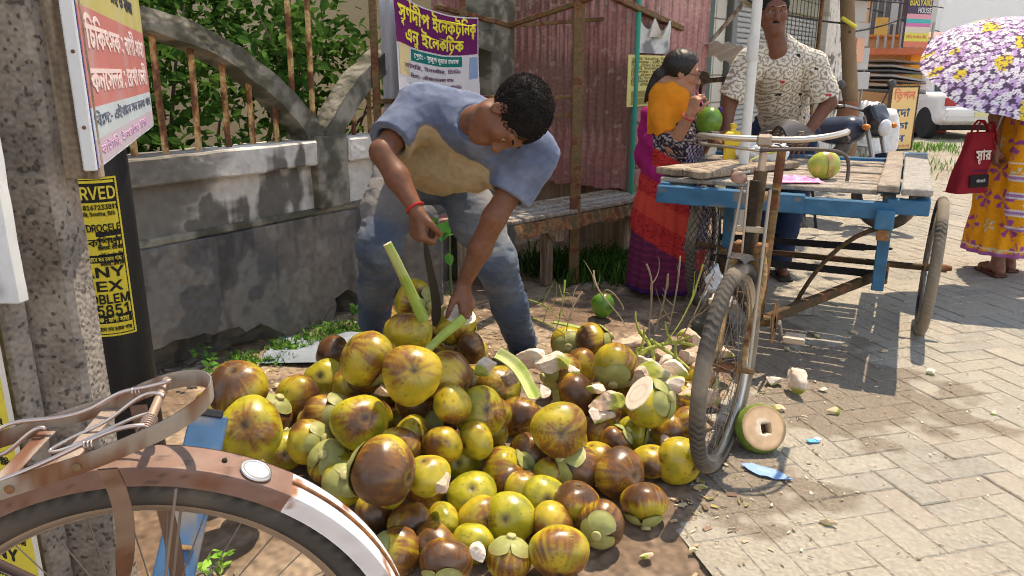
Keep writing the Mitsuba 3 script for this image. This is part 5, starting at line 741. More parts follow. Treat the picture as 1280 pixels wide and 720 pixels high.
for i_, (x, y, z, D) in enumerate(FRUIT):
    if i_ in (33, 57): continue
    r = np.random.default_rng(40 + i_)
    if i_ in TIPS:
        tx, ty, tz = TIPS[i_]; tz = math.sqrt(max(0.05, 1 - tx * tx - ty * ty)) if tz == 1 else tz; ax = unit(CR * tx + CU * ty - CF * tz)
    else: ax = unit(CR * r.normal() + CU * r.normal() * .8 + CF * r.uniform(-.2, .6))
    b, g = HUE[i_]; k_ = thing('palm_fruit', SAY[i_], 'palm fruit', 'palm fruit heaped on the ground')
    cut = (CU * .75 - CR * .75 - CF * .35, .62) if i_ == 49 else (CU * .8 - CF * .5 + CR * .3, .55) if i_ == 17 else None
    m, c, R = fruit_mesh(D * 1.09, ax, 300 + i_, b, g, 4, cut); put('rind', move(m, (x, y, z)), 'fruit_skin', True, k_, c)
    if np.dot(ax, CF) > -.45:
        m, c = calyx_mesh(D * 1.07, R, i_); put('husk_cap', move(m, (x, y, z)), 'semi', True, k_, c)
for i_, (x, y, z, D) in enumerate(UNDER):
    r = np.random.default_rng(700 + i_); k_ = thing('palm_fruit', 'palm fruit buried in the heap and mostly hidden by the fruit above it', 'palm fruit', 'palm fruit buried inside the heap')
    m, c, R = fruit_mesh(D, r.normal(0, 1, 3), 900 + i_, r.uniform(.2, .8), r.uniform(.3, .8), 3); put('rind', move(m, (x, y, z)), 'fruit_skin', True, k_, c)
for i_, (px, py) in enumerate(((838, 545), (690, 600), (800, 478), (745, 578), (655, 620), (560, 562), (522, 612), (456, 562), (612, 548), (690, 662), (815, 582), (785, 505), (860, 500), (640, 610), (600, 655), (735, 505), (470, 650), (540, 690))):
    r = np.random.default_rng(1700 + i_); p = ground_at(px, py, .06) + V(0, .03, 0); k_ = thing('palm_fruit', 'palm fruit buried in the heap and mostly hidden by the fruit above it', 'palm fruit', 'palm fruit buried inside the heap'); m, c, R = fruit_mesh(.125, r.normal(0, 1, 3), 1900 + i_, r.uniform(.3, .9), r.uniform(.3, .8), 3); put('rind', move(m, p), 'fruit_skin', True, k_, c)
# bed of litter the heap lies on: old husk fibre and soil
def bed(u, v):
    a = u * 2 * math.pi; q = v; x = -.15 + np.cos(a) * q * .82 + .1 * q * np.cos(a); y = 2.2 + np.sin(a) * q * .62
    n_ = np.stack([x * 8, y * 8, x * 0], -1); h_ = g_height(x, y) + 0.006 + (1 - q) * .06 + .03 * (meshkit.fbm(n_, 3, 3) - .5) * (1 - q)
    return np.stack([x, y, np.where(q > .97, h_ - .03, h_)], -1)
bedm = sheet(bed, 60, 24); ground_like('litter_bed', bedm, 'dirt', smooth=True, uv=(.5, .5))

# cut leaf stalks: green, channelled, with pale cut ends
def stalk(name, label, pts, w0, w1, roll=(0, 0, 1)):
    k_ = thing('palm_stalk', label, 'stalk', 'cut palm stalks'); P_ = spline(pts, 22); tn = np.gradient(P_, axis=0); tn /= np.linalg.norm(tn, axis=1, keepdims=True)
    sd_ = np.cross(tn, np.asarray(roll, float)); sd_ /= np.linalg.norm(sd_, axis=1, keepdims=True); nn = np.cross(sd_, tn)
    a = np.linspace(0, 2 * math.pi, 17)[:-1]; w = np.linspace(w0, w1, 22) * .85 * (1 + .10 * (meshkit.noise(P_ * 25, 3) - .5))
    prof = np.stack([np.cos(a), np.where(np.sin(a) > 0, -.35 * (1 - np.abs(np.cos(a))) + .2 * np.sin(a) * np.abs(np.cos(a)), np.sin(a) * .8)], 1)
    v = (P_[:, None] + sd_[:, None] * (prof[None, :, :1] * w[:, None, None]) + nn[:, None] * (prof[None, :, 1:] * w[:, None, None])).reshape(-1, 3); i = np.arange(16); j = (i + 1) % 16
    f = np.vstack([np.stack([q * 16 + i, q * 16 + j, q * 16 + 16 + j, q * 16 + 16 + i], 1) for q in range(21)]); m = quads(v, f); m = mesh(m.vertices, m.faces[:, ::-1]) if 0 else m
    sc_ = .78 + .35 * meshkit.noise(np.stack([np.tile(np.arange(16), 22) * 1.3 + len(P_), np.repeat(np.arange(22), 16) * .12, np.zeros(352)], 1), 3)[:, None]; put('stem', m, 'semi', True, k_, tint(m, (0.27, 0.36, 0.06), .2, 30, 4, (0.36, 0.40, 0.14), .5, .62) * sc_)
    for e, q in ((0, 0), (1, -16)):
        ring = v[:16] if e == 0 else v[-16:]; c0 = ring.mean(0) + (-tn[0] if e == 0 else tn[-1]) * w0 * .12; mm = mesh(np.vstack([ring, c0]), np.stack([i, j, i * 0 + 16], 1)); put('cut_end', mm, 'matte', False, k_, (0.66, 0.58, 0.40))
stalk('s', 'tall green palm stalk standing up out of the heap before the bending man', [at(484, 304, 2.42), at(497, 330, 2.44), at(515, 368, 2.48), at(530, 400, 2.5)], .017, .024, (-0.2, 1, -.3))
stalk('s', 'short green palm stalk lying against the fruit under the bending man hand', [at(535, 437, 2.3), at(553, 420, 2.33), at(572, 404, 2.35), at(580, 398, 2.36)], .016, .02, (.3, 1, -.5))
stalk('s', 'long green palm stalk with a white shaved end lying across the heap', [at(622, 441, 2.45), at(640, 452, 2.42), at(655, 470, 2.35), at(668, 496, 2.25)], .03, .024, (0, -.6, 1))
stalk('s', 'flat green palm stalk lying behind the heap beside the blue jeans', [at(690, 402, 3.4), at(720, 408, 3.35), at(750, 416, 3.3)], .015, .018, (0, 0, 1))

def chunk(loc, size, seed, cut=None, base=(0.72, 0.62, 0.50), skin=(0.30, 0.33, 0.06), flat=.6):
    """A hacked piece of husk: fibrous flesh on the cut sides and rind on the back."""
    r = np.random.default_rng(seed); m = trimesh.creation.icosphere(3); v = np.array(m.vertices)
    for q in range(8):
        n_ = unit(r.normal(0, 1, 3)); d_ = r.uniform(.38, .72); s = v @ n_ - d_; k = s > 0; v[k] -= np.outer(s[k], n_)
    v = v * [1, r.uniform(.6, .9), flat]; m = wobble(mesh(v, m.faces), .07, 3.5, seed); v = np.array(m.vertices); back = np.clip((v @ unit(r.normal(0, 1, 3) + [0, .3, -1.2]) - .25) * 6, 0, 1)[:, None]; g = meshkit.fbm(v * 5, 3, seed)[:, None]
    c = np.asarray(base) * (.62 + .6 * g); w = np.clip((g - .5) * 5, 0, 1) * .6; c = c * (1 - w) + np.array([.48, .24, .13]) * w; c = c * (1 - back) + np.asarray(skin) * back
    m = mesh(v, m.faces); return move(m, loc, rotz(r.uniform(0, 6)) @ rotx(r.uniform(-.6, .6)), size / 2), c
CH = [(665, 445, 2.75, .13, 'white shaved shell lying by the bending man foot'), (692, 452, 2.72, .125, 'white shaved shell overlapping another beside the long green stalk'), (795, 426, 3.05, .12, 'pale pink hacked husk standing among the twigs'),
      (866, 424, 3.1, .12, 'pale husk chunk behind the twigs next to the front wheel'), (822, 470, 2.75, .15, 'large white husk chunk behind the sliced fruit'), (846, 463, 2.78, .11, 'white husk piece next to the large white chunk'), (843, 484, 2.66, .10, 'white husk scrap between the heap and the front wheel'), (876, 462, 2.85, .10, 'pale husk chip at the front wheel'), (759, 505, 2.42, .12, 'torn pale husk between the fruits under the wrinkled one'), (745, 484, 2.5, .06, 'small white chip between fruits in the heap'), (678, 488, 2.42, .065, 'round white cut end resting on the heap beside the long stalk'), (607, 456, 2.5, .10, 'white cut fruit core with a tongue of flesh at the back of the heap'), (882, 500, 2.62, .12, 'cream husk slab leaning on the front wheel tyre'), (478, 490, 2.25, .075, 'ragged pale chip between fruits on the left slope'), (555, 600, 1.85, .07, 'torn brown and cream husk fibre in the middle of the front slope'), (640, 470, 2.6, .08, 'cream husk flake behind the long stalk'), (830, 440, 3.0, .09, 'pinkish husk flake among the twigs'), (905, 440, 3.1, .09, 'brown husk piece behind the front wheel'), (600, 690, 1.62, .05, 'white flake between fruits at the front of the heap'), (715, 462, 2.5, .05, 'tiny white flake between fruits at the back of the heap'),
      (775, 432, 3.1, 0.1, 'cream husk slab left of the standing pink husk'), (812, 455, 2.85, 0.11, 'white husk wedge in front of the twigs'), (835, 452, 2.9, 0.09, 'pale husk wedge right of the white one'), (858, 444, 2.95, 0.1, 'cream husk slab between twigs and wheel'), (800, 470, 2.7, 0.1, 'cream husk wedge just above the sliced fruit'), (868, 440, 3.05, 0.08, 'small cream chip beside the front wheel top'), (825, 490, 2.6, 0.09, 'pink white husk slab under the large white chunk'), (862, 492, 2.62, 0.09, 'cream husk wedge close to the tyre'), (770, 470, 2.75, 0.08, 'white sliver behind the wrinkled fruit'), (845, 425, 3.1, 0.09, 'pale husk lump in the thick of the twigs'), (890, 455, 2.95, 0.08, 'cream sliver seen through the wheel edge'), (752, 520, 2.4, 0.09, 'torn white husk right of the centre fruits'), (832, 555, 2.3, 0.07, 'green stub of a stalk beside yellow fruit')]
for i_, (px, py, Y, s, lb) in enumerate(CH):
    p = at(px, py, Y); m, c = chunk(p, s * 1.25, 60 + i_, base=(.74, .66, .55) if 'white' in lb else (.62, .48, .36)); solo('husk_chunk', lb, 'husk', m, 'matte', False, c, group=None)
# pieces lying on the paving
p = ground_at(967, 482); m, c = chunk(p + UP * .02, .085, 91, base=(.6, .56, .48)); solo('husk_chunk', 'hollow husk piece with green rind left of the big white chunk', 'husk', m, 'matte', True, c)
p = ground_at(993, 492); m, c = chunk(p + UP * .045, .15, 92, base=(.76, .66, .56), flat=.85); solo('husk_chunk', 'big white and pink chunk of husk on the paving beside the front wheel', 'husk', m, 'matte', True, c)
# the opened green coconut: cut face towards the viewer
p = ground_at(951, 566); gc = thing('opened_coconut', 'green coconut sliced open with a square hole, lying on the paving by the front wheel', 'coconut'); cc = p + V(0, .03, .078); axc = unit(-CF + CU * .25 + CR * .1)
v = trimesh.creation.icosphere(4); u = np.array(v.vertices) * .085; R = frame_to(axc); u[:, 2] *= 1.02; s = u[:, 2] - .035; k = s > 0; u[k, 2] = .035 + .12 * s[k] * 0; e = np.linalg.norm(u[:, :2], axis=1); g = meshkit.fbm(u * 40, 3, 3)[:, None]
c = np.where((k)[:, None], np.array([.62, .44, .27]) * (.7 + .6 * g), np.array([.13, .19, .03]) * (.6 + .8 * g)); rim = np.exp(-((e - .074) / .006) ** 2)[:, None] * k[:, None]; c = c * (1 - rim) + np.array([.40, .27, .15]) * rim; wh = (k & (e < .030 + .03 * (g[:, 0] - .5)) & (u[:, 0] < .02))[:, None]; c = np.where(wh, np.array([.74, .63, .46]), c)
hole = k & (np.abs(u[:, 0] - .006) < .012 + .006 * (g[:, 0] - .5)) & (np.abs(u[:, 1] + .002) < .016 + .012 * (g[:, 0] - .5)); u[hole, 2] = .0; c[hole] = [.10, .06, .035]
put('shell', move(mesh(u @ R.T, v.faces), cc), 'matte', True, gc, c)
def coconut(name, label, loc, r_, ax, col, sunk=None, cat_='coconut'):
    k_ = thing(name, label, cat_); m = trimesh.creation.icosphere(4); u = np.array(m.vertices); ph = np.arctan2(u[:, 1], u[:, 0]); rad = (1 + .05 * np.cos(3 * ph) * (1 - u[:, 2] ** 2) + .03 * (meshkit.fbm(u * 2, 2, 4) - .5)); w = u * rad[:, None] * [1, 1, 1.14]
    c = tint(mesh(u, m.faces), col[0], .25, 5, 3, col[1], .5, .7); t = np.exp(-((1 - u[:, 2]) / .04))[:, None]; c = c * (1 - t) + np.array([.16, .10, .04]) * t
    put('shell', move(mesh(w * r_ @ frame_to(ax).T, m.faces), loc), 'fruit_skin', True, k_, c); return k_
p = ground_at(753, 395); gk = coconut('green_coconut', 'whole green coconut with a broken stem lying on the bare earth behind the heap', p + UP * .06, .062, (.1, -.3, 1), ((.10, .24, .02), (.07, .15, .02)))
put('stem', tube(spline([p + V(.0, -.02, .125), p + V(.02, -.05, .16), p + V(.05, -.06, .14), p + V(.1, -.08, .06)], 10), .004, 6), 'matte', True, gk, (.28, .27, .14))

# twigs of the fruit stalks
tw = np.random.default_rng(21)
def twig(label, pts, r0, r1, col, n_side=3, seed=0):
    k_ = thing('twig', label, 'twig', None); r = np.random.default_rng(seed); P_ = spline(pts, 14); m = tube(P_, np.linspace(r0, r1, 14), 7); put('stem', m, 'matte', True, k_, tint(m, col, .3, 30, seed))
    for q in range(n_side):
        b = P_[r.integers(3, 12)]; e = b + r.normal(0, .04, 3) + V(0, 0, .07); m = tube(spline([b, (b + e) / 2 + r.normal(0, .008, 3), e], 7), np.linspace(r1 * 1.2, r1 * .5, 7), 5); put('spur', m, 'matte', True, k_, tint(m, col, .3, 30, seed))
YG, BR = (.30, .33, .07), (.24, .19, .12)
TW = [([(660, 375, 3.25), (685, 385, 3.2), (700, 400, 3.15)], YG, 'yellow green twig by the blue jeans, upper one'), ([(666, 398, 3.2), (690, 408, 3.15), (706, 418, 3.1)], YG, 'yellow green twig by the blue jeans, lower one'), ([(706, 350, 3.2), (703, 380, 3.15), (695, 412, 3.1)], YG, 'upright forked twig behind the heap'), ([(728, 365, 3.15), (716, 385, 3.1), (708, 414, 3.05)], BR, 'bent brown twig behind the heap'), ([(742, 338, 3.3), (750, 365, 3.2), (766, 385, 3.1), (782, 408, 3.0)], BR, 'long pale twig arching by the green coconut'),
      ([(808, 330, 3.0), (815, 365, 2.98), (812, 400, 2.96), (815, 440, 2.94)], BR, 'thin dry twig standing before the red sari'), ([(835, 342, 3.0), (830, 375, 2.98), (818, 415, 2.96)], BR, 'thin dry twig standing right of its neighbour before the red sari'), ([(850, 320, 3.05), (846, 360, 3.0), (838, 400, 2.97), (828, 435, 2.95)], BR, 'tall dry twig rising towards the tricycle deck'), ([(879, 330, 3.1), (866, 370, 3.05), (852, 400, 3.0), (832, 428, 2.95)], YG, 'yellowish twig reaching to the front fork'), ([(890, 345, 3.1), (874, 380, 3.05), (856, 415, 3.0), (838, 438, 2.95)], BR, 'brown twig nearest the front fork'), ([(800, 445, 2.9), (830, 430, 2.95), (868, 432, 3.0)], YG, 'thick yellow green stem lying flat among the husks'), ([(812, 425, 2.95), (838, 442, 2.9), (862, 462, 2.8)], YG, 'thick yellow green stem lying aslant among the husks'), ([(800, 415, 2.98), (815, 440, 2.9), (818, 460, 2.85)], YG, 'short stubby green stem among the husks'), ([(786, 460, 2.7), (800, 440, 2.85), (820, 432, 2.9)], YG, 'curled green stem at the edge of the heap')]
for i_, (pts, col, lb) in enumerate(TW):
    fat = 'thick' in lb or 'stubby' in lb or 'curled' in lb; twig(lb, [at(*q) for q in pts], .010 if fat else .0042, .006 if fat else .002, col, 2 if fat else 3, 30 + i_)
# fibre and chips: small trash on earth and paving
def chips(n, cs, sd, size, seed, cols, zf=None):
    r = np.random.default_rng(seed); k = r.integers(0, len(cs), n); p = np.array(cs)[k] + r.normal(0, 1, (n, 2)) * sd; z = g_height(p[:, 0], p[:, 1]); on = p[:, 0] > road_edge(p[:, 1]) + .02; z = np.where(on, 0.002, z) + .002; ms, cc = [], []
    for (x, y), z_ in zip(p, z):
        s = size * r.uniform(.4, 1.4); m = box((s, s * r.uniform(.1, .5), s * r.uniform(.05, .2)), 0, (x, y, z_), rotz(r.uniform(0, 6)) @ rotx(r.normal(0, .3))); ms.append(m); cc.append(np.tile(np.asarray(cols[r.integers(0, len(cols))]) * r.uniform(.7, 1.2), (len(m.vertices), 1)))
    return cat(ms), np.vstack(cc)
g2 = lambda *q: [tuple(ground_at(*a)[:2]) for a in q]
m, c = chips(1300, g2((600, 420), (620, 400), (580, 440), (700, 430), (760, 470), (640, 450), (350, 500), (300, 470), (420, 420), (830, 450), (900, 480), (560, 390), (320, 690), (350, 710), (800, 640), (850, 630)), .13, .022, 5, [(.40, .30, .18), (.5, .42, .27), (.22, .15, .1), (.3, .26, .1)]); put('chaff', m, 'matte', False, None, c, kind='stuff'); labels['chaff'].update(label='chaff, fibre and husk shavings strewn over the earth around the heap', category='litter')
m, c = chips(420, g2((950, 560), (1000, 500), (1050, 420), (1000, 620), (1120, 470), (900, 650), (1060, 560), (1150, 620), (1200, 520), (850, 690)), .28, .011, 6, [(.5, .42, .3), (.3, .24, .16), (.6, .55, .42), (.2, .15, .1)]); put('grit', m, 'matte', False, None, c, kind='stuff'); labels['grit'].update(label='fine grit and crumbs scattered over the paving', category='litter')
m, c = chips(160, g2((320, 690), (350, 712), (300, 705), (375, 705), (200, 470), (250, 470)), .10, .055, 7, [(.22, .2, .18), (.3, .27, .23), (.15, .12, .1)]); put('rubble', m, 'matte', False, None, c, kind='stuff'); labels['rubble'].update(label='grey rubble and broken chips on the earth behind the bicycle wheel', category='rubble')
SC = [(1067, 418, .05, 'cream husk chip in the shade under the tricycle, upper right one'), (1021, 421, .04, 'tan husk chip in the shade below the wooden block'), (1055, 434, .035, 'tan husk chip in the middle of the shade under the tricycle'), (983, 438, .045, 'brown husk chip in the shade nearest the front wheel'), (1106, 441, .05, 'cream chip with a green tail at the shade edge'), (1162, 468, .055, 'white and green rind sliver on the sunny paving beyond the shade'), (1028, 490, .05, 'green rimmed sliver right of the big white chunk'), (1040, 517, .06, 'curled green and yellow rind on the paving'), (975, 514, .06, 'dry twisted leaf scrap beside the opened coconut'), (1034, 656, .055, 'cream husk chip alone on the sunny paving at the bottom'), (1011, 580, .022, 'small white pebble of husk on a lone paver'), (1013, 618, .022, 'small white crumb below the lone paver'), (1053, 452, .028, 'white crumb at the front edge of the shade'), (1242, 518, .035, 'long white chip far right on the paving'), (876, 612, .05, 'green stub under the front wheel'), (808, 700, .05, 'pale torn husk fibre on the earth at the bottom'), (900, 557, .05, 'brown scrap beside the opened coconut'), (865, 690, .03, 'yellow shaving on the paving edge'), (220, 480, .09, 'yellow green husk cone lying beyond the blue plank'), (345, 484, .05, 'tan chip on the earth under the wall')]
for i_, (px, py, s, lb) in enumerate(SC):
    p = ground_at(px, py); m, c = chunk(p + UP * s * .2, s, 130 + i_, base=(.62, .52, .34) if 'white' not in lb else (.72, .68, .58), skin=(.22, .28, .04), flat=.45); solo('husk_scrap', lb, 'husk', m, 'matte', True, c, group='husk scraps strewn on the ground')
p = ground_at(958, 594); bm = extrude(Polygon([(-.085, .03), (-.05, .045), (.0, .035), (.05, .015), (.085, -.02), (.03, -.03), (-.02, -.028), (-.06, .0)]), .0015); bm = dense(bm, .012, .0, 1, 1); bm.vertices[:, 2] += .006 * meshkit.noise(bm.vertices * 40)
solo('blue_scrap', 'torn piece of pale blue plastic flat on the paving below the opened coconut', 'plastic', move(bm, p + UP * .006, rotz(-.35)), 'semi', False, (.22, .36, .62))
p = ground_at(1016, 553); wr = thing('wrapper', 'tiny blue and white sweet wrapper on the paving', 'wrapper'); put('foil', box((.045, .022, .004), .001, p + UP * .006, rotz(.2) @ roty(.1)), 'semi', False, wr, (.12, .42, .72)); put('white_end', box((.02, .022, .004), .001, p + V(.02, 0.01, .009), rotz(.5)), 'semi', False, wr, (.7, .7, .7))
p = ground_at(1006, 392); wk = thing('wooden_block', 'pale wooden block lying under the tricycle', 'block'); put('block', box((.13, .10, .05), .004, p + UP * .03, rotz(-.2)), 'wood', 25, wk, uv=(.9, .2)); put('plank_gap', box((.132, .006, .052), .001, p + V(0, -.015, .0285), rotz(-.2)), 'wood', False, wk, uv=(0.0, .1))
p = ground_at(884, 418); solo('brick', 'worn grey brick behind the front wheel under the tricycle', 'brick', wobble(dense(box((.11, .14, .07), .006, p + UP * .035, rotz(.3)), .02, 0, 1, 1), .006, 20, 4), 'plaster', 30, uv=(.9, 0))
p = ground_at(365, 448); tm_ = sheet(lambda u, v: p + V(-.12, -.1, .015) + np.stack([u * .45, v * .35, .03 * meshkit.noise(np.stack([u * 4, v * 4, u * 0], -1))], -1), 18, 16, .001); solo('grey_sack', 'grey blue plastic sheet lying on the earth between heap and wall', 'sheet', tm_, 'semi', True, tint(tm_, (.22, .26, .31), .3, 8, 3))
# ================================================================ cargo tricycle
TH = math.radians(26.5); TD = V(math.sin(TH), math.cos(TH), 0); TL = V(TD[1], -TD[0], 0); TO = V(1.75, 3.18, 0); TR = np.stack([TL, TD, UP], 1)
def tk(u, v, z): return TO + TL * u + TD * v + UP * z          # u across (0 = right end of the deck), v back from the deck's front edge
BLUE = (0.03, 0.125, 0.235)
def painted(m, base=BLUE, seed=0, chip=(0.17, 0.16, 0.145), lo=.575): return tint(m, base, 0.35, 24, seed, chip, lo, lo + .06)
DZ = 0.78
tr = thing('cargo_tricycle', 'blue painted cargo tricycle with a slatted wooden deck and rusty chrome handlebar', 'tricycle')
for i_ in range(11):
    v_ = 0.075 + i_ * 0.108; m = wobble(beam(tk(-1.17, v_, DZ - .012), tk(-0.215, v_ + rng.normal(0, .004), DZ - .012 + rng.normal(0, .003)), 0.088 + rng.normal(0, .005), 0.022, .004, sub=2), .003, 6, i_)
    put('slat', m, 'wood', 30, tr, uv=(rng.uniform(.2, .6), rng.random()))
for i_, (u_, w_, t_) in enumerate(((-0.062, .118, .9), (-.172, .085, .35))):
    m = wobble(beam(tk(u_, -0.02, DZ + (.006 if i_ == 0 else .014)), tk(u_ + .005, 1.6, DZ + (.006 if i_ == 0 else .014)), w_, .03, .005, sub=3), .004, 6, 40 + i_); put('end_plank', m, 'wood', 30, tr, uv=(t_, .3 + .4 * i_))
m = beam(tk(-.13, 1.56, DZ + .022), tk(-.0, 1.6, DZ + .022), .08, .004, .001); put('end_patch', m, 'semi', False, tr, painted(m, (.25, .42, .55), 3))
for nm, a, b, w, h in (('front_beam', (-1.17, .0, DZ - .075), (-.5, .0, DZ - .078), .05, .085), ('front_beam', (-.62, .012, DZ - .085), (-.16, .012, DZ - .085), .05, .075), ('front_beam', (-.17, .02, DZ - .062), (-.005, .02, DZ - .062), .06, .065), ('rear_beam', (-1.17, 1.23, DZ - .05), (-.02, 1.23, DZ - .05), .05, .08), ('rear_rail', (-1.17, 1.27, DZ + .004), (-.2, 1.27, DZ + .004), .03, .025), ('side_beam', (-.03, .0, DZ - .06), (-.03, 1.57, DZ - .06), .05, .06), ('side_beam', (-1.14, .0, DZ - .06), (-1.14, 1.22, DZ - .06), .05, .08), ('cross_beam', (-.95, .6, DZ - .06), (-.12, .6, DZ - .06), .06, .06)):
    m = dense(beam(tk(*a), tk(*b), w, h, .005), .025, .002, 14, 3); put(nm, m, 'semi', True, tr, painted(m, seed=len(nm)))
for nm, u_, v_ in (('leg', -.165, .36), ('leg', -.93, .60), ('leg', -.165, .84)):
    m = dense(beam(tk(u_, v_, .26), tk(u_, v_, DZ - .06), .055, .085, .004, up=TD), .04, .001, 12, 4); put(nm, m, 'semi', True, tr, painted(m, seed=3))
m = dense(box((.075, .07, .085), .006, tk(-.17, -.025, DZ - .115), TR), .03, .001, 12, 5); put('corner_block', m, 'semi', True, tr, painted(m, seed=7)); put('bracket', box((.05, .06, .05), .004, tk(-.17, -.02, DZ - .18), TR), 'rust', False, tr, uv=(.3, .5))
# axle, black bars, rusty brace and frame tubes
AX = .60
put('axle', tube([tk(-1.12, AX, .335), tk(.13, AX, .335)], .016, 10), 'rust', 60, tr, uv=(.1, .6))
put('black_bar', beam(tk(-1.0, AX - .1, .30), tk(-.13, AX - .1, .30), .025, .035, .003), 'matte', False, tr, (.02, .02, .02)); put('black_bar', beam(tk(-1.0, AX + .12, .37), tk(-.25, AX + .12, .385), .025, .035, .003), 'matte', False, tr, (.02, .02, .02)); put('bar_end', tube([tk(-.26, AX + .12, .385), tk(-.12, AX + .12, .39)], [.016, .006], 8), 'matte', True, tr, (.02, .02, .02))
put('axle_bracket', box((.05, .08, .10), .004, tk(-.15, AX - .05, .30), TR), 'rust', False, tr, uv=(.25, .5)); put('axle_bracket', box((.05, .08, .10), .004, tk(-.95, AX - .05, .30), TR), 'rust', False, tr, uv=(.25, .5))
BB = (-.60, -.36, .25)
for e in (-.16, -.97): put('chain_stay', dense(beam(tk(BB[0] + (.03 if e > -.5 else -.03), BB[1] + .03, BB[2]), tk(e, AX - .05, .29), .03, .045, .004), .06, .002, 9, 6), 'rust', 30, tr, uv=(.12, .62))
put('brace', tube(spline([tk(-.50, .05, .22), tk(-.44, .04, .36), tk(-.30, .02, .55), tk(-.19, .0, .62)], 12), .010, 8), 'rust', 60, tr, uv=(.12, .72))
put('bottom_bracket', tube([tk(BB[0] - .05, BB[1], BB[2]), tk(BB[0] + .05, BB[1], BB[2])], .024, 14), 'rust', 60, tr, uv=(.2, .5))
put('chain_wheel', move(lathe([(.03, -.002), (.09, -.002), (.094, 0), (.09, .002), (.03, .002)], 36), tk(BB[0] + .065, BB[1], BB[2]), np.stack([TD, UP, TL], 1)), 'rust', 40, tr, uv=(.15, .5))
for sg, (dv, dz) in ((1, (.12, -.10)), (-1, (-.12, .10))):
    put('crank', beam(tk(BB[0] + sg * .085, BB[1], BB[2]), tk(BB[0] + sg * .085, BB[1] + dv, BB[2] + dz), .014, .022, .003), 'rough_metal', False, tr, (.3, .27, .24))
    pd = put('pedal', box((.085, .06, .022), .004, tk(BB[0] + sg * .14, BB[1] + dv, BB[2] + dz), TR @ rotx(.4)), 'semi', False, tr, (.42, .34, .26)); put('pedal_bar', box((.09, .012, .026), .002, tk(BB[0] + sg * .14, BB[1] + dv - .028, BB[2] + dz), TR @ rotx(.4)), 'semi', False, tr, (.5, .42, .32))
HT = (-.555, -.99)                                             # the steering head, over the front wheel's rear half
put('down_tube', tube([tk(-.565, -.96, .74), tk(BB[0], BB[1], BB[2])], .018, 12), 'rust', 60, tr, uv=(.16, .66)); put('top_tube', tube([tk(-.565, -.95, .86), tk(-.58, -.42, .80)], .016, 12), 'rust', 60, tr, uv=(.3, .5)); put('seat_tube', tube([tk(-.57, -.36, .97), tk(BB[0], BB[1], BB[2])], .018, 12), 'rust', 60, tr, uv=(.3, .5))
put('head_tube', tube([tk(-.558, -1.005, .69), tk(-.553, -.955, .95)], .022, 14), 'rust', 60, tr, uv=(.2, .66)); put('stem', tube([tk(-.553, -.955, .94), tk(-.551, -.935, 1.055)], .013, 12), 'rough_metal', True, tr, (.5, .38, .28))
# front wheel
def wheel(parent, c, ax, up, R, seed, mud=.3, n_spoke=32, tw=.022):
    """tyre, rim, hub and every spoke of one wheel."""
    ax = unit(ax); up = unit(up - ax * np.dot(up, ax)); e = np.cross(up, ax); M = np.stack([e, up, ax], 1); n = 96
    a = np.linspace(0, 2 * math.pi, 15)[:-1]; prof = [(R - tw + tw * np.cos(t) * (1 + .06 * (np.cos(t) > .3)), tw * 1.0 * np.sin(t)) for t in a]; n = 180
    m = lathe(prof, n, True); v = np.array(m.vertices); rr = np.hypot(v[:, 0], v[:, 1]); an = np.arctan2(v[:, 1], v[:, 0]); tread = rr > R - tw * .5
    k_ = (np.round(an / (2 * math.pi) * n).astype(int) + (v[:, 2] > 0.004)) % 2; sc = np.where(tread & (k_ == 0), 1 - .0045 / R, 1); v[:, 0] *= sc; v[:, 1] *= sc; m = mesh(v, m.faces)
    g = meshkit.fbm(v * 25, 3, seed); mudw = np.clip((meshkit.fbm(v * 6 + 3, 3, seed + 1) - .62 + mud * .4) * 5, 0, 1)[:, None]; cl = np.array([.035, .034, .033]) * (.6 + .8 * g[:, None]) * (1 - mudw) + np.array([.24, .20, .15]) * mudw * (.6 + .7 * g[:, None])
    gv = (tread & (k_ == 0))[:, None] * (.35 + .5 * mud); rib = ((np.abs(np.abs(v[:, 2]) - tw * .9) < tw * .08) & ~tread)[:, None] * .25; cl = cl * (1 - gv) + np.array([.20, .17, .13]) * gv; cl = cl * (1 - rib) + np.array([.16, .14, .11]) * rib; put('tyre', move(m, c, M), 'matte', True, parent, cl)
    put('rim', move(lathe([(R - .058, -.006), (R - .052, -.013), (R - .040, -.014), (R - .044, -.009), (R - .048, 0), (R - .044, .009), (R - .040, .014), (R - .052, .013), (R - .058, .006), (R - .060, 0)], 72, True), c, M), 'metal', 50, parent, (.50, .46, .41))
    put('hub', move(lathe([(0, -.055), (.008, -.055), (.008, -.034), (.024, -.032), (.024, -.026), (.013, -.02), (.013, .02), (.024, .026), (.024, .032), (.008, .034), (.008, .055), (0, .055)], 20), c, M), 'rust', 50, parent, uv=(.2, .5))
    for q in range(n_spoke):
        t = q * 2 * math.pi / n_spoke; s = -1 if q % 2 else 1; t0 = t + (.55 if (q // 2) % 2 else -.55); p0 = V(.023 * math.cos(t0), .023 * math.sin(t0), s * .029); p1 = V((R - .054) * math.cos(t), (R - .054) * math.sin(t), 0)
        put('spoke', move(tube([p0, p1], .0011, 4, False), c, M), 'rough_metal', True, parent, (.24, .21, .18))
FW = tk(-.563, -1.22, .345); fax = unit(TL * 1.0 + UP * -.02 + TD * -.06)
wheel(tr + '__front_wheel', FW, fax, UP, .348, 3, .25, tw=.024)
fz = np.cross(UP, fax) * -1
hb = tk(-.558, -1.0, .70)
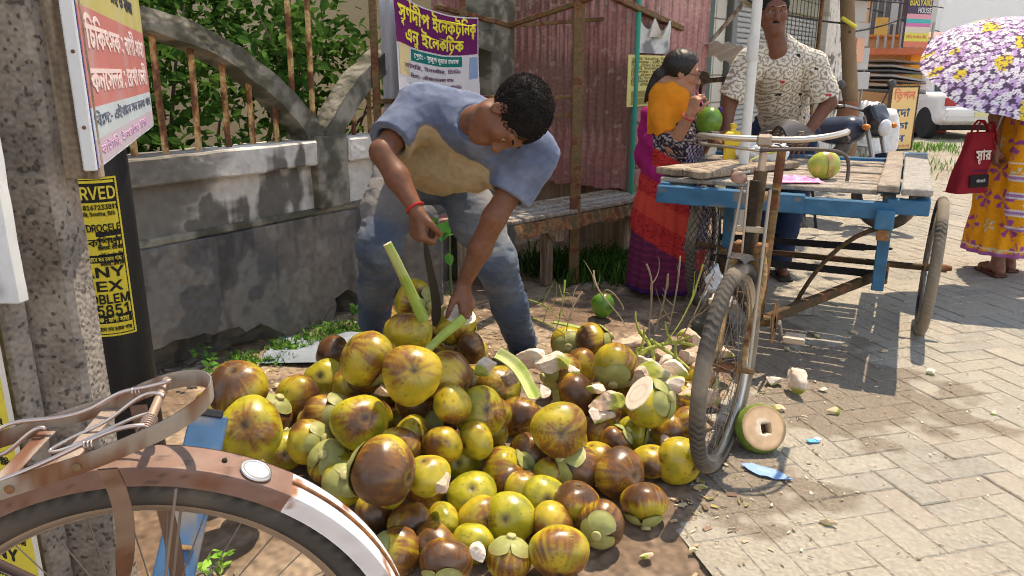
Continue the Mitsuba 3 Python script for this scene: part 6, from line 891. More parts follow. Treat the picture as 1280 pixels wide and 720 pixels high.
for s in (-1, 1):
    ax_e = FW + fax * s * .052; put('fork_blade', tube(spline([hb + fax * s * .03, hb + fax * s * .052 - UP * .06 - TD * .02, FW * .5 + hb * .5 + fax * s * .054 - UP * .0 + TD * .03, ax_e], 14), np.linspace(.013, .009, 14), 10), 'rust', 60, tr, uv=(.55, .62))
    put('stay_rod', tube([tk(-.555, -.99, .90) + fax * s * .045 - TD * .02, FW + fax * s * .066 - UP * .01], .0058, 8), 'rough_metal', True, tr, (.42, .35, .27))
    put('axle_nut', tube([FW + fax * s * .05, FW + fax * s * .085], [.011, .008], 8), 'rust', 40, tr, uv=(.3, .5))
put('fork_crown', box((.11, .05, .035), .006, hb, np.stack([fax, np.cross(UP, fax), UP], 1)), 'rust', 30, tr, uv=(.3, .5))
put('fork_post', box((.034, .028, .26), .004, tk(-.56, -1.03, .80), TR @ rotx(-.12)), 'rust', 30, tr, uv=(.05, .75)); put('brake_bridge', box((.10, .014, .02), .002, tk(-.56, -1.045, .77), TR), 'rough_metal', False, tr, (.5, .42, .3)); put('brake_rod', tube([tk(-.575, -1.05, .93), tk(-.575, -1.06, .66)], .004, 7), 'rough_metal', True, tr, (.5, .42, .33))
def guard(c, ax, R, w, a0, a1, drop=.012, n=40, th=.0012):
    M = np.stack([-np.cross(UP, ax) * -1, UP, ax], 1); M = np.stack([np.cross(UP, ax), UP, ax], 1)
    def f(u, v):
        t = a0 + u * (a1 - a0); s = 2 * v - 1; r_ = R - drop * np.clip(np.abs(s) - .55, 0, 1) ** 1.3 * 4; p_ = np.stack([r_ * np.cos(t), r_ * np.sin(t), s * w], -1); return c + p_ @ M.T
    return sheet(f, n, 11, th)
put('mudguard', guard(FW, fax, .372, .034, 1.12, 1.66), 'semi', True, tr, (.025, .022, .02))
# handlebar with its grips, brake lever and bell
HB = tk(-.551, -.945, 1.055)
put('handlebar', tube(spline([tk(-.79, -.68, 1.04), tk(-.80, -.80, 1.045), tk(-.77, -.89, 1.055), tk(-.67, -.945, 1.056), HB, tk(-.44, -.945, 1.058), tk(-.345, -.88, 1.07), tk(-.315, -.77, 1.075), tk(-.325, -.66, 1.06)], 50), .0108, 14), 'metal', True, tr, (.62, .56, .48))
for u_ in (-.79, -.326): put('grip', tube([tk(u_, -.70, 1.042), tk(u_ + .003, -.58, 1.037)], [.016, .015], 12), 'matte', True, tr, (.06, .05, .045))
put('brake_lever', tube(spline([tk(-.80, -.68, 1.015), tk(-.79, -.82, 1.02), tk(-.69, -.93, 1.025), tk(-.56, -.97, 1.02)], 20), .0055, 8), 'metal', True, tr, (.5, .44, .36)); put('brake_lever', tube(spline([tk(-.56, -.97, 1.02), tk(-.43, -.97, 1.03), tk(-.335, -.93, 1.025), tk(-.30, -.87, 1.0), tk(-.292, -.85, .92)], 20), .006, 8), 'rough_metal', True, tr, (.12, .10, .09))
put('handlebar_clamp', box((.05, .035, .04), .008, HB + UP * -.004, TR), 'rough_metal', 30, tr, (.4, .32, .25))
bl_ = put('bell', move(lathe([(0, .03), (.014, .027), (.024, .016), (.028, 0), (.024, -.004), (0, -.006)], 20), tk(-.615, -1.0, .925), rotx(.3)), 'semi', True, tr, (.34, .2, .15)); put('bell_lever', tube([tk(-.615, -1.02, .945), tk(-.575, -1.03, .957)], .005, 8), 'metal', True, tr, (.6, .6, .62))
put('lamp_bracket', beam(tk(-.50, -1.0, .90), tk(-.505, -.98, .83), .03, .02, .003), 'rust', False, tr, uv=(.1, .6))
# saddle on springs
sd_ = tk(-.565, -.42, 1.045)
def saddle(u, v):
    t = v; w = .028 + .085 * np.clip((t - .35) / .65, 0, 1) ** 1.4; s = 2 * u - 1; x = s * w; y = -.13 + t * .26; z = .03 - .03 * s * s * (1 + t) - .012 * np.sin(t * 3.14) + .01 * t; return sd_[None, None] + TL * x[..., None] + TD * y[..., None] + UP * z[..., None]
put('saddle', sheet(saddle, 17, 17, .006), 'semi', True, tr, (.03, .024, .02))
for s in (-.06, -.02, .02, .06):
    q = np.linspace(0, 1, 40); put('saddle_spring', tube(np.stack([sd_ + TL * s + TD * .06 + TL * .012 * math.cos(t * 38) + TD * .012 * math.sin(t * 38) + UP * (-.075 + t * .075) for t in q]), .0026, 5), 'rough_metal', True, tr, (.25, .2, .16))
put('saddle_frame', cat([beam(sd_ + TL * -.06 + TD * .06 - UP * .07, sd_ + TL * .06 + TD * .06 - UP * .07, .012, .012, .002)]), 'rust', False, tr, uv=(.2, .5))
# rear wheels
wheel(tr + '__rear_wheel', tk(.06, AX, .343), TL + UP * -.03, UP, .345, 5, .75, tw=.026)
wheel(tr + '__rear_wheel_001', tk(-1.06, AX, .343), TL + UP * .03, UP, .345, 6, .5, tw=.026)
labels[tr + '__rear_wheel__tyre'] = {'label': 'mud caked rear tyre on the road side'}
put('axle_hub_cap', tube([tk(.09, AX, .343), tk(.15, AX, .343)], [.022, .012], 12), 'rust', 40, tr, uv=(.4, .5))
put('wheel_post', dense(beam(tk(.055, AX - .36, DZ - .03), tk(.06, AX - .27, .48), .012, .05, .003, up=TD), .05, .001, 9, 1), 'rust', 30, tr, uv=(.3, .5)) if 0 else None
# -- what lies on the deck
for i_, (a, b, w, lb) in enumerate((((-1.15, .05), (-.80, .75), .13, 'thick weathered grey board lying aslant on the left end of the tricycle deck, outer one'), ((-1.01, .02), (-.66, .70), .12, 'thick weathered grey board lying aslant on the deck, inner one of two'))):
    m = wobble(dense(beam(tk(*a, DZ + .024), tk(*b, DZ + .022), w, .036, .006), .05, 0, 1, 1), .006, 8, 50 + i_); solo('board', lb, 'board', m, 'wood', 30, uv=(.08, .2 + i_ * .3))
p = tk(-.46, .30, DZ + .066); yc_ = coconut('ripe_coconut', 'yellow green coconut with a brown scarred band standing on the tricycle deck', p, .066, (1, .1, .15), ((.36, .40, .05), (.25, .34, .04)))
def band(u, v):
    a = u * 2 * math.pi; t = -.15 + .42 * v + .04 * np.sin(a * 3); rr = .0697 * np.sqrt(np.clip(1 - t * t, 0, 1)); ax_ = unit(V(1, .1, .15)); R = frame_to(ax_); q = np.stack([rr * np.cos(a), rr * np.sin(a), .0697 * 1.1 * t], -1); return p + q @ R.T
m = sheet(band, 30, 8); put('scar', wobble(m, .002, 40, 2), 'fruit_skin', True, yc_, tint(m, (.34, .2, .08), .3, 60, 3, (.42, .38, .08), .5, .6))
p = tk(-.55, .13, DZ + .008); m = sheet(lambda u, v: p + np.stack([(u - .5) * .20, (v - .5) * .12, .022 * meshkit.noise(np.stack([u * 5, v * 4, u * 0], -1)) * np.sin(u * 3.14) ** .4 * np.sin(v * 3.14) ** .4 * 1.6], -1), 26, 20, .0015); solo('pink_bag', 'flat bright pink plastic bag on the deck before the coconut', 'bag', m, 'semi', True, (.72, .25, .48))
p = tk(-.80, .66, DZ + .075); m = trimesh.creation.icosphere(4); m.vertices *= [.14, .09, .07]; m = wobble(m, .022, 14, 3); m = wobble(m, .008, 50, 5); scene['film'] = {'type': 'twosided', 'bsdf': {'type': 'principled', 'base_color': {'type': 'rgb', 'value': [.62, .64, .66]}, 'roughness': .22, 'specular': .7}}
solo('plastic_bag', 'crumpled clear whitish plastic bag lying on the grey boards', 'bag', move(m, p, rotz(-.4)), 'film', True, uv=(.5, .5))
p = tk(-.74, .52, DZ + .05); solo('straw_bundle', 'thin yellow green leaf strip lying over the boards beside the plastic bag', 'leaf', cat([tube(spline([p + V(-.1, 0, 0), p + V(-.02, .03, .03), p + V(.1, .09, .05)], 10), [.004] * 5 + [.01] * 3 + [.006, .002], 6)]), 'semi', True, (.42, .45, .10))
pw = at(928, 205, 0) if 0 else tk(-.80, .62, 0)
pw = at(929, 208, 3.95); pw[2] = 0; wp = thing('umbrella_pole', 'white plastic pipe standing upright through the tricycle deck', 'pole'); put('pipe', tube([V(pw[0], pw[1], .5), V(pw[0] + .01, pw[1], 2.7)], .024, 14), 'semi', True, wp, (.62, .62, .58)); put('sleeve', tube([V(pw[0], pw[1], 1.32), V(pw[0], pw[1], 1.44)], .028, 14), 'semi', True, wp, (.55, .55, .52))
yb_ = thing('jerrycan', 'yellow plastic jerrycan standing behind the grey boards', 'can'); p = at(915, 184, 4.25); F = Field(p - .16, p + .16, .006); F.slab(p, (.04, .055, .085), rotz(-.4), .02); F.bone(p + V(0, 0, .08), p + V(0, 0, .10), .016, .014, .01); put('body', F.surface(), 'semi', True, yb_, (.72, .50, .03)); put('cap', lathe([(0, .02), (.018, .02), (.018, 0), (0, 0)], 14).apply_translation(p + V(0, 0, .105)), 'semi', False, yb_, (.6, .42, .03))
# hanging wire net and a plastic bag under the deck
nk = thing('wire_net', 'dark wire net hanging under the left end of the tricycle deck', 'net'); NW, NH = .16, .42
q0 = tk(-1.02, .03, DZ - .10)
for s in (1, -1):
    for i_ in range(-9, 7):
        a0 = i_ * .025; pts = []
        for t in np.linspace(0, 1, 12):
            x = a0 + s * t * .24 if s > 0 else a0 + .24 - t * .24
            if 0 <= x <= NW: pts.append(q0 + TL * x - UP * (t * NH) + TD * .012 * math.sin(t * 9 + x * 20))
        if len(pts) > 2: put('strand', tube(pts, .0022, 4, False), 'matte', True, nk, (.05, .04, .035))
p = at(893, 348, 3.62); m = trimesh.creation.icosphere(3); m.vertices *= [.045, .03, .08]; m.vertices[:, 0] *= 1 - .5 * np.clip(m.vertices[:, 2] / .08, 0, 1); m = wobble(m, .016, 22, 8); solo('plastic_bag', 'small clear plastic bag hanging beside the wire net', 'bag', move(m, p), 'film', True, uv=(.5, .5))
solo('bag_string', 'thin string tying the small plastic bag to the tricycle deck', 'string', tube([p + UP * .07, V(p[0], p[1] + .0, .70)], .002, 5), 'matte', True, (.3, .3, .3))

# ================================================================ the parked bicycle in the corner
KH, KL = .195, -.115; KC = V(-.5443, .9843, .3843); k1 = V(math.cos(KH), math.sin(KH), 0); k0 = V(-math.sin(KH), math.cos(KH), 0); ku = UP * math.cos(KL) + k0 * math.sin(KL); ka = np.cross(ku, k1); KR = np.stack([k1, ka, ku], 1)
def bk(s, w, z): return KC + k1 * np.asarray(s)[..., None] + ka * np.asarray(w)[..., None] + ku * np.asarray(z)[..., None]           # s towards the rear end, w away from the viewer, z up from the hub
bi = thing('bicycle', 'old brown bicycle with rusty rear carrier and white tipped mudguard, cropped at the corner', 'bicycle')
wheel(bi + '__rear_wheel', KC, -ka, ku, .358, 9, .12, 36, .024)
def bguard(a0, a1, n):
    def f(u, v):
        t = a0 + u * (a1 - a0); s = 2 * v - 1; ab = np.abs(s); r_ = .386 - np.where(ab > .62, (ab - .62) / .38 * .028, 0) + .0035 * np.exp(-(s / .12) ** 2) * 0; w_ = np.sign(s) * np.where(ab > .62, .028 + (ab - .62) / .38 * .002, ab / .62 * .028)
        return bk(r_ * np.sin(t), w_, r_ * np.cos(t))
    return sheet(f, n, 27, .0012)
def paint_guard(m, base, seed):
    c = tint(m, base, .3, 60, seed, (.225, .15, .115), .5, .7); v = np.asarray(m.vertices); sc = (meshkit.noise(v * [160, 40, 160], 5) > .8)[:, None] * (meshkit.noise(v * 14, 6) > .45)[:, None]
    c = np.where(sc, c * .55, c); w = np.clip((meshkit.fbm(v * 22 + 8, 3, 9) - .58) * 6, 0, 1)[:, None]; return c * (1 - w) + np.array([.17, .075, .04]) * w
m = bguard(-1.5, .62, 90); put('mudguard', m, 'semi', 40, bi, None) if 0 else put('mudguard', m, 'semi', True, bi, paint_guard(m, (.20, .118, .088), 4))
m = bguard(.62, 1.35, 40); put('mudguard_tip', m, 'semi', True, bi, tint(m, (.66, .64, .62), .12, 40, 5, (.28, .13, .07), .60, .66), label='white painted tail of the mudguard with rust scratches')
m = wobble(bguard(.655, 1.3, 50), 0, 1); v = np.array(m.vertices); put('tail_ridge', tube(np.stack([bk(.3875 * math.sin(t), 0.004, .3875 * math.cos(t)) for t in np.linspace(.62, 1.3, 24)]), .003, 6), 'rust', True, bi, uv=(.2, .4))
rp = bk(.3885 * math.sin(.475), -.004, .3885 * math.cos(.475)); rn = unit(rp - KC); RF = frame_to(rn); put('reflector', move(lathe([(0, .007), (.012, .006), (.018, .002), (.019, 0), (0, 0)], 24), rp, RF), 'glossy', True, bi, (.62, .66, .70)); put('reflector_ring', move(lathe([(.018, 0), (.018, .004), (.0225, .003), (.0225, 0)], 24), rp, RF), 'metal', True, bi, (.6, .58, .55))
hp = bk(.3875 * math.sin(.36), .004, .3875 * math.cos(.36)); put('rivet', move(trimesh.creation.icosphere(1, .004), hp), 'rust', True, bi, uv=(.05, .8))
# carrier: one flat strip bent into a loop, cross bars, spring clip of round wire
def cz(s): return .418 + (s + .05) * .29 
side = lambda w: [bk(s, w, float(cz(np.float64(s)))) for s in np.linspace(-.42, .09, 16)]
loop = [bk(.045 + .088 * math.cos(t), .075 * math.sin(t), float(cz(np.float64(.045 + .088 * math.cos(t)))) + .006) for t in np.linspace(-1.35, 1.35, 24)]
path = np.array(side(-.075)[:-3] + loop + side(.075)[::-1][3:]); path = spline(path, 110)
tn = np.gradient(path, axis=0); tn /= np.linalg.norm(tn, axis=1, keepdims=True); nv = np.cross(tn, ku); nv /= np.linalg.norm(nv, axis=1, keepdims=True); hh, tt = .0125, .0016
v = np.stack([path + ku * hh + nv * tt, path + ku * hh - nv * tt, path - ku * hh - nv * tt, path - ku * hh + nv * tt], 1).reshape(-1, 3); q = np.arange(len(path) - 1)[:, None] * 4
f = np.vstack([np.hstack([q + a, q + (a + 1) % 4, q + 4 + (a + 1) % 4, q + 4 + a]) for a in range(4)])
m = quads(v, f); 
put('carrier_strip', m, 'rough_metal', True, bi, tint(m, (.38, .345, .29), .3, 45, 3, (.22, .11, .06), .46, .56))
for s in (-.27, -.115, -.032):
    z_ = float(cz(np.float64(s))) - .004; m = dense(beam(bk(s - .012, -.073, z_), bk(s + .012, .073, z_), .022, .0028, .0006, up=ku), .02, .0006, 30, 3); put('carrier_bar', m, 'rough_metal', True, bi, tint(m, (.40, .32, .26), .25, 40, 6, (.20, .09, .05), .5, .6))
put('spring_tube', tube([bk(.058, -.066, cz(.058) + .004), bk(.062, .066, cz(.062) + .012)], .0062, 12), 'rough_metal', True, bi, (.38, .27, .2))
put('spring_coil', tube(np.stack([bk(.058 + .0085 * math.cos(t * 1.0), -.055 + t * .0008, cz(.058) + .005 + .0085 * math.sin(t)) for t in np.linspace(0, 40, 150)]), .0016, 6), 'rough_metal', True, bi, (.36, .27, .22))
wire = [bk(.058, -.05, cz(.058) + .012), bk(.02, -.056, cz(.02) + .022), bk(-.01, -.060, cz(-.01) + .020), bk(-.03, -.062, cz(-.03) + .017), bk(-.10, -.07, cz(-.10) + .012), bk(-.2, -.072, cz(-.2) + .014), bk(-.36, -.07, cz(-.36) + .02)]
put('clip_wire', tube(spline(wire, 50), .0032, 8), 'metal', True, bi, (.55, .46, .42))
wire = [bk(.066, .058, cz(.066) + .016), bk(.07, .04, cz(.07) + .022), bk(.045, .045, cz(.04) + .022), bk(.0, .056, cz(0) + .02), bk(-.03, .058, cz(-.03) + .012), bk(-.1, .062, cz(-.1) + .014), bk(-.17, .064, cz(-.17) + .016), bk(-.176, .060, cz(-.176) + .006), bk(-.172, .055, cz(-.172) - .008), bk(-.14, .05, cz(-.14) - .004), bk(-.10, .052, cz(-.1) + .004)]
put('clip_wire', tube(spline(wire, 70), .0032, 8), 'metal', True, bi, (.55, .46, .42))
wire = [bk(.068, .018, cz(.068) + .012), bk(.055, .024, cz(.05) + .02), bk(.0, .018, cz(0) + .006), bk(-.06, .008, cz(-.06) - .002), bk(-.078, -.002, cz(-.078) - .004), bk(-.07, -.012, cz(-.07) - .002), bk(.0, -.012, cz(0) + .004), bk(.058, -.02, cz(.058) + .012)]
put('clip_wire', tube(spline(wire, 60), .0024, 8), 'metal', True, bi, (.62, .55, .5))
for s, w in ((-.012, -.062), (.018, .052)): put('wire_wrap', tube(np.stack([bk(s + t * .0007, w + .0055 * math.cos(t), cz(s) + .018 + .0055 * math.sin(t)) for t in np.linspace(0, 16, 50)]), .0014, 5), 'metal', True, bi, (.5, .42, .38))
for s in (-.245, -.10, -.02, .045): put('bolt', move(trimesh.creation.icosphere(2, .006), bk(s, -.0775 + (.006 if s > .04 else 0), float(cz(np.float64(s))) - .001), None, [1, .6, 1]), 'rust', True, bi, uv=(.3, .5))
# carrier leg, twisted flat strip; mudguard stays; frame reaching out of the picture
def strip(pts, tw, w, t_):
    P_ = spline(pts, 40); tn = np.gradient(P_, axis=0); tn /= np.linalg.norm(tn, axis=1, keepdims=True); a = np.interp(np.linspace(0, 1, 40), [0, .3, .72, 1], [0, 0, tw, tw]); x0 = unit(k1); d = np.stack([x0 * math.cos(q) + ka * math.sin(q) for q in a]); n_ = np.cross(tn, d)
    v = np.stack([P_ + d * w + n_ * t_, P_ - d * w + n_ * t_, P_ - d * w - n_ * t_, P_ + d * w - n_ * t_], 1).reshape(-1, 3); q = np.arange(39)[:, None] * 4; return quads(v, np.vstack([np.hstack([q + b, q + (b + 1) % 4, q + 4 + (b + 1) % 4, q + 4 + b]) for b in range(4)]))
m = strip([bk(.015, -.078, .42), bk(.02, -.07, .36), bk(.012, -.062, .29), bk(.0, -.062, .22), bk(-.0, -.06, .10), bk(0, -.058, 0)], 3.14, .0115, .0014); put('carrier_leg', m, 'rough_metal', 40, bi, None) if 0 else put('carrier_leg', m, 'rough_metal', True, bi, tint(m, (.30, .22, .16), .25, 40, 2, (.18, .09, .05), .5, .6))
m = strip([bk(.015, .078, .42), bk(.02, .07, .36), bk(.03, .062, .25), bk(.01, .06, .0)], 0, .0115, .0014); put('carrier_leg', m, 'rough_metal', True, bi, (.22, .15, .11))
for w in (-.036, .036): put('mudguard_stay', tube([bk(.36 * math.sin(.22), w, .36 * math.cos(.22)), bk(0, w * 1.5, 0)], .0022, 6), 'rough_metal', True, bi, (.3, .26, .22))
for w in (-.05, .05):
    put('seat_stay', tube([bk(0, w, 0), bk(-.42, w * .5, .42)], .008, 10), 'semi', True, bi, (.05, .03, .025)); put('chain_stay', tube([bk(0, w, 0), bk(-.46, w * .7, -.06)], .009, 10), 'semi', True, bi, (.05, .03, .025))
put('seat_tube', tube([bk(-.46, 0, -.06), bk(-.40, 0, .50)], .015, 12), 'semi', True, bi, (.05, .03, .025)); put('top_tube', tube([bk(-.41, 0, .42), bk(-.98, 0, .46)], .014, 12), 'semi', True, bi, (.05, .03, .025)); put('down_tube', tube([bk(-.46, 0, -.06), bk(-.98, 0, .40)], .015, 12), 'semi', True, bi, (.05, .03, .025)); put('kickstand', tube([bk(0, -.06, 0), bk(.12, -.16, -.352)], .007, 8), 'rust', True, bi, uv=(.2, .5))
wheel(bi + '__front_wheel', bk(-1.13, 0, 0), -ka, ku, .358, 11, .45, 36, .024); put('front_fork', tube([bk(-1.0, -.0, .44), bk(-1.13, -.055, 0)], .011, 8), 'semi', True, bi, (.05, .03, .025)); put('front_fork', tube([bk(-1.0, .0, .44), bk(-1.13, .055, 0)], .011, 8), 'semi', True, bi, (.05, .03, .025))
# ================================================================ people
def head_on(F, c, f, u, s=1.0, lid=0.0):
    f = unit(f); u = unit(np.asarray(u, float) - f * np.dot(u, f)); r = np.cross(f, u); M = np.stack([r, f, u], 1)
    P_ = lambda a, b, d: c + (r * a + f * b + u * d) * s
    B = lambda a, b, ra, rb, k=.02, mode='add': F.bone(P_(*a), P_(*b), ra * s, rb * s, k * s, mode); E = lambda a, rr, k=.02, mode='add': F.ball(P_(*a), np.asarray(rr) * s, M, k * s, mode)
    E((0, -.012, .036), (.072, .092, .080)); E((0, .022, -.040), (.056, .066, .070), .04); E((0, .066, -.098), (.022, .018, .018), .04)
    for q in (-1, 1):
        B((q * .052, .0, -.062), (q * .012, .062, -.102), .020, .016, .03); E((q * .043, .060, -.022), (.022, .02, .02), .03); B((q * .044, .076, .026), (q * .012, .089, .022), .010, .010, .02)
        E((q * .031, .094, .003), (.017, .011, .010), .014, 'cut'); B((q * .020, .0845, .0095 + lid), (q * .043, .079, .0085 + lid), .0062, .0062, .004); B((q * .021, .0835, -.0055 - lid), (q * .042, .078, -.0055 - lid), .0055, .0055, .004)
        E((q * .074, -.004, -.008), (.009, .020, .031), .008); E((q * .082, .002, -.006), (.007, .010, .018), .006, 'cut'); E((q * .010, .098, -.040), (.009, .010, .008), .008)
    B((0, .086, .008), (0, .108, -.034), .008, .012, .016); B((-.018, .083, -.066), (.018, .083, -.066), .0085, .0085, .012); B((-.014, .083, -.079), (.014, .083, -.079), .0095, .0095, .012); B((-.022, .093, -.0725), (.022, .093, -.0725), .0022, .0022, .004, 'cut')
    return P_, M
def hand_on(F, w, d, pn, thumb, curl=(.3, .4, .3), s=1.0, spread=.10, tc=.4):
    """A hand: w wrist, d towards the fingers, pn the way the palm faces, thumb = +1 or -1 for its side."""
    d = unit(d); pn = unit(np.asarray(pn, float) - d * np.dot(pn, d)); x = np.cross(d, pn) * thumb        # x runs towards the thumb side
    for i_, (o, l0, ls) in enumerate(((.030, .088, (.042, .026, .021)), (.010, .092, (.046, .029, .022)), (-.010, .087, (.043, .027, .021)), (-.029, .078, (.034, .021, .018)))):
        a = w + (x * o * .55 + d * .012) * s; k_ = w + (x * o + d * l0 - pn * .004) * s; F.bone(a, k_, .015 * s, .0125 * s, .014 * s); F.bone(w + x * o * .8 * s + d * .05 * s, k_, .013 * s, .012 * s, .012 * s)
        ang = 0; p = k_; fd = unit(d + x * (o / .03) * spread)
        for j, l in enumerate(ls):
            ang += curl[j]; e = p + (fd * math.cos(ang) + pn * math.sin(ang)) * l * s; rr = (.0098, .0088, .0078, .0068); q = .88 if i_ == 3 else 1; F.bone(p, e, rr[j] * s * q, rr[j + 1] * s * q, .004 * s); p = e
    b = w + (x * .022 + d * .02 + pn * .006) * s; m_ = b + unit(x * .75 + d * .75 + pn * .35) * .040 * s; F.bone(b, m_, .017 * s, .0125 * s, .014 * s)
    e = m_ + unit(x * (.55 - tc) + d * .85 + pn * (.2 + tc)) * .031 * s; F.bone(m_, e, .0115 * s, .0100 * s, .005 * s); F.bone(e, e + unit(x * (.35 - tc) + d * .9 + pn * (.3 + tc)) * .025 * s, .0100 * s, .0080 * s, .004 * s)
def skin_col(m, base, seed, sc=18): 
    b = tint(m, base, .12, sc, seed); v = np.asarray(m.vertices); return b * (.88 + .24 * meshkit.noise(v * 70, seed)[:, None]) * (1 + np.array([.10, .0, -.05]) * (meshkit.fbm(v * 9, 2, seed + 3)[:, None] - .5) * 2)
def folds(p, sc, amp, seed, stretch=(1, 1, 1)):
    n = meshkit.fbm(p * np.asarray(stretch) * sc, 3, seed); return amp * (np.abs(n - .5) * 4 - .8)
def relax_ring(q, n=40):
    q = q[np.linspace(0, len(q) - 1, n).astype(int)]
    for _ in range(3): q = (np.roll(q, 1, 0) + q * 2 + np.roll(q, -1, 0)) / 4
    return q
def eyes(parent, P_, s, white=(.30, .27, .24)):
    for q in (-1, 1):
        c = P_(q * .031, .0755, .0015); put('eye', move(trimesh.creation.icosphere(2, .0118 * s), c), 'semi', True, parent, white); f = unit(P_(0, 1, 0) - P_(0, 0, 0)); put('iris', move(trimesh.creation.icosphere(2, .0062 * s), c + f * .0072 * s), 'semi', True, parent, (.02, .012, .008))
        put('eyebrow', tube(spline([P_(q * .014, .095, .024), P_(q * .03, .091, .031), P_(q * .05, .074, .026)], 8), [.001 * s, .0028 * s, .0032 * s, .0032 * s, .003 * s, .0025 * s, .002 * s, .001 * s], 6), 'matte', True, parent, (.012, .01, .009))
DARK = (.165, .072, .040)
# ---- the man bending over the heap
mn = thing('person', 'man in blue and tan T-shirt and faded jeans bending over the fruit with a blade', 'person')
pel, hR, hL = V(-.38, 3.36, .85), V(-.50, 3.36, .83), V(-.23, 3.32, .83)
kR, kL, aR, aL = at(474, 308, 3.08), at(620, 328, 3.17), at(468, 402, 3.45), at(652, 428, 3.42)
shR, shL, neck = V(-.345, 2.90, 1.135), V(.075, 2.78, .985), V(-.12, 2.71, 1.10)
eR, wR_, eL, wL_ = at(478, 190, 2.70), at(520, 262, 2.60), at(618, 272, 2.70), at(579, 356, 2.74)
hc = at(637, 145, 2.56); hf, hu = V(-.10, -.30, -.95), V(.93, -.30, .06)
F = Field((-.95, 2.35, .0), (.30, 3.65, 1.42), .0055)
t_ = unit(neck - pel)
F.bone(pel, V(-.27, 3.05, 1.0), .11, .12, .05).bone(V(-.27, 3.05, 1.0), V(-.14, 2.84, 1.08), .12, .105, .05).bone(V(-.14, 2.84, 1.07), neck, .075, .055, .04)
F.bone(neck, hc - unit(hu) * .06, .056, .052, .03).bone(shR, shL, .065, .065, .05)
for a, b, c_, r_ in ((shR, eR, wR_, 1), (shL, eL, wL_, 1)):
    F.bone(a, b, .052, .042, .03); F.bone(b, b * .55 + c_ * .45, .043, .041, .02); F.bone(b * .55 + c_ * .45, c_, .041, .027, .02)
for a, b, c_ in ((hR, kR, aR), (hL, kL, aL)):
    F.bone(a, b, .08, .055, .05).bone(b, c_, .052, .04, .03); F.bone(c_ + V(0, .03, -.04), c_ + V(0.02, -.13, -.055), .036, .03, .02)
hP, hM = head_on(F, hc, hf, hu, 1.04)
hand_on(F, wR_, V(.10, -.05, -1), V(.75, .55, .1), 1, (1.0, 1.35, .9), 1.05, .02, .5)
hand_on(F, wL_, V(.12, -.12, -1), V(-.75, .35, -.45), -1, (.35, .45, .4), 1.08, .16, .1)
bm = relax(F.surface(), 1, .4); c = skin_col(bm, DARK, 3); put('body', bm, 'skin', True, mn, c)
eyes(mn, hP, 1.08)
# hair: a cap with short curls
F = Field(hc - .2, hc + .2, .0055); F.ball(hP(0, -.024, .044), (.084, .101, .088), hM, .01); F.half(hP(0, .062, .0), hM @ V(0, 1, -.55)); F.half(hP(0, 0, -.055), hM @ V(0, .35, -1))
F.near(lambda p: .016 * (meshkit.fbm(p * 38, 2, 5) - .5) - .004, .03); put('hair', F.surface(), 'matte', True, mn, (.012, .010, .009))
r = np.random.default_rng(8); cm = []
for q in range(2300):
    d = unit(r.normal(0, 1, 3)); l = V(d[0] * .085, -.024 + d[1] * .102, .044 + d[2] * .089)
    if l[1] > .05 + .5 * l[2] or l[2] < -.055 + .3 * l[1]: continue
    b = hP(*l); dd = hM @ d; s1 = unit(np.cross(dd, r.normal(0, 1, 3))); s2 = np.cross(dd, s1); R_c = r.uniform(.0025, .0068); a = np.linspace(0, r.uniform(2.2, 6), 7); cm.append(tube(np.stack([b + s1 * R_c * math.cos(x) + dd * (R_c * math.sin(x) + .003) + s2 * (x * .0018) for x in a]), np.linspace(.0013, .0006, 7), 4, False))
m = cat(cm); put('hair_curl', m, 'matte', True, mn, (.014, .011, .010), kind='stuff')
# T-shirt
F = Field((-.75, 2.4, .6), (.40, 3.6, 1.42), .0058); ws = unit(shL - shR); tt = unit(t_ - ws * np.dot(ws, t_)); nn_ = np.cross(ws, tt); nn_ = nn_ if nn_[2] > 0 else -nn_; M = np.stack([ws, tt, nn_], 1)
F.ball(V(-.33, 3.2, .92), (.17, .17, .125), M, .05).ball(V(-.24, 3.02, 1.005), (.185, .17, .135), M, .06).ball(V(-.15, 2.85, 1.065), (.20, .13, .125), M, .06)
F.bone(shR + V(.03, 0, -.0), shL + V(-.03, 0, 0), .085, .085, .05); F.ball(V(-.115, 2.73, 1.075), (.09, .06, .08), M, .05)
F.bone(at(525, 196, 3.0), at(590, 212, 2.86), .085, .075, .07); F.bone(at(560, 215, 2.97), at(612, 208, 2.80), .06, .045, .06)
sRe, sLe = shR + (eR - shR) * .78, shL + (eL - shL) * .66
F.bone(shR, sRe, .082, .078, .04); F.bone(shL, sLe, .085, .080, .04)
F.near(lambda p: folds(p, 6, .009, 4, (1, .6, 1)) + folds(p, 15, .006, 14, (1, .7, 1)) + .003 * np.sin((p @ unit(V(.8, .2, -.55))) * 70) * (meshkit.noise(p * 6, 3) - .2), .04)
F.half(sRe, eR - shR) if 0 else None
for s_, e_ in ((sRe, eR - shR), (sLe, eL - shL)):
    w_, p_ = F._win(s_ - .16, s_ + .16); dd = unit(e_); pl = (p_ - s_) @ dd; F.f[w_] = np.where((np.linalg.norm(p_ - s_ - dd * .03, axis=-1) < .115), np.maximum(F.f[w_], pl.astype(np.float32)), F.f[w_]); F.bone(s_ - dd * .05, s_ + dd * .1, .052, .068, .0, 'cut')
F.bone(neck, hc, .068, .07, .015, 'cut')
sm = relax(F.surface(), 1, .4); v = np.asarray(sm.vertices); nr = np.asarray(sm.vertex_normals)
al = (v - V(-.15, 2.85, 1.065)) @ tt; under = (v - V(-.24, 3.02, 1.005)) @ nn_; arm = np.minimum(np.linalg.norm(v - shR, axis=1), np.linalg.norm(v - shL, axis=1)); lat = (v - V(-.15, 2.85, 1.065)) @ ws
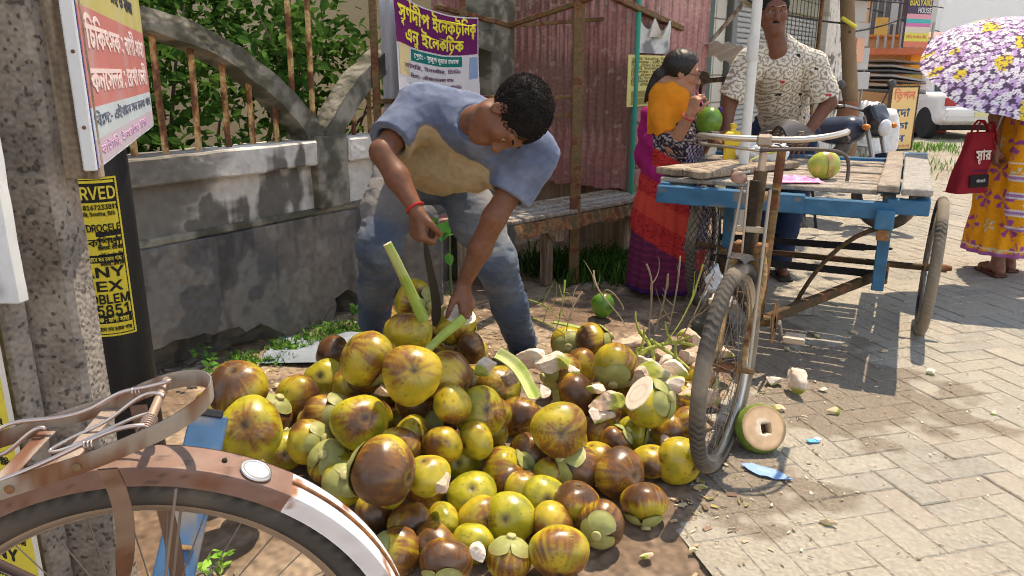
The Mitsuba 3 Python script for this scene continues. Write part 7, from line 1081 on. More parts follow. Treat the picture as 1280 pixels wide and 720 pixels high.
tanm = np.clip((-under - .015 + .25 * (lat + .02)) / .006, 0, 1) * np.clip((.07 - al - .25 * lat) / .006, 0, 1) * np.clip((lat + .24) / .006, 0, 1) * np.clip((.17 - lat) / .01, 0, 1)
g = meshkit.fbm(v * 60, 2, 3)[:, None]; g2_ = meshkit.fbm(v * 9, 3, 7)[:, None]; grey = np.array([.105, .13, .20]); w_ = np.clip((g2_ - .42) * 3, 0, 1)
cb = (grey * (1 - w_) + np.array([.175, .205, .29]) * w_) * (.8 + .4 * g); ct = np.array([.38, .30, .18]) * (.8 + .4 * g); c = cb * (1 - tanm[:, None]) + ct * tanm[:, None]; c = c * (1 - 1.6 * (tanm * (1 - tanm))[:, None]); put('shirt', sm, 'cloth', True, mn, c)
put('collar', tube(spline([neck + unit(hc - neck) * .025 + (ws * math.cos(a) + unit(np.cross(unit(hc - neck), ws)) * math.sin(a)) * .066 - unit(hc - neck) * .02 for a in np.linspace(0, 6.28, 14)], 40), .007, 6), 'cloth', True, mn, (.10, .13, .21))
# jeans
F = Field((-.95, 2.85, -.02), (.32, 3.75, 1.08), .006); F.ball(pel + V(0.01, .0, .0), (.178, .135, .135), None, .05)
def leg(a, b, c_, ra, rb, rc):
    m1 = a * .5 + b * .5; F.bone(a, m1, ra, (ra + rb) / 2 + .01, .05).bone(m1, b, (ra + rb) / 2 + .01, rb, .05); m2 = b * .5 + c_ * .5; F.bone(b, m2, rb, (rb + rc) / 2, .04).bone(m2, c_, (rb + rc) / 2, rc, .03)
leg(hR, kR, aR, .099, .079, .066); leg(hL, kL, aL, .099, .079, .064)
for a, b in ((kR, aR), (kL, aL)):
    d_ = unit(b - a); w_, p_ = F._win(b - .2, b + .2); k_ = np.linalg.norm(p_ - b, axis=-1) < .2; F.f[w_] = np.where(k_, np.maximum(F.f[w_], ((p_ - b - d_ * .02) @ d_).astype(np.float32)), F.f[w_])
F.near(lambda p: folds(p, 6, .008, 9, (1, 1, 1.5)) + folds(p, 15, .007, 19, (1, 1, 2.2)), .04)
jm = relax(F.surface(), 1, .4); v = np.asarray(jm.vertices); g = meshkit.noise(v * 240, 3)[:, None]; f_ = meshkit.fbm(v * 6, 4, 5)[:, None]; knee = np.maximum(np.exp(-(np.linalg.norm(v - kR, axis=1) / .2) ** 2), np.exp(-(np.linalg.norm(v - kL - V(0, 0, .1), axis=1) / .2) ** 2))[:, None]
w_ = np.clip((f_ - .45) * 3.2 + knee * .5, 0, 1); c = (np.array([.068, .092, .14]) * (1 - w_) + np.array([.155, .175, .20]) * w_) * (.75 + .5 * g); dirt_ = np.clip((meshkit.fbm(v * 4 + 5, 3, 8)[:, None] - .52 + .25 * np.clip((v[:, 2:3] - .5) * 3, -1, 1)) * 4, 0, 1) * .55; c = c * (1 - dirt_) + np.array([.25, .22, .18]) * dirt_; put('jeans', jm, 'cloth', True, mn, c)
for b_, a_ in ((aR, kR), (aL, kL)):
    d_ = unit(b_ - a_); q = v[(np.abs((v - b_) @ d_ - .005) < .012) & (np.linalg.norm(v - b_, axis=1) < .13)]
    if len(q) > 20:
        x_ = unit(np.cross(d_, V(0, 1, .1))); y_ = np.cross(d_, x_); an = np.arctan2((q - b_) @ y_, (q - b_) @ x_); o_ = np.argsort(an); put('hem', tube(relax_ring(q[o_]), .005, 6, closed=True), 'cloth', True, mn, (.10, .13, .18))
put('bracelet', tube(np.stack([wR_ * .97 + eR * .03 + (unit(np.cross(wR_ - eR, UP)) * math.cos(a) + unit(np.cross(wR_ - eR, np.cross(wR_ - eR, UP))) * math.sin(a)) * .031 for a in np.linspace(0, 6.28, 25)]), .004, 6), 'cloth', True, mn, (.42, .03, .03))
for a, d in ((aL, V(.03, -.17, -.03)), (aR, V(-.01, -.17, -.03))): 
    q = V(a[0], a[1] + .03, .018); put('sandal', box((.09, .25, .022), .008, V(a[0] + d[0] * .3, a[1] - .06, .012), rotz(.1)), 'semi', False, mn, (.03, .025, .02))
# the blade in his hand
bd_ = thing('machete', 'thin dark curved chopping blade held upright in the bending man fist', 'blade'); pA, pB = wR_ + V(.022, .03, -.055), at(543, 408, 2.70)
hpts = spline([pA + V(-.02, .0, .07), pA, pA + (pB - pA) * .16], 10); put('handle', tube(hpts, [.010, .013, .013, .012, .013, .014, .013, .012, .012, .011], 10), 'wood', True, bd_, uv=(.0, .3))
bl_pts = spline([pA + (pB - pA) * .12, pA + (pB - pA) * .45 + V(.008, -.01, .0), pA + (pB - pA) * .8 + V(.014, .0, .0), pB], 24); wd = np.interp(np.linspace(0, 1, 24), [0, .15, .6, .9, 1], [.012, .030, .046, .048, .016]); pr_ = unit(V(.8, -.6, .0))
v = np.stack([bl_pts + pr_ * wd[:, None] * .5, bl_pts + V(.0022, 0.001, 0), bl_pts - pr_ * wd[:, None] * .5, bl_pts - V(.0022, .001, 0)], 1).reshape(-1, 3); q = np.arange(23)[:, None] * 4; m = quads(v, np.vstack([np.hstack([q + b, q + (b + 1) % 4, q + 4 + (b + 1) % 4, q + 4 + b]) for b in range(4)])); put('blade', m, 'rough_metal', 30, bd_, None) if 0 else put('blade', m, 'rough_metal', False, bd_, (.06, .055, .05))

# ---- the woman drinking from a coconut
wm = thing('person', 'woman in orange blouse and red printed sari sipping from a green coconut', 'person'); SK2 = (.33, .165, .10)
WC = at(839, 91, 4.46); wf, wu = V(.93, -.26, -.22), V(.24, -.05, .97)
wneck, wsR, wsL = at(824, 128, 4.48), at(812, 143, 4.42), at(838, 140, 4.60); weR, wwR = at(826, 183, 4.36), at(848, 142, 4.26); weL, wwL = at(862, 185, 4.62), at(880, 168, 4.40)
F = Field(V(.5, 4.0, .0), V(1.35, 4.9, 1.52), .006); base = V(.86, 4.50, 0)
F.bone(V(.86, 4.5, .80), V(.85, 4.5, 1.0), .10, .10, .05).bone(V(.84, 4.5, 1.0), V(.83, 4.5, 1.17), .11, .10, .05).bone(wsR, wsL, .052, .052, .04).bone(wneck - UP * .03, WC - unit(wu) * .06, .045, .043, .03)
for a, b, c_ in ((wsR, weR, wwR), (wsL, weL, wwL)): F.bone(a, b, .050, .045, .025).bone(b, c_, .044, .026, .02)
F.bone(V(.80, 4.45, .8), V(.79, 4.42, .1), .06, .045).bone(V(.90, 4.53, .8), V(.90, 4.56, .1), .06, .045).bone(V(.79, 4.42, .06), V(.90, 4.38, .03), .036, .03).bone(V(.90, 4.56, .06), V(1.0, 4.5, .03), .036, .03)
wP, wM = head_on(F, WC, wf, wu, .93)
hand_on(F, wwR, V(.25, -.2, .95), V(.85, .5, -.1), -1, (.9, 1.1, .7), .9, .03, .3); hand_on(F, wwL, V(.2, -.75, -.35), V(-.35, -.25, .9), -1, (.35, .5, .4), .9)
bm = relax(F.surface(), 1, .4); put('body', bm, 'skin', True, wm, skin_col(bm, SK2, 5)); eyes(wm, wP, .93)
F = Field(WC - .25, WC + .25, .006); F.ball(wP(0, -.022, .040), (.083, .102, .090), wM, .01); F.half(wP(0, .05, .03), wM @ V(0, 1, -.35)); F.half(wP(0, 0, -.06), wM @ V(0, .55, -1)); F.path([wP(0, -.10, -.01), wP(0, -.125, -.045), wP(0, -.13, -.12)], [.035, .038, .03], .02); F.near(lambda p: .0012 * np.sin((p @ (wM @ V(.4, .5, .8))) * 420 + 9 * meshkit.noise(p * 30, 3)) , .03); put('hair', F.surface(), 'semi', True, wm, (.012, .009, .008))
put('ponytail', tube(spline([wP(0, -.125, -.02), wP(0, -.145, -.09), wP(0, -.16, -.16), wP(0, -.175, -.22)], 16), [.03, .034, .036, .036, .035, .034, .034, .033, .031, .029, .026, .023, .019, .015, .010, .004], 12), 'semi', True, wm, (.012, .009, .008)); put('hair_tie', tube(np.stack([wP(.034 * math.cos(a), -.128, -.035 + .034 * math.sin(a)) for a in np.linspace(0, 6.28, 16)]), .006, 6), 'cloth', True, wm, (.2, .12, .05))
gl = wP(0, .106, .002)
for q in (-1, 1): put('spectacle_rim', tube(np.stack([wP(q * .033 + .021 * math.cos(a), .104, .001 + .016 * math.sin(a)) for a in np.linspace(0, 6.28, 25)]), .0016, 5), 'matte', True, wm, (.015, .012, .012)); put('spectacle_arm', tube([wP(q * .055, .10, .004), wP(q * .072, .04, .004), wP(q * .074, -.01, .0)], .0016, 5), 'matte', True, wm, (.015, .012, .012))
put('spectacle_bridge', tube([wP(-.012, .106, .003), wP(.012, .106, .003)], .0016, 5), 'matte', True, wm, (.015, .012, .012))
F = Field(V(.5, 4.1, .75), V(1.2, 4.9, 1.35), .006); F.bone(V(.84, 4.5, .93), V(.83, 4.5, 1.14), .125, .115, .05).bone(wsR + V(0.01, 0, .0), wsL, .056, .056, .06); F.ball(V(.90, 4.47, 1.05), (.065, .10, .07), None, .05); F.ball(V(.83, 4.49, 1.13), (.085, .12, .06), None, .06); sE = wsR + (weR - wsR) * .56; F.bone(wsR, sE, .058, .062, .025); sE2 = wsL + (weL - wsL) * .7; F.bone(wsL, sE2, .056, .054, .05)
for s_, d_ in ((sE, weR - wsR), (sE2, weL - wsL)): w_, p_ = F._win(s_ - .12, s_ + .12); dd = unit(d_); F.f[w_] = np.where(np.linalg.norm(p_ - s_ - dd * .03, axis=-1) < .095, np.maximum(F.f[w_], ((p_ - s_) @ dd).astype(np.float32)), F.f[w_])
F.ball(wneck + V(.03, -.01, .03), (.075, .075, .06), None, .02, 'cut'); F.half(V(0, 0, .90), -UP); F.near(lambda p: folds(p, 9, .007, 3), .03); m = relax(F.surface(), 1, .4); put('blouse', m, 'cloth', True, wm, tint(m, (.62, .22, .015), .12, 30, 3))
F = Field(V(.45, 4.0, -.02), V(1.3, 5.0, 1.28), .0062); F.bone(V(.86, 4.5, .84), V(.85, 4.5, .45), .155, .185, .06).bone(V(.85, 4.5, .45), V(.84, 4.49, .06), .185, .205, .05).bone(V(.97, 4.40, .60), V(.95, 4.42, .10), .10, .10, .06)
F.path([V(.88, 4.42, .88), V(.93, 4.48, 1.02), V(.90, 4.57, 1.13), V(.83, 4.66, 1.13), V(.77, 4.66, 1.0), V(.74, 4.62, .78)], [.10, .075, .05, .05, .065, .075], .04); F.ball(V(.88, 4.47, .90), (.15, .16, .10), None, .06)
def sari_folds(p):
    a = np.arctan2(p[:, 1] - 4.5, p[:, 0] - .86); lowr = np.clip((.9 - p[:, 2]) / .4, 0, 1); return (.009 * np.sin(a * 17 + 3 * meshkit.noise(p * 4, 3) + p[:, 2] * 2) * lowr + .008 * np.sin((p[:, 2] * .9 + p[:, 0] * .6) * 55 + a * 2) * (1 - lowr) + folds(p, 6, .008, 5))
F.near(sari_folds, .04); F.half(V(0, 0, .012), -UP); m = relax(F.surface(), 1, .4); v = np.asarray(m.vertices); a = np.arctan2(v[:, 1] - 4.5, v[:, 0] - .86); x, z = v[:, 0], v[:, 2]
st = np.sin((z + .5 * x) * 260); chk = (np.sin(a * 46) * np.sin(z * 150) > .05)[:, None]; dg = z + .55 * (x - .84)
red = np.array([.47, .035, .035]) * (1 - .45 * (meshkit.noise(v * 95, 8) > .66))[:, None] * (.9 + .12 * (st > .3))[:, None]; mag = np.array([.30, .015, .12]); navy = np.where(chk, np.array([.38, .34, .40]), np.array([.035, .02, .07])); black = np.where((meshkit.noise(v * 110, 4) > .6)[:, None], np.array([.30, .26, .24]), np.array([.03, .02, .03])); hem = np.where((np.sin(z * 160) > .6)[:, None], np.array([.17, .025, .08]), np.array([.11, .02, .06])); orange = np.array([.52, .06, .04])
c = np.where((dg > .80)[:, None], black, red); c = np.where(((dg > .62) & (dg <= .70))[:, None], mag, c); c = np.where(((dg > .40) & (dg < .52))[:, None], orange * np.ones_like(c), c); c = np.where((x > .935 - .10 * np.abs(z - .5))[:, None] & (z > .28)[:, None] & (z < .88)[:, None], navy, c); c = np.where(((x < .73) & (z > .74))[:, None] & (z > .42)[:, None], mag, c); c = np.where((dg < .26)[:, None], hem, c); c = np.where((z < .05)[:, None], np.array([.06, .02, .10]), c)
put('sari', m, 'cloth', True, wm, c * (.8 + .4 * meshkit.noise(v * 200, 3)[:, None]))
put('bangle', tube(np.stack([wwR * .9 + weR * .1 + (unit(np.cross(wwR - weR, UP)) * math.cos(q) + unit(np.cross(wwR - weR, np.cross(wwR - weR, UP))) * math.sin(q)) * .032 for q in np.linspace(0, 6.28, 25)]), .0035, 6), 'semi', True, wm, (.4, .02, .03))
gc2 = coconut('green_coconut', 'opened green coconut held up by the woman in the red sari', at(872, 152, 4.36), .072, V(.15, -.1, 1), ((.10, .22, .02), (.07, .16, .015))); cp_ = at(872, 152, 4.36); put('cut_top', move(lathe([(0, .068), (.03, .068), (.046, .058), (.052, .052), (.0525, .048)], 22), cp_, frame_to(V(.15, -.1, 1))), 'matte', True, gc2, (.34, .16, .07)); put('leaf_tip', move(trimesh.creation.icosphere(2, .018), cp_ + V(.055, 0, .06), None, [.8, .8, 1.2]), 'cloth', True, gc2, (.05, .03, .16))
solo('straw', 'pink drinking straw from the coconut to the woman lips', 'straw', tube([cp_ + V(-.02, -.01, .05), WC + wM @ V(0, .098, -.072)], .0035, 8), 'semi', True, (.62, .12, .28))

for k in [q for q in scene if q.startswith((wm + '__', gc2 + '__'))] + ['straw']: scene[k]['to_world'] = T().translate([.065, 0, .0])

# ---- the man in the patterned shirt leaning behind the tricycle
m2 = thing('person', 'man in white paisley shirt and dark trousers standing behind the cargo tricycle', 'person')
MC = at(968, 14, 4.42); mf, mu = V(-.12, -.97, -.12), V(0, -.12, 1); mpel = V(1.74, 5.0, .93); mneck = at(972, 52, 4.45); msR, msL = at(936, 80, 4.50), at(1014, 80, 4.52); meR, mwR, meL, mwL = at(912, 128, 4.52), at(908, 162, 4.48), at(1036, 128, 4.50), at(1008, 168, 4.46)
F = Field(V(1.0, 4.05, .0), V(2.25, 5.35, 1.86), .0068); mch = mpel * .4 + (msR + msL) / 2 * .6
F.bone(mpel, mch, .11, .12, .05).bone(mch, (msR + msL) / 2, .115, .09, .05).bone(msR, msL, .06, .06, .05).bone(mneck - UP * .04, MC - UP * .06, .056, .052, .03)
for a, b, c_ in ((msR, meR, mwR), (msL, meL, mwL)): F.bone(a, b, .052, .043, .03).bone(b, c_, .043, .029, .02)
for x0, x1 in ((-.10, -.14), (.10, .02)): F.bone(mpel + V(x0, 0, 0), V(1.74 + x0, 5.0, .48), .085, .06).bone(V(1.74 + x0, 5.0, .48), V(1.72 + x1, 4.86, .09), .055, .038).bone(V(1.72 + x1, 4.86, .06), V(1.70 + x1, 4.72, .04), .036, .03)
qP, qM = head_on(F, MC, mf, mu, .92, .0012); hand_on(F, mwR, V(.05, -.6, -.65), V(0, .3, -1), 1, (.25, .3, .2), 1.0, .14); hand_on(F, mwL, V(-.5, -.55, -.5), V(0, .2, -1), -1, (.25, .3, .2), 1.0, .14)
bm = relax(F.surface(), 1, .4); put('body', bm, 'skin', True, m2, skin_col(bm, (.14, .058, .034), 6)); eyes(m2, qP, .92); put('moustache', tube(spline([qP(-.024, .086, -.062), qP(0, .098, -.054), qP(.024, .086, -.062)], 9), [.001, .003, .0045, .005, .004, .005, .0045, .003, .001], 6), 'matte', True, m2, (.012, .01, .009))
F = Field(MC - .2, MC + .2, .006); F.ball(qP(0, -.026, .045), (.078, .093, .086), qM, .01); F.half(qP(0, .07, .062), qM @ V(0, 1, -.8)); F.half(qP(0, 0, -.03), qM @ V(0, .5, -1)); F.near(lambda p: .010 * (meshkit.fbm(p * 45, 2, 5) - .5), .03); put('hair', F.surface(), 'matte', True, m2, (.013, .011, .010))
F = Field(V(1.05, 4.15, .78), V(2.2, 5.3, 1.65), .0058); F.bone(mpel - UP * .02, mch, .145, .145, .05).bone(mch, (msR + msL) / 2 - UP * .02, .14, .108, .05).bone(msR, msL, .058, .058, .05).bone(mneck + V(-.05, .03, -.01), msR, .05, .058, .05).bone(mneck + V(.05, .03, -.01), msL, .05, .058, .05); s1, s2 = msR + (meR - msR) * .86, msL + (meL - msL) * .86; F.bone(msR, s1, .068, .078, .05).bone(msL, s2, .068, .078, .05)
for s_, d_ in ((s1, meR - msR), (s2, meL - msL)): w_, p_ = F._win(s_ - .15, s_ + .15); dd = unit(d_); F.f[w_] = np.where(np.linalg.norm(p_ - s_ - dd * .03, axis=-1) < .12, np.maximum(F.f[w_], ((p_ - s_) @ dd).astype(np.float32)), F.f[w_]); F.bone(s_ - dd * .05, s_ + dd * .1, .055, .07, 0, 'cut')
F.bone(mneck + V(0, -.01, .06), mneck + V(-.01, -.06, -.02), .058, .052, 0, 'cut').bone(mneck + V(-.01, -.06, -.02), mneck + V(-.012, -.15, -.13), .052, .012, .008, 'cut'); F.near(lambda p: folds(p, 7, .010, 8), .03); F.half(V(0, 0, .86), -UP); m = relax(F.surface(), 1, .4); v = np.asarray(m.vertices); u_, w_ = v[:, 0] + .3 * v[:, 1], v[:, 2]
cu, cw = np.round(u_ / .075 - .5 * (np.round(w_ / .07) % 2)), np.round(w_ / .07); dx, dy = u_ - (cu + .5 * (np.round(w_ / .07) % 2)) * .075, w_ - cw * .07; rr = np.sqrt(dx * dx + dy * dy) + .004 * np.sin(np.arctan2(dy, dx) * 6); ln = (np.sin(rr * 250) > .35) | (meshkit.noise(v * 70, 3) > .86); c = np.where(ln[:, None], np.array([.26, .225, .165]), np.array([.60, .57, .50])); k_ = (meshkit.noise(np.stack([cu, cw, cu * 0], 1) * 3.7, 2) > .7) & (np.abs(dx - .02) < .012) & (np.abs(dy - .025) < .008); c = np.where(k_[:, None], np.where((cu % 2 == 0)[:, None], np.array([.015, .015, .02]), np.array([.42, .03, .05])), c); put('shirt', m, 'cloth', True, m2, c)
fr_ = []
for z_ in np.linspace(1.30, .94, 10):
    q = v[(np.abs(v[:, 2] - z_) < .012) & (np.abs(v[:, 0] - (1.62 + .12 * (1.30 - z_) / .36)) < .02)]
    if len(q): fr_.append(q[np.argmin(q[:, 1])] + V(0, -.001, 0))
if len(fr_) > 3:
    put('placket', tube(spline(fr_, 24), .0045, 6), 'cloth', True, m2, (.50, .47, .40))
    for q in fr_[1::2]: put('button', move(trimesh.creation.icosphere(1, .007), q + V(.006, -.004, 0)), 'semi', True, m2, (.16, .13, .11))

F = Field(V(1.35, 4.6, -.02), V(2.1, 5.3, 1.02), .007); F.ball(mpel - UP * .04, (.185, .14, .13), None, .05)
for x0, x1 in ((-.10, -.14), (.10, .02)): F.bone(mpel + V(x0, 0, -.02), V(1.74 + x0, 5.0, .48), .11, .085, .04).bone(V(1.74 + x0, 5.0, .48), V(1.72 + x1, 4.86, .10), .082, .068, .04)
F.half(V(0, 0, .09), -UP); F.near(lambda p: folds(p, 8, .010, 8, (1, 1, 1.6)), .03); m = relax(F.surface(), 1, .4); put('trousers', m, 'cloth', True, m2, tint(m, (.022, .035, .075), .3, 40, 3)); put('belt_buckle', box((.05, .012, .035), .004, V(mpel[0] - .02, mpel[1] - .165, .945)), 'metal', False, m2, (.6, .55, .4))
for x1 in (-.14, .02): put('sandal', cat([box((.095, .24, .022), .008, V(1.70 + x1, 4.77, .013))]), 'semi', False, m2, (.03, .02, .018)); put('strap', tube(spline([V(1.66 + x1, 4.75, .02), V(1.70 + x1, 4.74, .075), V(1.745 + x1, 4.75, .02)], 9), .008, 6), 'semi', True, m2, (.03, .02, .018))

# ---- the woman under the umbrella at the right edge
w3 = thing('person', 'woman in yellow sari with purple flowers walking away under a floral umbrella', 'person'); cx, cy = 3.20, 4.86
F = Field(V(cx - .5, cy - .5, .0), V(cx + .5, cy + .5, 1.62), .008); F.bone(V(cx, cy, .85), V(cx, cy, 1.2), .13, .12, .05).bone(V(cx - .15, cy, 1.27), V(cx + .15, cy, 1.27), .055, .055, .04).bone(V(cx, cy, 1.27), V(cx, cy, 1.38), .05, .045, .03)
for q, dy in ((-1, -.05), (1, .08)): F.bone(V(cx + q * .08, cy, .8), V(cx + q * .075, cy + dy, .09), .085, .038).bone(V(cx + q * .075, cy + dy, .06), V(cx + q * .09, cy + dy + .13, .035), .036, .028).ball(V(cx + q * .075, cy + dy - .03, .04), (.032, .036, .034))
F.bone(V(cx - .17, cy, 1.25), V(cx - .22, cy - .02, 1.0), .045, .04).bone(V(cx - .22, cy - .02, 1.0), V(cx - .25, cy - .10, .82), .038, .026); F.bone(V(cx + .17, cy, 1.25), V(cx + .2, cy - .05, 1.02), .045, .04).bone(V(cx + .2, cy - .05, 1.02), V(cx + .06, cy - .2, 1.12), .038, .026)
head_on(F, V(cx, cy + .01, 1.46), V(.1, 1, 0), UP, .95); hand_on(F, V(cx - .25, cy - .10, .82), V(-.02, -.1, -1), V(.8, .3, 0), 1, (1, 1.2, .8), .9); hand_on(F, V(cx + .06, cy - .2, 1.12), V(-.5, -.1, .6), V(0, -.6, .4), -1, (1, 1.2, .8), .9); bm = relax(F.surface(), 1, .4); put('body', bm, 'skin', True, w3, skin_col(bm, (.20, .09, .055), 9))
F = Field(V(cx - .2, cy - .25, 1.3), V(cx + .2, cy + .2, 1.65), .007); F.ball(V(cx, cy - .015, 1.50), (.082, .09, .09)); F.ball(V(cx, cy - .10, 1.47), (.05, .05, .05), None, .02); F.half(V(cx, cy + .06, 1.5), V(0, 1, -.3)); put('hair', F.surface(), 'semi', True, w3, (.012, .009, .008))
F = Field(V(cx - .5, cy - .5, .08), V(cx + .5, cy + .5, 1.36), .0075); F.bone(V(cx, cy, .86), V(cx, cy, .5), .17, .215, .06).bone(V(cx, cy, .5), V(cx, cy + .02, .16), .215, .245, .05); F.bone(V(cx, cy, .9), V(cx, cy, 1.18), .15, .14, .05).bone(V(cx - .15, cy, 1.24), V(cx + .15, cy, 1.24), .085, .085, .05); F.path([V(cx - .11, cy - .18, 1.1), V(cx - .14, cy - .21, .75), V(cx - .12, cy - .23, .38)], [.05, .055, .06], .02)
F.near(lambda p: .010 * np.sin(np.arctan2(p[:, 1] - cy, p[:, 0] - cx) * 15 + 3 * meshkit.noise(p * 3, 3)) * np.clip((1.0 - p[:, 2]) / .4, 0, 1) + folds(p, 5, .008, 6), .04); F.half(V(0, 0, .15), -UP); m = relax(F.surface(), 1, .4); v = np.asarray(m.vertices); a = np.arctan2(v[:, 1] - cy, v[:, 0] - cx) * .24; z = v[:, 2]
c = np.tile(np.array([.66, .29, .012]), (len(v), 1)); cu, cz_ = np.round((a + .06 * (np.round(z / .17) % 2)) / .13), np.round(z / .17); dx, dy = a + .06 * (np.round(z / .17) % 2) - cu * .13, z - cz_ * .17; an = np.arctan2(dy, dx); rr = np.hypot(dx, dy); leaf_ = (rr < .052 * np.abs(np.cos(an * 2.5 + cu)) ** .6 + .012) & (np.abs(np.sin(an * 2.5 + cu)) < .62) & (rr > .01); sel = ((cu + cz_) % 3)
c = np.where((leaf_ & (sel != 0))[:, None], np.array([.28, .06, .26]), c); c = np.where((leaf_ & (sel == 0) & (rr < .04))[:, None], np.array([.50, .50, .40]), c); c = np.where((np.abs(dx + .3 * dy) < .004)[:, None] & (sel == 1)[:, None], np.array([.36, .10, .16]), c); c = np.where((z < .175)[:, None], np.array([.30, .10, .26]), c); c = np.where((np.abs(z - .195) < .006)[:, None], np.array([.6, .5, .3]), c)
pal = (v[:, 0] < cx - .06) & (v[:, 1] < cy - .19) & (z > .33); bands = np.sin(z * 60) > .35; c = np.where((pal & bands & (z < .75))[:, None], np.where((np.sin(z * 180) > 0)[:, None], np.array([.62, .58, .60]), np.array([.33, .17, .36])), c); put('sari', m, 'cloth', True, w3, c * (.82 + .36 * meshkit.noise(v * 160, 3)[:, None]))
for q, dy in ((-1, -.05), (1, .08)): put('sandal', box((.085, .24, .022), .008, V(cx + q * .08, cy + dy + .05, .013)), 'semi', False, w3, (.10, .04, .025)); put('strap', tube(spline([V(cx + q * .08 - .04, cy + dy + .09, .02), V(cx + q * .08, cy + dy + .10, .07), V(cx + q * .08 + .04, cy + dy + .09, .02)], 9), .007, 6), 'semi', True, w3, (.05, .02, .015))
um = thing('umbrella', 'open umbrella of lilac, white and yellow flower print at the right edge', 'umbrella'); ap = at(1296, 40, 4.42); uax = unit(V(-.12, -.52, .85)); UR = frame_to(uax); Ru = .53
def canopy(u, v, o=0.0):
    t = u * 2 * math.pi; k_ = np.abs(((t * 8 / (2 * math.pi)) % 1) - .5) * 2; r_ = v * Ru * (1 - .035 * (1 - k_) * v); h_ = -.23 * v * v * (1 - .10 * (1 - k_)) - .006 * (1 - k_) * v + o; q = np.stack([r_ * np.cos(t), r_ * np.sin(t), h_], -1); return ap + q @ UR.T
m = sheet(canopy, 401, 110, .0012); v = (np.asarray(m.vertices) - ap) @ UR; x, y = v[:, 0] * 38, v[:, 1] * 38; best = np.full(len(x), 9.0); idc = np.zeros(len(x)); bx_, by_ = np.zeros(len(x)), np.zeros(len(x))
for da in (-1, 0, 1):
    for db in (-1, 0, 1):
        gx, gy = np.floor(x) + da, np.floor(y) + db; h1 = meshkit.noise(np.stack([gx, gy, gx * 0], 1) + .0, 11); h2 = meshkit.noise(np.stack([gx, gy, gx * 0 + 5], 1), 12); h3 = meshkit.noise(np.stack([gx, gy, gx * 0 + 9], 1), 13); d_ = np.hypot(gx + h1 - x, gy + h2 - y); k_ = d_ < best; best = np.where(k_, d_, best); idc = np.where(k_, h3, idc); bx_ = np.where(k_, gx + h1 - x, bx_); by_ = np.where(k_, gy + h2 - y, by_)
pet = .50 + .11 * np.cos(np.arctan2(by_, bx_) * 5); big = meshkit.noise(np.stack([x, y, x * 0], 1) * .28, 21); lil, wht, yel, ink = np.array([.52, .36, .60]), np.array([.76, .72, .76]), np.array([.70, .54, .05]), np.array([.10, .06, .12]); c = np.where((idc > .55)[:, None], lil, wht); c = np.where((big > .74)[:, None], yel, c); c = np.where((best > pet)[:, None], ink, c); c = np.where((best < .11)[:, None], np.where((big > .68)[:, None], np.array([.4, .22, .03]), np.array([.35, .2, .42])), c); put('canopy', m, 'thin_leaf' if 0 else 'cloth', True, um, c)
for q in range(8):
    t = (q + .5) / 8; put('rib', tube([canopy(np.float64(t), np.float64(s), -.008) for s in np.linspace(.02, 1.0, 10)], .0025, 6), 'rough_metal', True, um, (.3, .3, .32))
put('shaft', tube([ap + uax * .05, ap - uax * .72], .006, 10), 'rough_metal', True, um, (.35, .35, .37)); put('ferrule', tube([ap + uax * .0, ap + uax * .055], [.009, .004], 10), 'semi', True, um, (.02, .02, .02)); put('handle', tube(spline([ap - uax * .68, ap - uax * .78, ap - uax * .80 + V(.03, 0, 0), ap - uax * .77 + V(.05, 0, 0)], 12), .012, 10), 'semi', True, um, (.03, .03, .03))
hb_ = thing('shopping_bag', 'red shopping bag with white Bengali lettering and a black panel held by the umbrella woman', 'bag'); o = at(1206, 240, 4.72); bx2 = unit(V(1, .35, 0)); bn2 = V(bx2[1], -bx2[0], 0); bw, bh = .25, .36
def bag(u, v):
    a = u * 2 * math.pi; sx = np.sign(np.cos(a)) * np.abs(np.cos(a)) ** .45; sy = np.sign(np.sin(a)) * np.abs(np.sin(a)) ** .6; w_ = bw / 2 * (1 - .22 * v) + .006 * np.sin(v * 9 + a * 3); d_ = .05 * (1 - .7 * v) + .012; return o[None, None] + bx2 * (sx * w_ + .06 * v)[..., None] + bn2 * (sy * d_)[..., None] + UP * (v * bh)[..., None]
m = sheet(bag, 65, 24); put('sack', m, 'cloth', True, hb_, tint(m, (.22, .016, .027), .15, 20, 3)); put('base', move(box((bw * .95, .11, .004), 0), o + UP * .003, np.stack([bx2, bn2, UP], 1)), 'cloth', False, hb_, (.2, .012, .02))
Rb = np.stack([bx2, UP, bn2], 1); put('black_panel', move(box((.15, .075, .002), 0), o + bx2 * .025 + UP * .075 + bn2 * .066, Rb @ rotx(-.12)), 'cloth', False, hb_, (.02, .02, .022)); put('lettering', move(glyphs('bag', .12, .07), o + bx2 * -.02 + UP * .20 + bn2 * .0575, Rb @ rotx(-.12)), 'cloth', False, hb_, (.66, .60, .56)); put('lettering', move(glyphs('line', .07, .016), o + bx2 * .0 + UP * .068 + bn2 * .069, Rb @ rotx(-.12)), 'cloth', False, hb_, (.6, .6, .6)); put('lettering', move(glyphs('sign_d', .12, .014), o + bx2 * -.035 + UP * .13 + bn2 * .063, Rb @ rotx(-.12)), 'cloth', False, hb_, (.08, .03, .10))
for s in (-1, 1): put('bag_handle', tube(spline([o + bx2 * .0 + UP * bh + bn2 * s * .02, o + bx2 * .05 + UP * (bh + .07) + bn2 * s * .01, V(cx - .245, cy - .12, .80), o + bx2 * .13 + UP * (bh + .06) + bn2 * s * .01, o + bx2 * .12 + UP * bh + bn2 * s * .02], 20), .006, 6), 'cloth', True, hb_, (.22, .012, .02))
# ================================================================ the street behind
def hit(px, py, O, n):
    r = ray(px, py); t = np.dot(O - EYE, n) / np.dot(r, n); return EYE + r * t
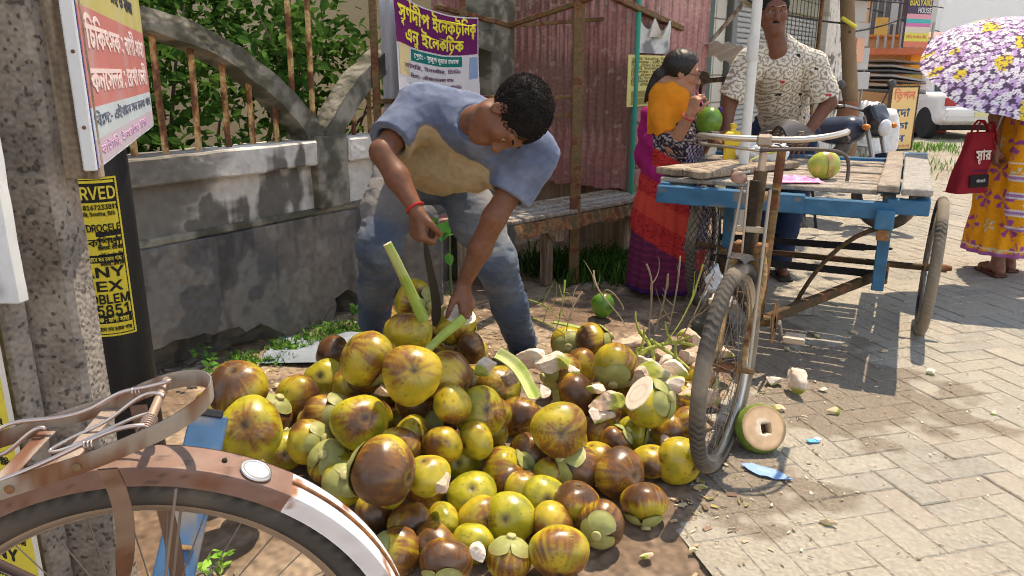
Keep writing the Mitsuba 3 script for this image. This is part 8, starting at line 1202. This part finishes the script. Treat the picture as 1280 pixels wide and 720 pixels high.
# bills pasted on the shed's side
pl_ = SB + s2n * 0.012; PR = np.stack([S2, UP, s2n], 1)
a, b = hit(783, 134, pl_, s2n), hit(838, 70, pl_, s2n); w, h = np.dot(b - a, S2), b[2] - a[2]
yb2 = thing('yellow_bill', 'large yellow handbill of close print on the shed behind the drinking woman', 'poster'); put('paper', box((w, h, .002), 0, a + S2 * w / 2 + UP * h / 2, PR), 'matte', False, yb2, (.60, .54, .20))
for i_ in range(9): put('lettering', move(glyphs(('line', 'sign_b', 'sign_d')[i_ % 3], w * .86, h * .055), a + S2 * w * .07 + UP * h * (.90 - i_ * .062) + s2n * .0015, PR), 'matte', False, yb2, (.16, .13, .04))
for i_ in range(4): put('print_block', box((w * .38, h * (.09 if i_ % 2 else .13), .001), 0, a + S2 * w * (.28 + .44 * (i_ % 2)) + UP * h * (.24 - .14 * (i_ // 2)) + s2n * .0017, PR), 'matte', False, yb2, (.28, .23, .07))
a, b = hit(795, 66, pl_, s2n), hit(838, 24, pl_, s2n); w, h = np.dot(b - a, S2), b[2] - a[2]
tp = thing('torn_poster', 'torn pale poster peeling off the shed above the yellow handbill', 'poster'); m = sheet(lambda u, v: a[None, None] + S2 * (u * w)[..., None] + UP * (v * h * (1 - .35 * np.abs(np.sin(u * 7))))[..., None] + s2n * (.004 + .05 * np.clip(v - .55, 0, 1) * np.abs(np.sin(u * 6)))[..., None], 24, 18, .001); put('paper', m, 'matte', True, tp, tint(m, (.55, .56, .52), .15, 14, 3, (.2, .2, .2), .52, .6))
put('torn_flap', sheet(lambda u, v: a[None, None] + S2 * (w * (.25 + .5 * u))[..., None] + UP * (h * (.45 + .5 * v * np.abs(u - .5) * 2))[..., None] + s2n * (.03 + .04 * v)[..., None], 14, 10, .001), 'matte', True, tp, (.68, .66, .62))
a = hit(845, 18, pl_, s2n); put('fascia', beam(SB + UP * 2.0 + s2n * .03 + S2 * .2, SB + UP * 2.0 + s2n * .03 + S2 * 1.1, .02, .25, .003), 'semi', False, shed, (.30, .40, .38))

def slatwall(parent, name, O, d, w, z0, z1, pitch, col, mat='semi', depth=.02):
    n_ = V(d[1], -d[0], 0)
    for i_ in range(int((z1 - z0) / pitch)): put(name, box((w, depth, pitch * .86), pitch * .2, O + d * w / 2 + UP * (z0 + (i_ + .5) * pitch) + n_ * .01, np.stack([d, -n_, UP], 1)), mat, False, parent, np.asarray(col) * rng.uniform(.85, 1.1))
FD = unit(V(.57, .82, 0)); FN = V(FD[1], -FD[0], 0); FO = V(1.62, 7.25, 0); FR_ = np.stack([FD, -FN, UP], 1)
def fp(px, z=0.0, o=0.0): q = hit(px, 200, FO, FN); return V(q[0], q[1], z) + FN * o
def fbox(parent, name, px0, px1, z0, z1, o0, o1, mat, col, uv=None, ch=.006):
    a, b = fp(px0), fp(px1); w = np.linalg.norm(b - a); m = box((w, o1 - o0, z1 - z0), ch, (a + b) / 2 + UP * (z0 + z1) / 2 + FN * (o0 + o1) / 2, FR_); put(name, m, mat, False, parent, None if uv else col, uv); return m
sh = thing('shop', 'beige tiled shop front with closed grey rolling shutter behind the standing man', 'shop')
fbox(sh, 'wall', 845, 1042, 0, 3.8, -.4, -.05, 'matte', (.42, .39, .33)); fbox(sh, 'lintel', 900, 1010, 1.95, 2.5, -.05, .02, 'matte', (.30, .29, .22)); fbox(sh, 'column', 1006, 1044, 0, 3.8, -.05, .12, 'plaster', None, (.45, 0)); fbox(sh, 'column', 868, 874, 0, 3.8, -.05, .06, 'matte', (.10, .14, .12)); fbox(sh, 'jamb', 900, 906, 0, 2.0, -.05, .03, 'semi', (.12, .13, .12)); fbox(sh, 'step', 850, 1040, 0, .18, -.05, .5, 'plaster', None, (.9, 0))
for px0, px1 in ((874.5, 886), (886.4, 898.5)):
    for r_ in range(9): a, b = fp(px0), fp(px1); put('tile', box((np.linalg.norm(b - a) - .012, .02, .25), .004, (a + b) / 2 + UP * (.32 + r_ * .262) + FN * -.035, FR_), 'semi', False, sh, np.array((.52, .49, .41)) * rng.uniform(.9, 1.05))
a = fp(907); slatwall(sh, 'shutter_slat', a - FN * .03, FD, np.linalg.norm(fp(1004) - a), .2, 1.95, .052, (.33, .34, .33), 'rough_metal' if 0 else 'semi')
wn = thing('wire_grid', 'dark wire grid screen standing before the beige shop front', 'screen'); a, b = fp(866, 0, .7), fp(925, 0, .7); wd_ = np.linalg.norm(b - a)
for i_ in range(12): put('wire', tube([a + FD * (i_ * wd_ / 11) + UP * .15, a + FD * (i_ * wd_ / 11) + UP * 2.4], .0035, 5), 'matte', True, wn, (.04, .04, .035))
for i_ in range(15): put('wire', tube([a + UP * (.2 + i_ * .155), b + UP * (.2 + i_ * .155)], .0035, 5), 'matte', True, wn, (.04, .04, .035))
put('post', tube([a, a + UP * 2.5], .02, 8), 'rust', True, wn, uv=(.2, .5)); put('post', tube([b, b + UP * 2.4], .02, 8), 'rust', True, wn, uv=(.2, .5))
solo('wooden_pole', 'slanting dark bamboo pole propped across the wire screen', 'pole', tube(spline([at(826, 128, 6.3), at(875, 68, 6.25), at(930, 4, 6.2)], 12), .016, 8), 'wood', True, uv=(.0, .4))
tpl = sheet(lambda u, v: at(862, 60, 6.4)[None, None] + (at(928, 86, 6.6) - at(862, 60, 6.4)) * u[..., None] + UP * (-.02 * v + .05 * v * np.sin(u * 3.1) + .012 * np.sin(u * 30))[..., None] + V(.1, -.35, .05) * v[..., None], 40, 12, .002); solo('tarpaulin', 'strip of clear white plastic tarpaulin stretched across the wire screen', 'tarpaulin', tpl, 'film', True, uv=(.5, .5))
bk_ = thing('balance_arm', 'dark iron balance arm with a round disc hung before the shop', 'balance'); put('arm', beam(at(862, 103, 6.0), at(915, 98, 6.0), .05, .035, .004), 'rust', False, bk_, uv=(.05, .65)); q = at(878, 101, 5.97); put('disc', move(lathe([(0, .012), (.05, .012), (.05, -.012), (0, -.012)], 20), q + UP * .02, rotx(1.57)), 'rust', False, bk_, uv=(.1, .6)); put('hook', tube(spline([q, at(875, 125, 5.97), at(877, 138, 5.97)], 10), .012, 8), 'rust', True, bk_, uv=(.05, .65)); put('stand', tube([V(at(863, 103, 6.0)[0], 6.0, 0), at(863, 100, 6.0)], .022, 8), 'rust', True, bk_, uv=(.1, .6))

# motorcycle parked beyond the deck
mt = thing('motorcycle', 'dark motorcycle with silver blue tank parked behind the tricycle deck', 'motorcycle'); mO = V(2.74, 6.85, 0); md = unit(V(.55, -.83, 0)); ml = V(-md[1], md[0], 0); MR = np.stack([md, ml, UP], 1); mq = lambda s, w, z: mO + md * s + ml * w + UP * z
for nm, s in (('front_wheel', .62), ('rear_wheel', -.62)): wheel(mt + '__' + nm, mq(s, 0, .30), ml, UP, .30, 13, .3, 18, .045)
F = Field(mO + V(-1, -.6, 0), mO + V(1, .6, 1.2), .012); F.ball(mq(.12, 0, .78), (.24, .13, .12), MR, .04); F.ball(mq(.24, 0, .80), (.12, .12, .11), MR, .04); put('tank', F.surface(), 'glossy', True, mt, (.05, .065, .11))
F = Field(mO + V(-1.2, -.6, 0), mO + V(1, .6, 1.2), .012); F.slab(mq(-.32, 0, .78), (.32, .12, .045), MR, .04); F.slab(mq(-.60, 0, .84), (.12, .09, .04), MR, .03); put('seat', F.surface(), 'semi', True, mt, (.02, .02, .02))
F = Field(mO + V(-1, -.6, 0), mO + V(1, .6, 1.2), .014); F.slab(mq(.05, 0, .42), (.20, .12, .15), MR, .05); F.bone(mq(.1, 0, .5), mq(.2, 0, .66), .07, .06); F.slab(mq(-.25, 0, .55), (.16, .10, .13), MR, .05); put('engine', F.surface(), 'rough_metal', True, mt, (.16, .16, .16))
for s in (-1, 1): put('fork', tube([mq(.62, s * .09, .30), mq(.42, s * .09, .92)], .022, 10), 'metal', True, mt, (.4, .4, .4)); put('grip', tube([mq(.32, s * .25, 1.0), mq(.24, s * .37, .98)], .017, 10), 'matte', True, mt, (.02, .02, .02)); put('mirror', cat([tube([mq(.33, s * .26, 1.0), mq(.34, s * .34, 1.14)], .006, 6), move(trimesh.creation.icosphere(2), mq(.34, s * .36, 1.17), MR, [.02, .06, .04])]), 'semi', True, mt, (.03, .03, .03)); put('indicator', move(trimesh.creation.icosphere(2), mq(.50, s * .19, .84), MR, [.035, .03, .025]), 'glossy', True, mt, (.55, .2, .03))
put('handlebar', tube(spline([mq(.30, -.3, 1.0), mq(.38, -.12, .97), mq(.40, 0, .95), mq(.38, .12, .97), mq(.30, .3, 1.0)], 20), .012, 8), 'metal', True, mt, (.3, .3, .3)); F = Field(mq(.5, 0, .85) - .2, mq(.5, 0, .85) + .2, .01); F.ball(mq(.47, 0, .84), (.10, .10, .10), MR); F.slab(mq(.46, 0, .93), (.05, .11, .08), MR @ roty(-.5), .03, .03); put('headlight_shell', F.surface(), 'glossy', True, mt, (.025, .03, .04)); put('headlight', move(trimesh.creation.icosphere(3), mq(.545, 0, .83), MR, [.035, .08, .07]), 'glossy', True, mt, (.55, .57, .6))
put('front_mudguard', guard(mq(.62, 0, .30), ml, .335, .06, .4, 2.2, .02, 30, .003), 'glossy', True, mt, (.025, .03, .05)); put('rear_mudguard', guard(mq(-.62, 0, .30), ml, .36, .07, .9, 2.9, .02, 30, .003), 'glossy', True, mt, (.03, .03, .035)); put('exhaust', tube(spline([mq(.15, -.13, .35), mq(-.2, -.15, .24), mq(-.75, -.17, .32)], 16), np.linspace(.025, .05, 16), 10), 'metal', True, mt, (.35, .33, .32)); put('side_stand', tube([mq(-.05, -.13, .28), V(2.47, 6.42, .01)], .014, 8), 'matte', True, mt, (.03, .03, .03)); put('side_stand', tube([mq(.02, -.13, .28), V(2.56, 6.38, .01)], .012, 8), 'matte', True, mt, (.03, .03, .03)); put('stand_foot', box((.07, .05, .012), .003, V(2.47, 6.42, .008)), 'matte', False, mt, (.03, .03, .03))

# trunk, boards, signs, goods further up the street
b = at(1060, 190, 10.2); b[2] = 0; tt_ = thing('tree', 'slender bare tree trunk with rope and cloth tied round it beyond the motorcycle', 'tree'); m = tube(spline([b, at(1063, 120, 10.2), at(1060, 40, 10.1), at(1062, -60, 10.0)], 20), np.linspace(.10, .08, 20), 12); put('trunk', m, 'matte', True, tt_, tint(m, (.22, .15, .09), .35, 9, 3)); put('cloth_wrap', tube([at(1058, 158, 10.2), at(1061, 126, 10.2)], [.15, .12], 14), 'cloth', True, tt_, (.25, .12, .07)); put('yellow_tie', tube([at(1052, 22, 9.9), at(1070, 34, 9.9)], .025, 8), 'semi', True, tt_, (.62, .55, .05))
pts = blob_points(at(1062, -140, 10), (.9, .9, .5), 500, 9); m, c = leaves(pts, .16, col=MD, seed=4); put('crown', m, 'thin_leaf', False, tt_, c)
DB = unit(V(.80, .60, 0)); NB = V(DB[1], -DB[0], 0); RB = np.stack([DB, UP, NB], 1); OB = V(at(1055, 100, 11.6)[0], 11.6, 0)
def bp_(px, py): return hit(px, py, OB, NB)
def panel(parent, name, px0, py0, px1, py1, col, o=0.0, th=.02, mat='semi', **k):
    a, b = bp_(px0, py1), bp_(px1, py0); a2 = V(a[0], a[1], 0); w = np.dot(b - a, DB); put(name, box((w, b[2] - a[2], th), .003, a + DB * w / 2 + UP * (b[2] - a[2]) / 2 + NB * o, RB), mat, False, parent, col, **k); return a, w, b[2] - a[2]
hd = thing('hoarding', 'framed hoarding of grey panels with blue and coloured bills behind the bare trunk', 'hoarding')
for y0, y1 in ((-20, 26), (29, 57), (60, 87), (90, 112)):
    for x0, x1 in ((1021, 1054), (1057, 1087)): panel(hd, 'panel', x0, y0, x1, y1, (.42, .42, .40))
panel(hd, 'blue_bill', 1022, 36, 1050, 63, (.30, .48, .62), .02); panel(hd, 'bill', 1024, 6, 1050, 18, (.66, .52, .10), .02); panel(hd, 'bill', 1024, 18, 1050, 31, (.50, .12, .22), .02); panel(hd, 'bill', 1066, 48, 1079, 78, (.68, .36, .22), .02)
a, w, h = panel(hd, 'bill', 1022, 62, 1050, 66, (.6, .6, .6), .02)
for py in (46, 56): q = bp_(1024, py); put('lettering', move(glyphs('sign_a', .45, .12), q + NB * .035, RB), 'semi', False, hd, (.03, .10, .25))
q = bp_(1025, 15); put('lettering', move(glyphs('hydro', .38, .10), q + NB * .035, RB), 'semi', False, hd, (.35, .04, .08))
for px in (1019, 1055.5, 1088): a = bp_(px, 100); put('post', beam(V(a[0], a[1], 0), V(a[0], a[1], 3.4), .05, .05, .004), 'rust', False, hd, uv=(.1, .6))
s = unit(V(1, .45, 0)); n_ = V(s[1], -s[0], 0); RS = np.stack([s, UP, n_], 1)
sg = thing('yellow_sign', 'standing yellow shop sign with red and blue Bengali letters on the verge', 'sign'); o = at(1105, 181, 12.6); o[2] = .02; e = at(1147, 181, 12.6); w = .60; h = 1.0; o = V(o[0], 12.6, .04)
put('board', box((w, h, .04), .004, o + s * w / 2 + UP * h / 2, RS), 'semi', False, sg, (.72, .50, .20)); 
for q, dm in ((V(0, 0, 0), (.02, h)), (s * w, (.02, h))): put('frame', box((.025, h + .02, .06), .003, o + q + UP * h / 2, RS), 'matte', False, sg, (.06, .05, .04))
for z_ in (0, h): put('frame', box((w + .02, .025, .06), .003, o + s * w / 2 + UP * z_, RS), 'matte', False, sg, (.06, .05, .04))
for k_, (x, z_, ww, hh, c_) in {'tarp': (.06, .80, .48, .15, (.62, .16, .08)), 'do': (.16, .53, .3, .15, (.03, .08, .16)), 'ka': (.16, .33, .3, .13, (.03, .08, .16)), 'na': (.2, .13, .22, .13, (.05, .08, .22))}.items(): put('lettering', move(glyphs(k_, ww, hh), o + s * x + UP * z_ + n_ * .021, RS), 'semi', False, sg, c_)
put('lettering', move(glyphs('sign_d', .5, .05), o + s * .05 + UP * .04 + n_ * .021, RS), 'semi', False, sg, (.6, .2, .1))
bs = thing('biryani_sign', 'colourful eatery sign reading BIRIYANI HOUSE on a yellow post', 'sign'); o2 = at(1127, 59, 14.0); w2, h2 = .60, .90
put('post', beam(V(o2[0] + .28, 14.06, 0), V(o2[0] + .28, 14.06, 2.2), .34, .08, .004), 'semi', False, bs, (.52, .44, .06)); put('board', box((w2, h2, .05), .004, o2 + s * w2 / 2 + UP * h2 / 2, RS), 'semi', False, bs, (.05, .03, .07))
for z0, z1, c_ in ((0, .10, (.62, .18, .10)), (.10, .24, (.66, .60, .08)), (.24, .34, (.62, .55, .45)), (.34, .40, (.55, .16, .35)), (.40, .47, (.06, .42, .42)), (.47, .55, (.66, .30, .35)), (.86, .92, (.50, .12, .25))): put('print_band', box((w2, z1 - z0, .004), 0, o2 + s * w2 / 2 + UP * (z0 + z1) / 2 + n_ * .027, RS), 'semi', False, bs, c_)
put('lettering', move(latin('BIRIYANI', .105, w2 * .9), o2 + s * .03 + UP * .69 + n_ * .027, RS), 'semi', False, bs, (.70, .58, .06)); put('lettering', move(latin('HOUSE', .085, w2 * .56), o2 + s * .25 + UP * .57 + n_ * .027, RS), 'semi', False, bs, (.66, .66, .66)); put('lettering', move(glyphs('bag', .25, .06), o2 + s * .18 + UP * .81 + n_ * .027, RS), 'semi', False, bs, (.7, .7, .75)); put('lettering', move(glyphs('line', w2 * .85, .05), o2 + s * .03 + UP * .15 + n_ * .03, RS), 'semi', False, bs, (.55, .1, .06)); put('lettering', move(glyphs('tarp', .3, .30), V(o2[0] + .14, 14.015, 1.0), np.stack([V(1, 0, 0), UP, V(0, -1, 0)], 1)), 'semi', False, bs, (.30, .26, .05))
F = Field(at(1090, 150, 12.2) - V(.8, .6, .9), at(1090, 150, 12.2) + V(.8, .6, .8), .025); g0 = at(1090, 180, 12.2); F.slab(V(g0[0] - .05, 12.3, .34), (.36, .3, .34), rotz(.4), .12); F.ball(V(g0[0] - .15, 12.2, .62), (.28, .22, .2)); F.near(lambda p: folds(p, 3.5, .05, 5) + folds(p, 9, .015, 6), .12); solo('covered_stack', 'stack of goods under a white tarpaulin beside the yellow standing sign', 'goods', F.surface(), 'cloth', True, (.66, .66, .66))
pkl = thing('sheet_stack', 'stack of dark corrugated sheets leaning in a shop front beyond the hoarding', 'stack')
for i_ in range(7): a = at(1088, 112 - i_ * 6, 13.6); put('sheet', beam(a, at(1130, 116 - i_ * 6 + (3 if i_ % 2 else 0), 13.9), .9, .03, .004), 'semi', False, pkl, ((.07, .07, .08), (.25, .24, .22), (.12, .08, .06), (.3, .3, .32))[i_ % 4])
put('rack', beam(V(at(1108, 120, 13.8)[0], 13.9, 0), V(at(1108, 120, 13.8)[0], 13.9, .95), .8, .5, .01), 'matte', False, pkl, (.08, .07, .06))
ou = thing('umbrella', 'faded orange shop umbrella hanging over the street by the hoarding', 'umbrella'); oc = at(1092, -14, 12.0); m = sheet(lambda u, v: oc[None, None] + np.stack([v * .75 * np.cos(u * 6.2832), v * .75 * np.sin(u * 6.2832), -.34 * v * v - .03 * v * np.abs(np.sin(u * 25.1)) + .35], -1), 65, 14, .003); put('canopy', m, 'cloth', True, ou, tint(m, (.62, .22, .12), .15, 5, 3)); put('pole', tube([V(oc[0], oc[1], 0), oc + UP * .35], .02, 8), 'rough_metal', True, ou, (.3, .3, .3))
def house(name, lb, px0, px1, Y, depth, h, col, wins=(), trim=None, cat_='house'):
    k_ = thing(name, lb, cat_); a, b = at(px0, 100, Y), at(px1, 100, Y); c = V((a[0] + b[0]) / 2, Y + depth / 2, h / 2); put('wall', box((b[0] - a[0], depth, h), .01, c), 'matte', False, k_, col)
    for (u, z, w, hh) in wins:
        q = V(a[0] + (b[0] - a[0]) * u, Y - .02, z); put('window', box((w, .06, hh), .01, q), 'semi', False, k_, (.10, .09, .09)); put('sill', box((w + .15, .16, .06), .01, q - UP * (hh / 2 + .03)), 'matte', False, k_, trim or np.asarray(col) * .8)
        for j in (-1, 0, 1): put('window_bar', box((.03, .04, hh), 0, q + V(j * w * .28, -.03, 0)), 'matte', False, k_, (.3, .3, .3))
    put('roof', box((b[0] - a[0] + .3, depth + .4, .15), .01, V(c[0], c[1] - .1, h + .075)), 'matte', False, k_, trim or np.asarray(col) * .7); return k_, a, b
k_, a, b = house('house', 'orange painted house with a railed balcony behind the hoarding', 1078, 1128, 16.5, 4, 5.2, (.52, .30, .14), ((.3, 2.6, .5, 1.2), (.72, 2.6, .4, 1.2)), (.60, .22, .05))
put('balcony', box((1.2, .7, .12), .01, V(a[0] + .45, 16.1, 1.65)), 'matte', False, k_, (.50, .15, .07))
for j in range(8): put('baluster', box((.035, .035, .5), 0, V(a[0] - .1 + j * .15, 15.8, 1.95)), 'matte', False, k_, (.36, .33, .3))
put('pillar', box((.22, .25, 3.4), .01, V(a[0] + .85, 16.2, 1.7)), 'matte', False, k_, (.66, .30, .05))
house('house', 'low grey shop row closing the lane behind the hoarding and the bare trunk', 1000, 1090, 18.5, 4, 3.6, (.36, .35, .33), ((.5, 1.4, .9, 1.3),))
house('house', 'pale house with a dark doorway behind the eatery sign', 1126, 1160, 22, 5, 3.6, (.55, .55, .52), ((.5, 1.2, .7, 1.6),), (.25, .30, .32))
house('house', 'whitewashed tall building across the street behind the floral umbrella', 1166, 1500, 27, 8, 7.5, (.82, .82, .80), ((.3, 4.8, .8, 1.2), (.42, 4.8, .8, 1.2)))
house('house', 'long cream building far down the street on the right', 1300, 1800, 14, 6, 5, (.6, .56, .48), ((.1, 1.6, 1, 1.2),)) if 0 else None
def far_tree(px, Y, h, r_, lb, seed): q = at(px, 90, Y); branchy('tree', lb, 'tree', V(q[0], Y, 0), [(V(q[0], Y, h), (r_, r_, r_ * .7))], .16, 600, .35, MD, seed, 'trees far down the street')
far_tree(1150, 34, 4.0, 1.8, 'green tree far down the street left of the floral umbrella', 51); far_tree(1000, 24, 4.2, 2.4, 'tree crown behind the grey shop row', 52)
cr_ = thing('car', 'white parked car partly hidden by the floral umbrella', 'car'); cO = at(1196, 172, 15.0); cO[2] = 0; cO = V(cO[0] + .35, 15.6, 0); F = Field(cO + V(-1.1, -1.2, .1), cO + V(1.1, 3.2, 1.6), .03); F.slab(cO + V(0, 1.2, .58), (.80, 1.9, .30), None, .14, .1); F.slab(cO + V(0, 1.3, 1.02), (.66, 1.15, .30), None, .18, .12); F.slab(cO + V(0, -.72, .48), (.78, .12, .14), None, .08, .05); put('body', F.surface(), 'glossy', True, cr_, (.66, .66, .64))
put('rear_window', box((1.05, .03, .34), .01, cO + V(0, .145, 1.06), rotx(-.25)), 'glossy', False, cr_, (.03, .035, .04)); put('bumper', box((1.5, .10, .14), .03, cO + V(0, -.80, .42)), 'semi', False, cr_, (.55, .55, .53)); put('plate', box((.45, .02, .1), 0, cO + V(0, -.855, .50)), 'semi', False, cr_, (.6, .58, .3)); put('underside', box((1.35, 3.4, .12), .02, cO + V(0, 1.1, .25)), 'matte', False, cr_, (.02, .02, .02))
for s_ in (-1, 1): put('tail_lamp', box((.22, .04, .16), .02, cO + V(s_ * .62, -.70, .72)), 'glossy', False, cr_, (.35, .02, .02)); [put('wheel', move(lathe([(0, -.09), (.29, -.09), (.31, -.06), (.31, .06), (.29, .09), (0, .09)], 24), cO + V(s_ * .72, y_, .31), roty(1.571)), 'matte', 40, cr_, (.03, .03, .03)) for y_ in (-.15, 2.4)]
rs = thing('stall', 'red and green roadside stall with hanging goods left of the white car', 'stall'); o = V(at(1150, 150, 17)[0], 17, 0); put('counter', box((.9, .6, .9), .02, o + UP * .45), 'semi', False, rs, (.40, .06, .05)); put('back_panel', box((.9, .05, 1.9), .01, o + V(0, .35, .95)), 'semi', False, rs, (.08, .20, .14)); put('awning', box((1.1, .9, .05), .01, o + V(0, 0, 2.0), rotx(.15)), 'semi', False, rs, (.5, .2, .18)); put('hanging_goods', wobble(dense(box((.5, .15, .5), .05, o + V(.1, -.2, 1.5)), .08, 0, 1, 1), .05, 6, 3), 'cloth', True, rs, (.5, .18, .16))
m_, c_ = tuft(np.stack([np.r_[rng.normal(6.9, .45, 500), rng.normal(5.4, .4, 250)], np.r_[rng.normal(13.4, .5, 500), rng.normal(11.0, .5, 250)], np.zeros(750)], 1), .14, 24, w=.008); put('grass', m_, 'thin_leaf', False, None, c_, kind='stuff'); labels['grass_002'].update(label='grass verge at the foot of the yellow standing sign', category='grass')
for i_, (px0, py0, px1, py1, Y, c_, lb) in enumerate(((1150, 66, 1164, 92, 15.5, (.62, .30, .26), 'small salmon signboard hung right of the yellow post'), (1092, 22, 1112, 44, 15.2, (.60, .34, .06), 'orange cloth signboard hung on the balcony house'), (1112, 2, 1124, 30, 15.4, (.40, .40, .38), 'narrow grey signboard left of the eatery sign'), (1046, 113, 1058, 140, 11.0, (.5, .46, .4), 'pale paper bill low on the frame behind the bare trunk'), (1155, 96, 1172, 112, 16.2, (.10, .24, .16), 'dark green board above the red stall'), (1128, 112, 1150, 126, 16.0, (.50, .50, .48), 'grey board leaning behind the yellow standing sign'))):
    a, b = at(px0, py1, Y), at(px1, py0, Y); solo('signboard', lb, 'sign', wobble(dense(box((b[0] - a[0], .04, b[2] - a[2]), .005, (a + b) / 2, rotz(.25)), .2, 0, 1, 1), .01, 3, i_), 'semi', False, c_)
wires = [((930, -6, 8), (1000, 22, 9.5), (1062, 30, 10)), ((1062, 40, 10), (1110, 30, 13), (1150, 8, 18)), ((880, -10, 6.5), (1010, -4, 9), (1180, 10, 20)), ((1000, -8, 9), (1090, 12, 15), (1175, 40, 26))]
for i_, w_ in enumerate(wires): solo('cable', ('first black cable strung from the shops to the bare trunk', 'black cable running on from the bare trunk to the eatery sign', 'long high black cable along the street', 'black cable dropping past the orange umbrella')[i_], 'cable', tube(spline([at(*q) for q in w_], 20), .012, 6), 'matte', True, (.03, .03, .03))
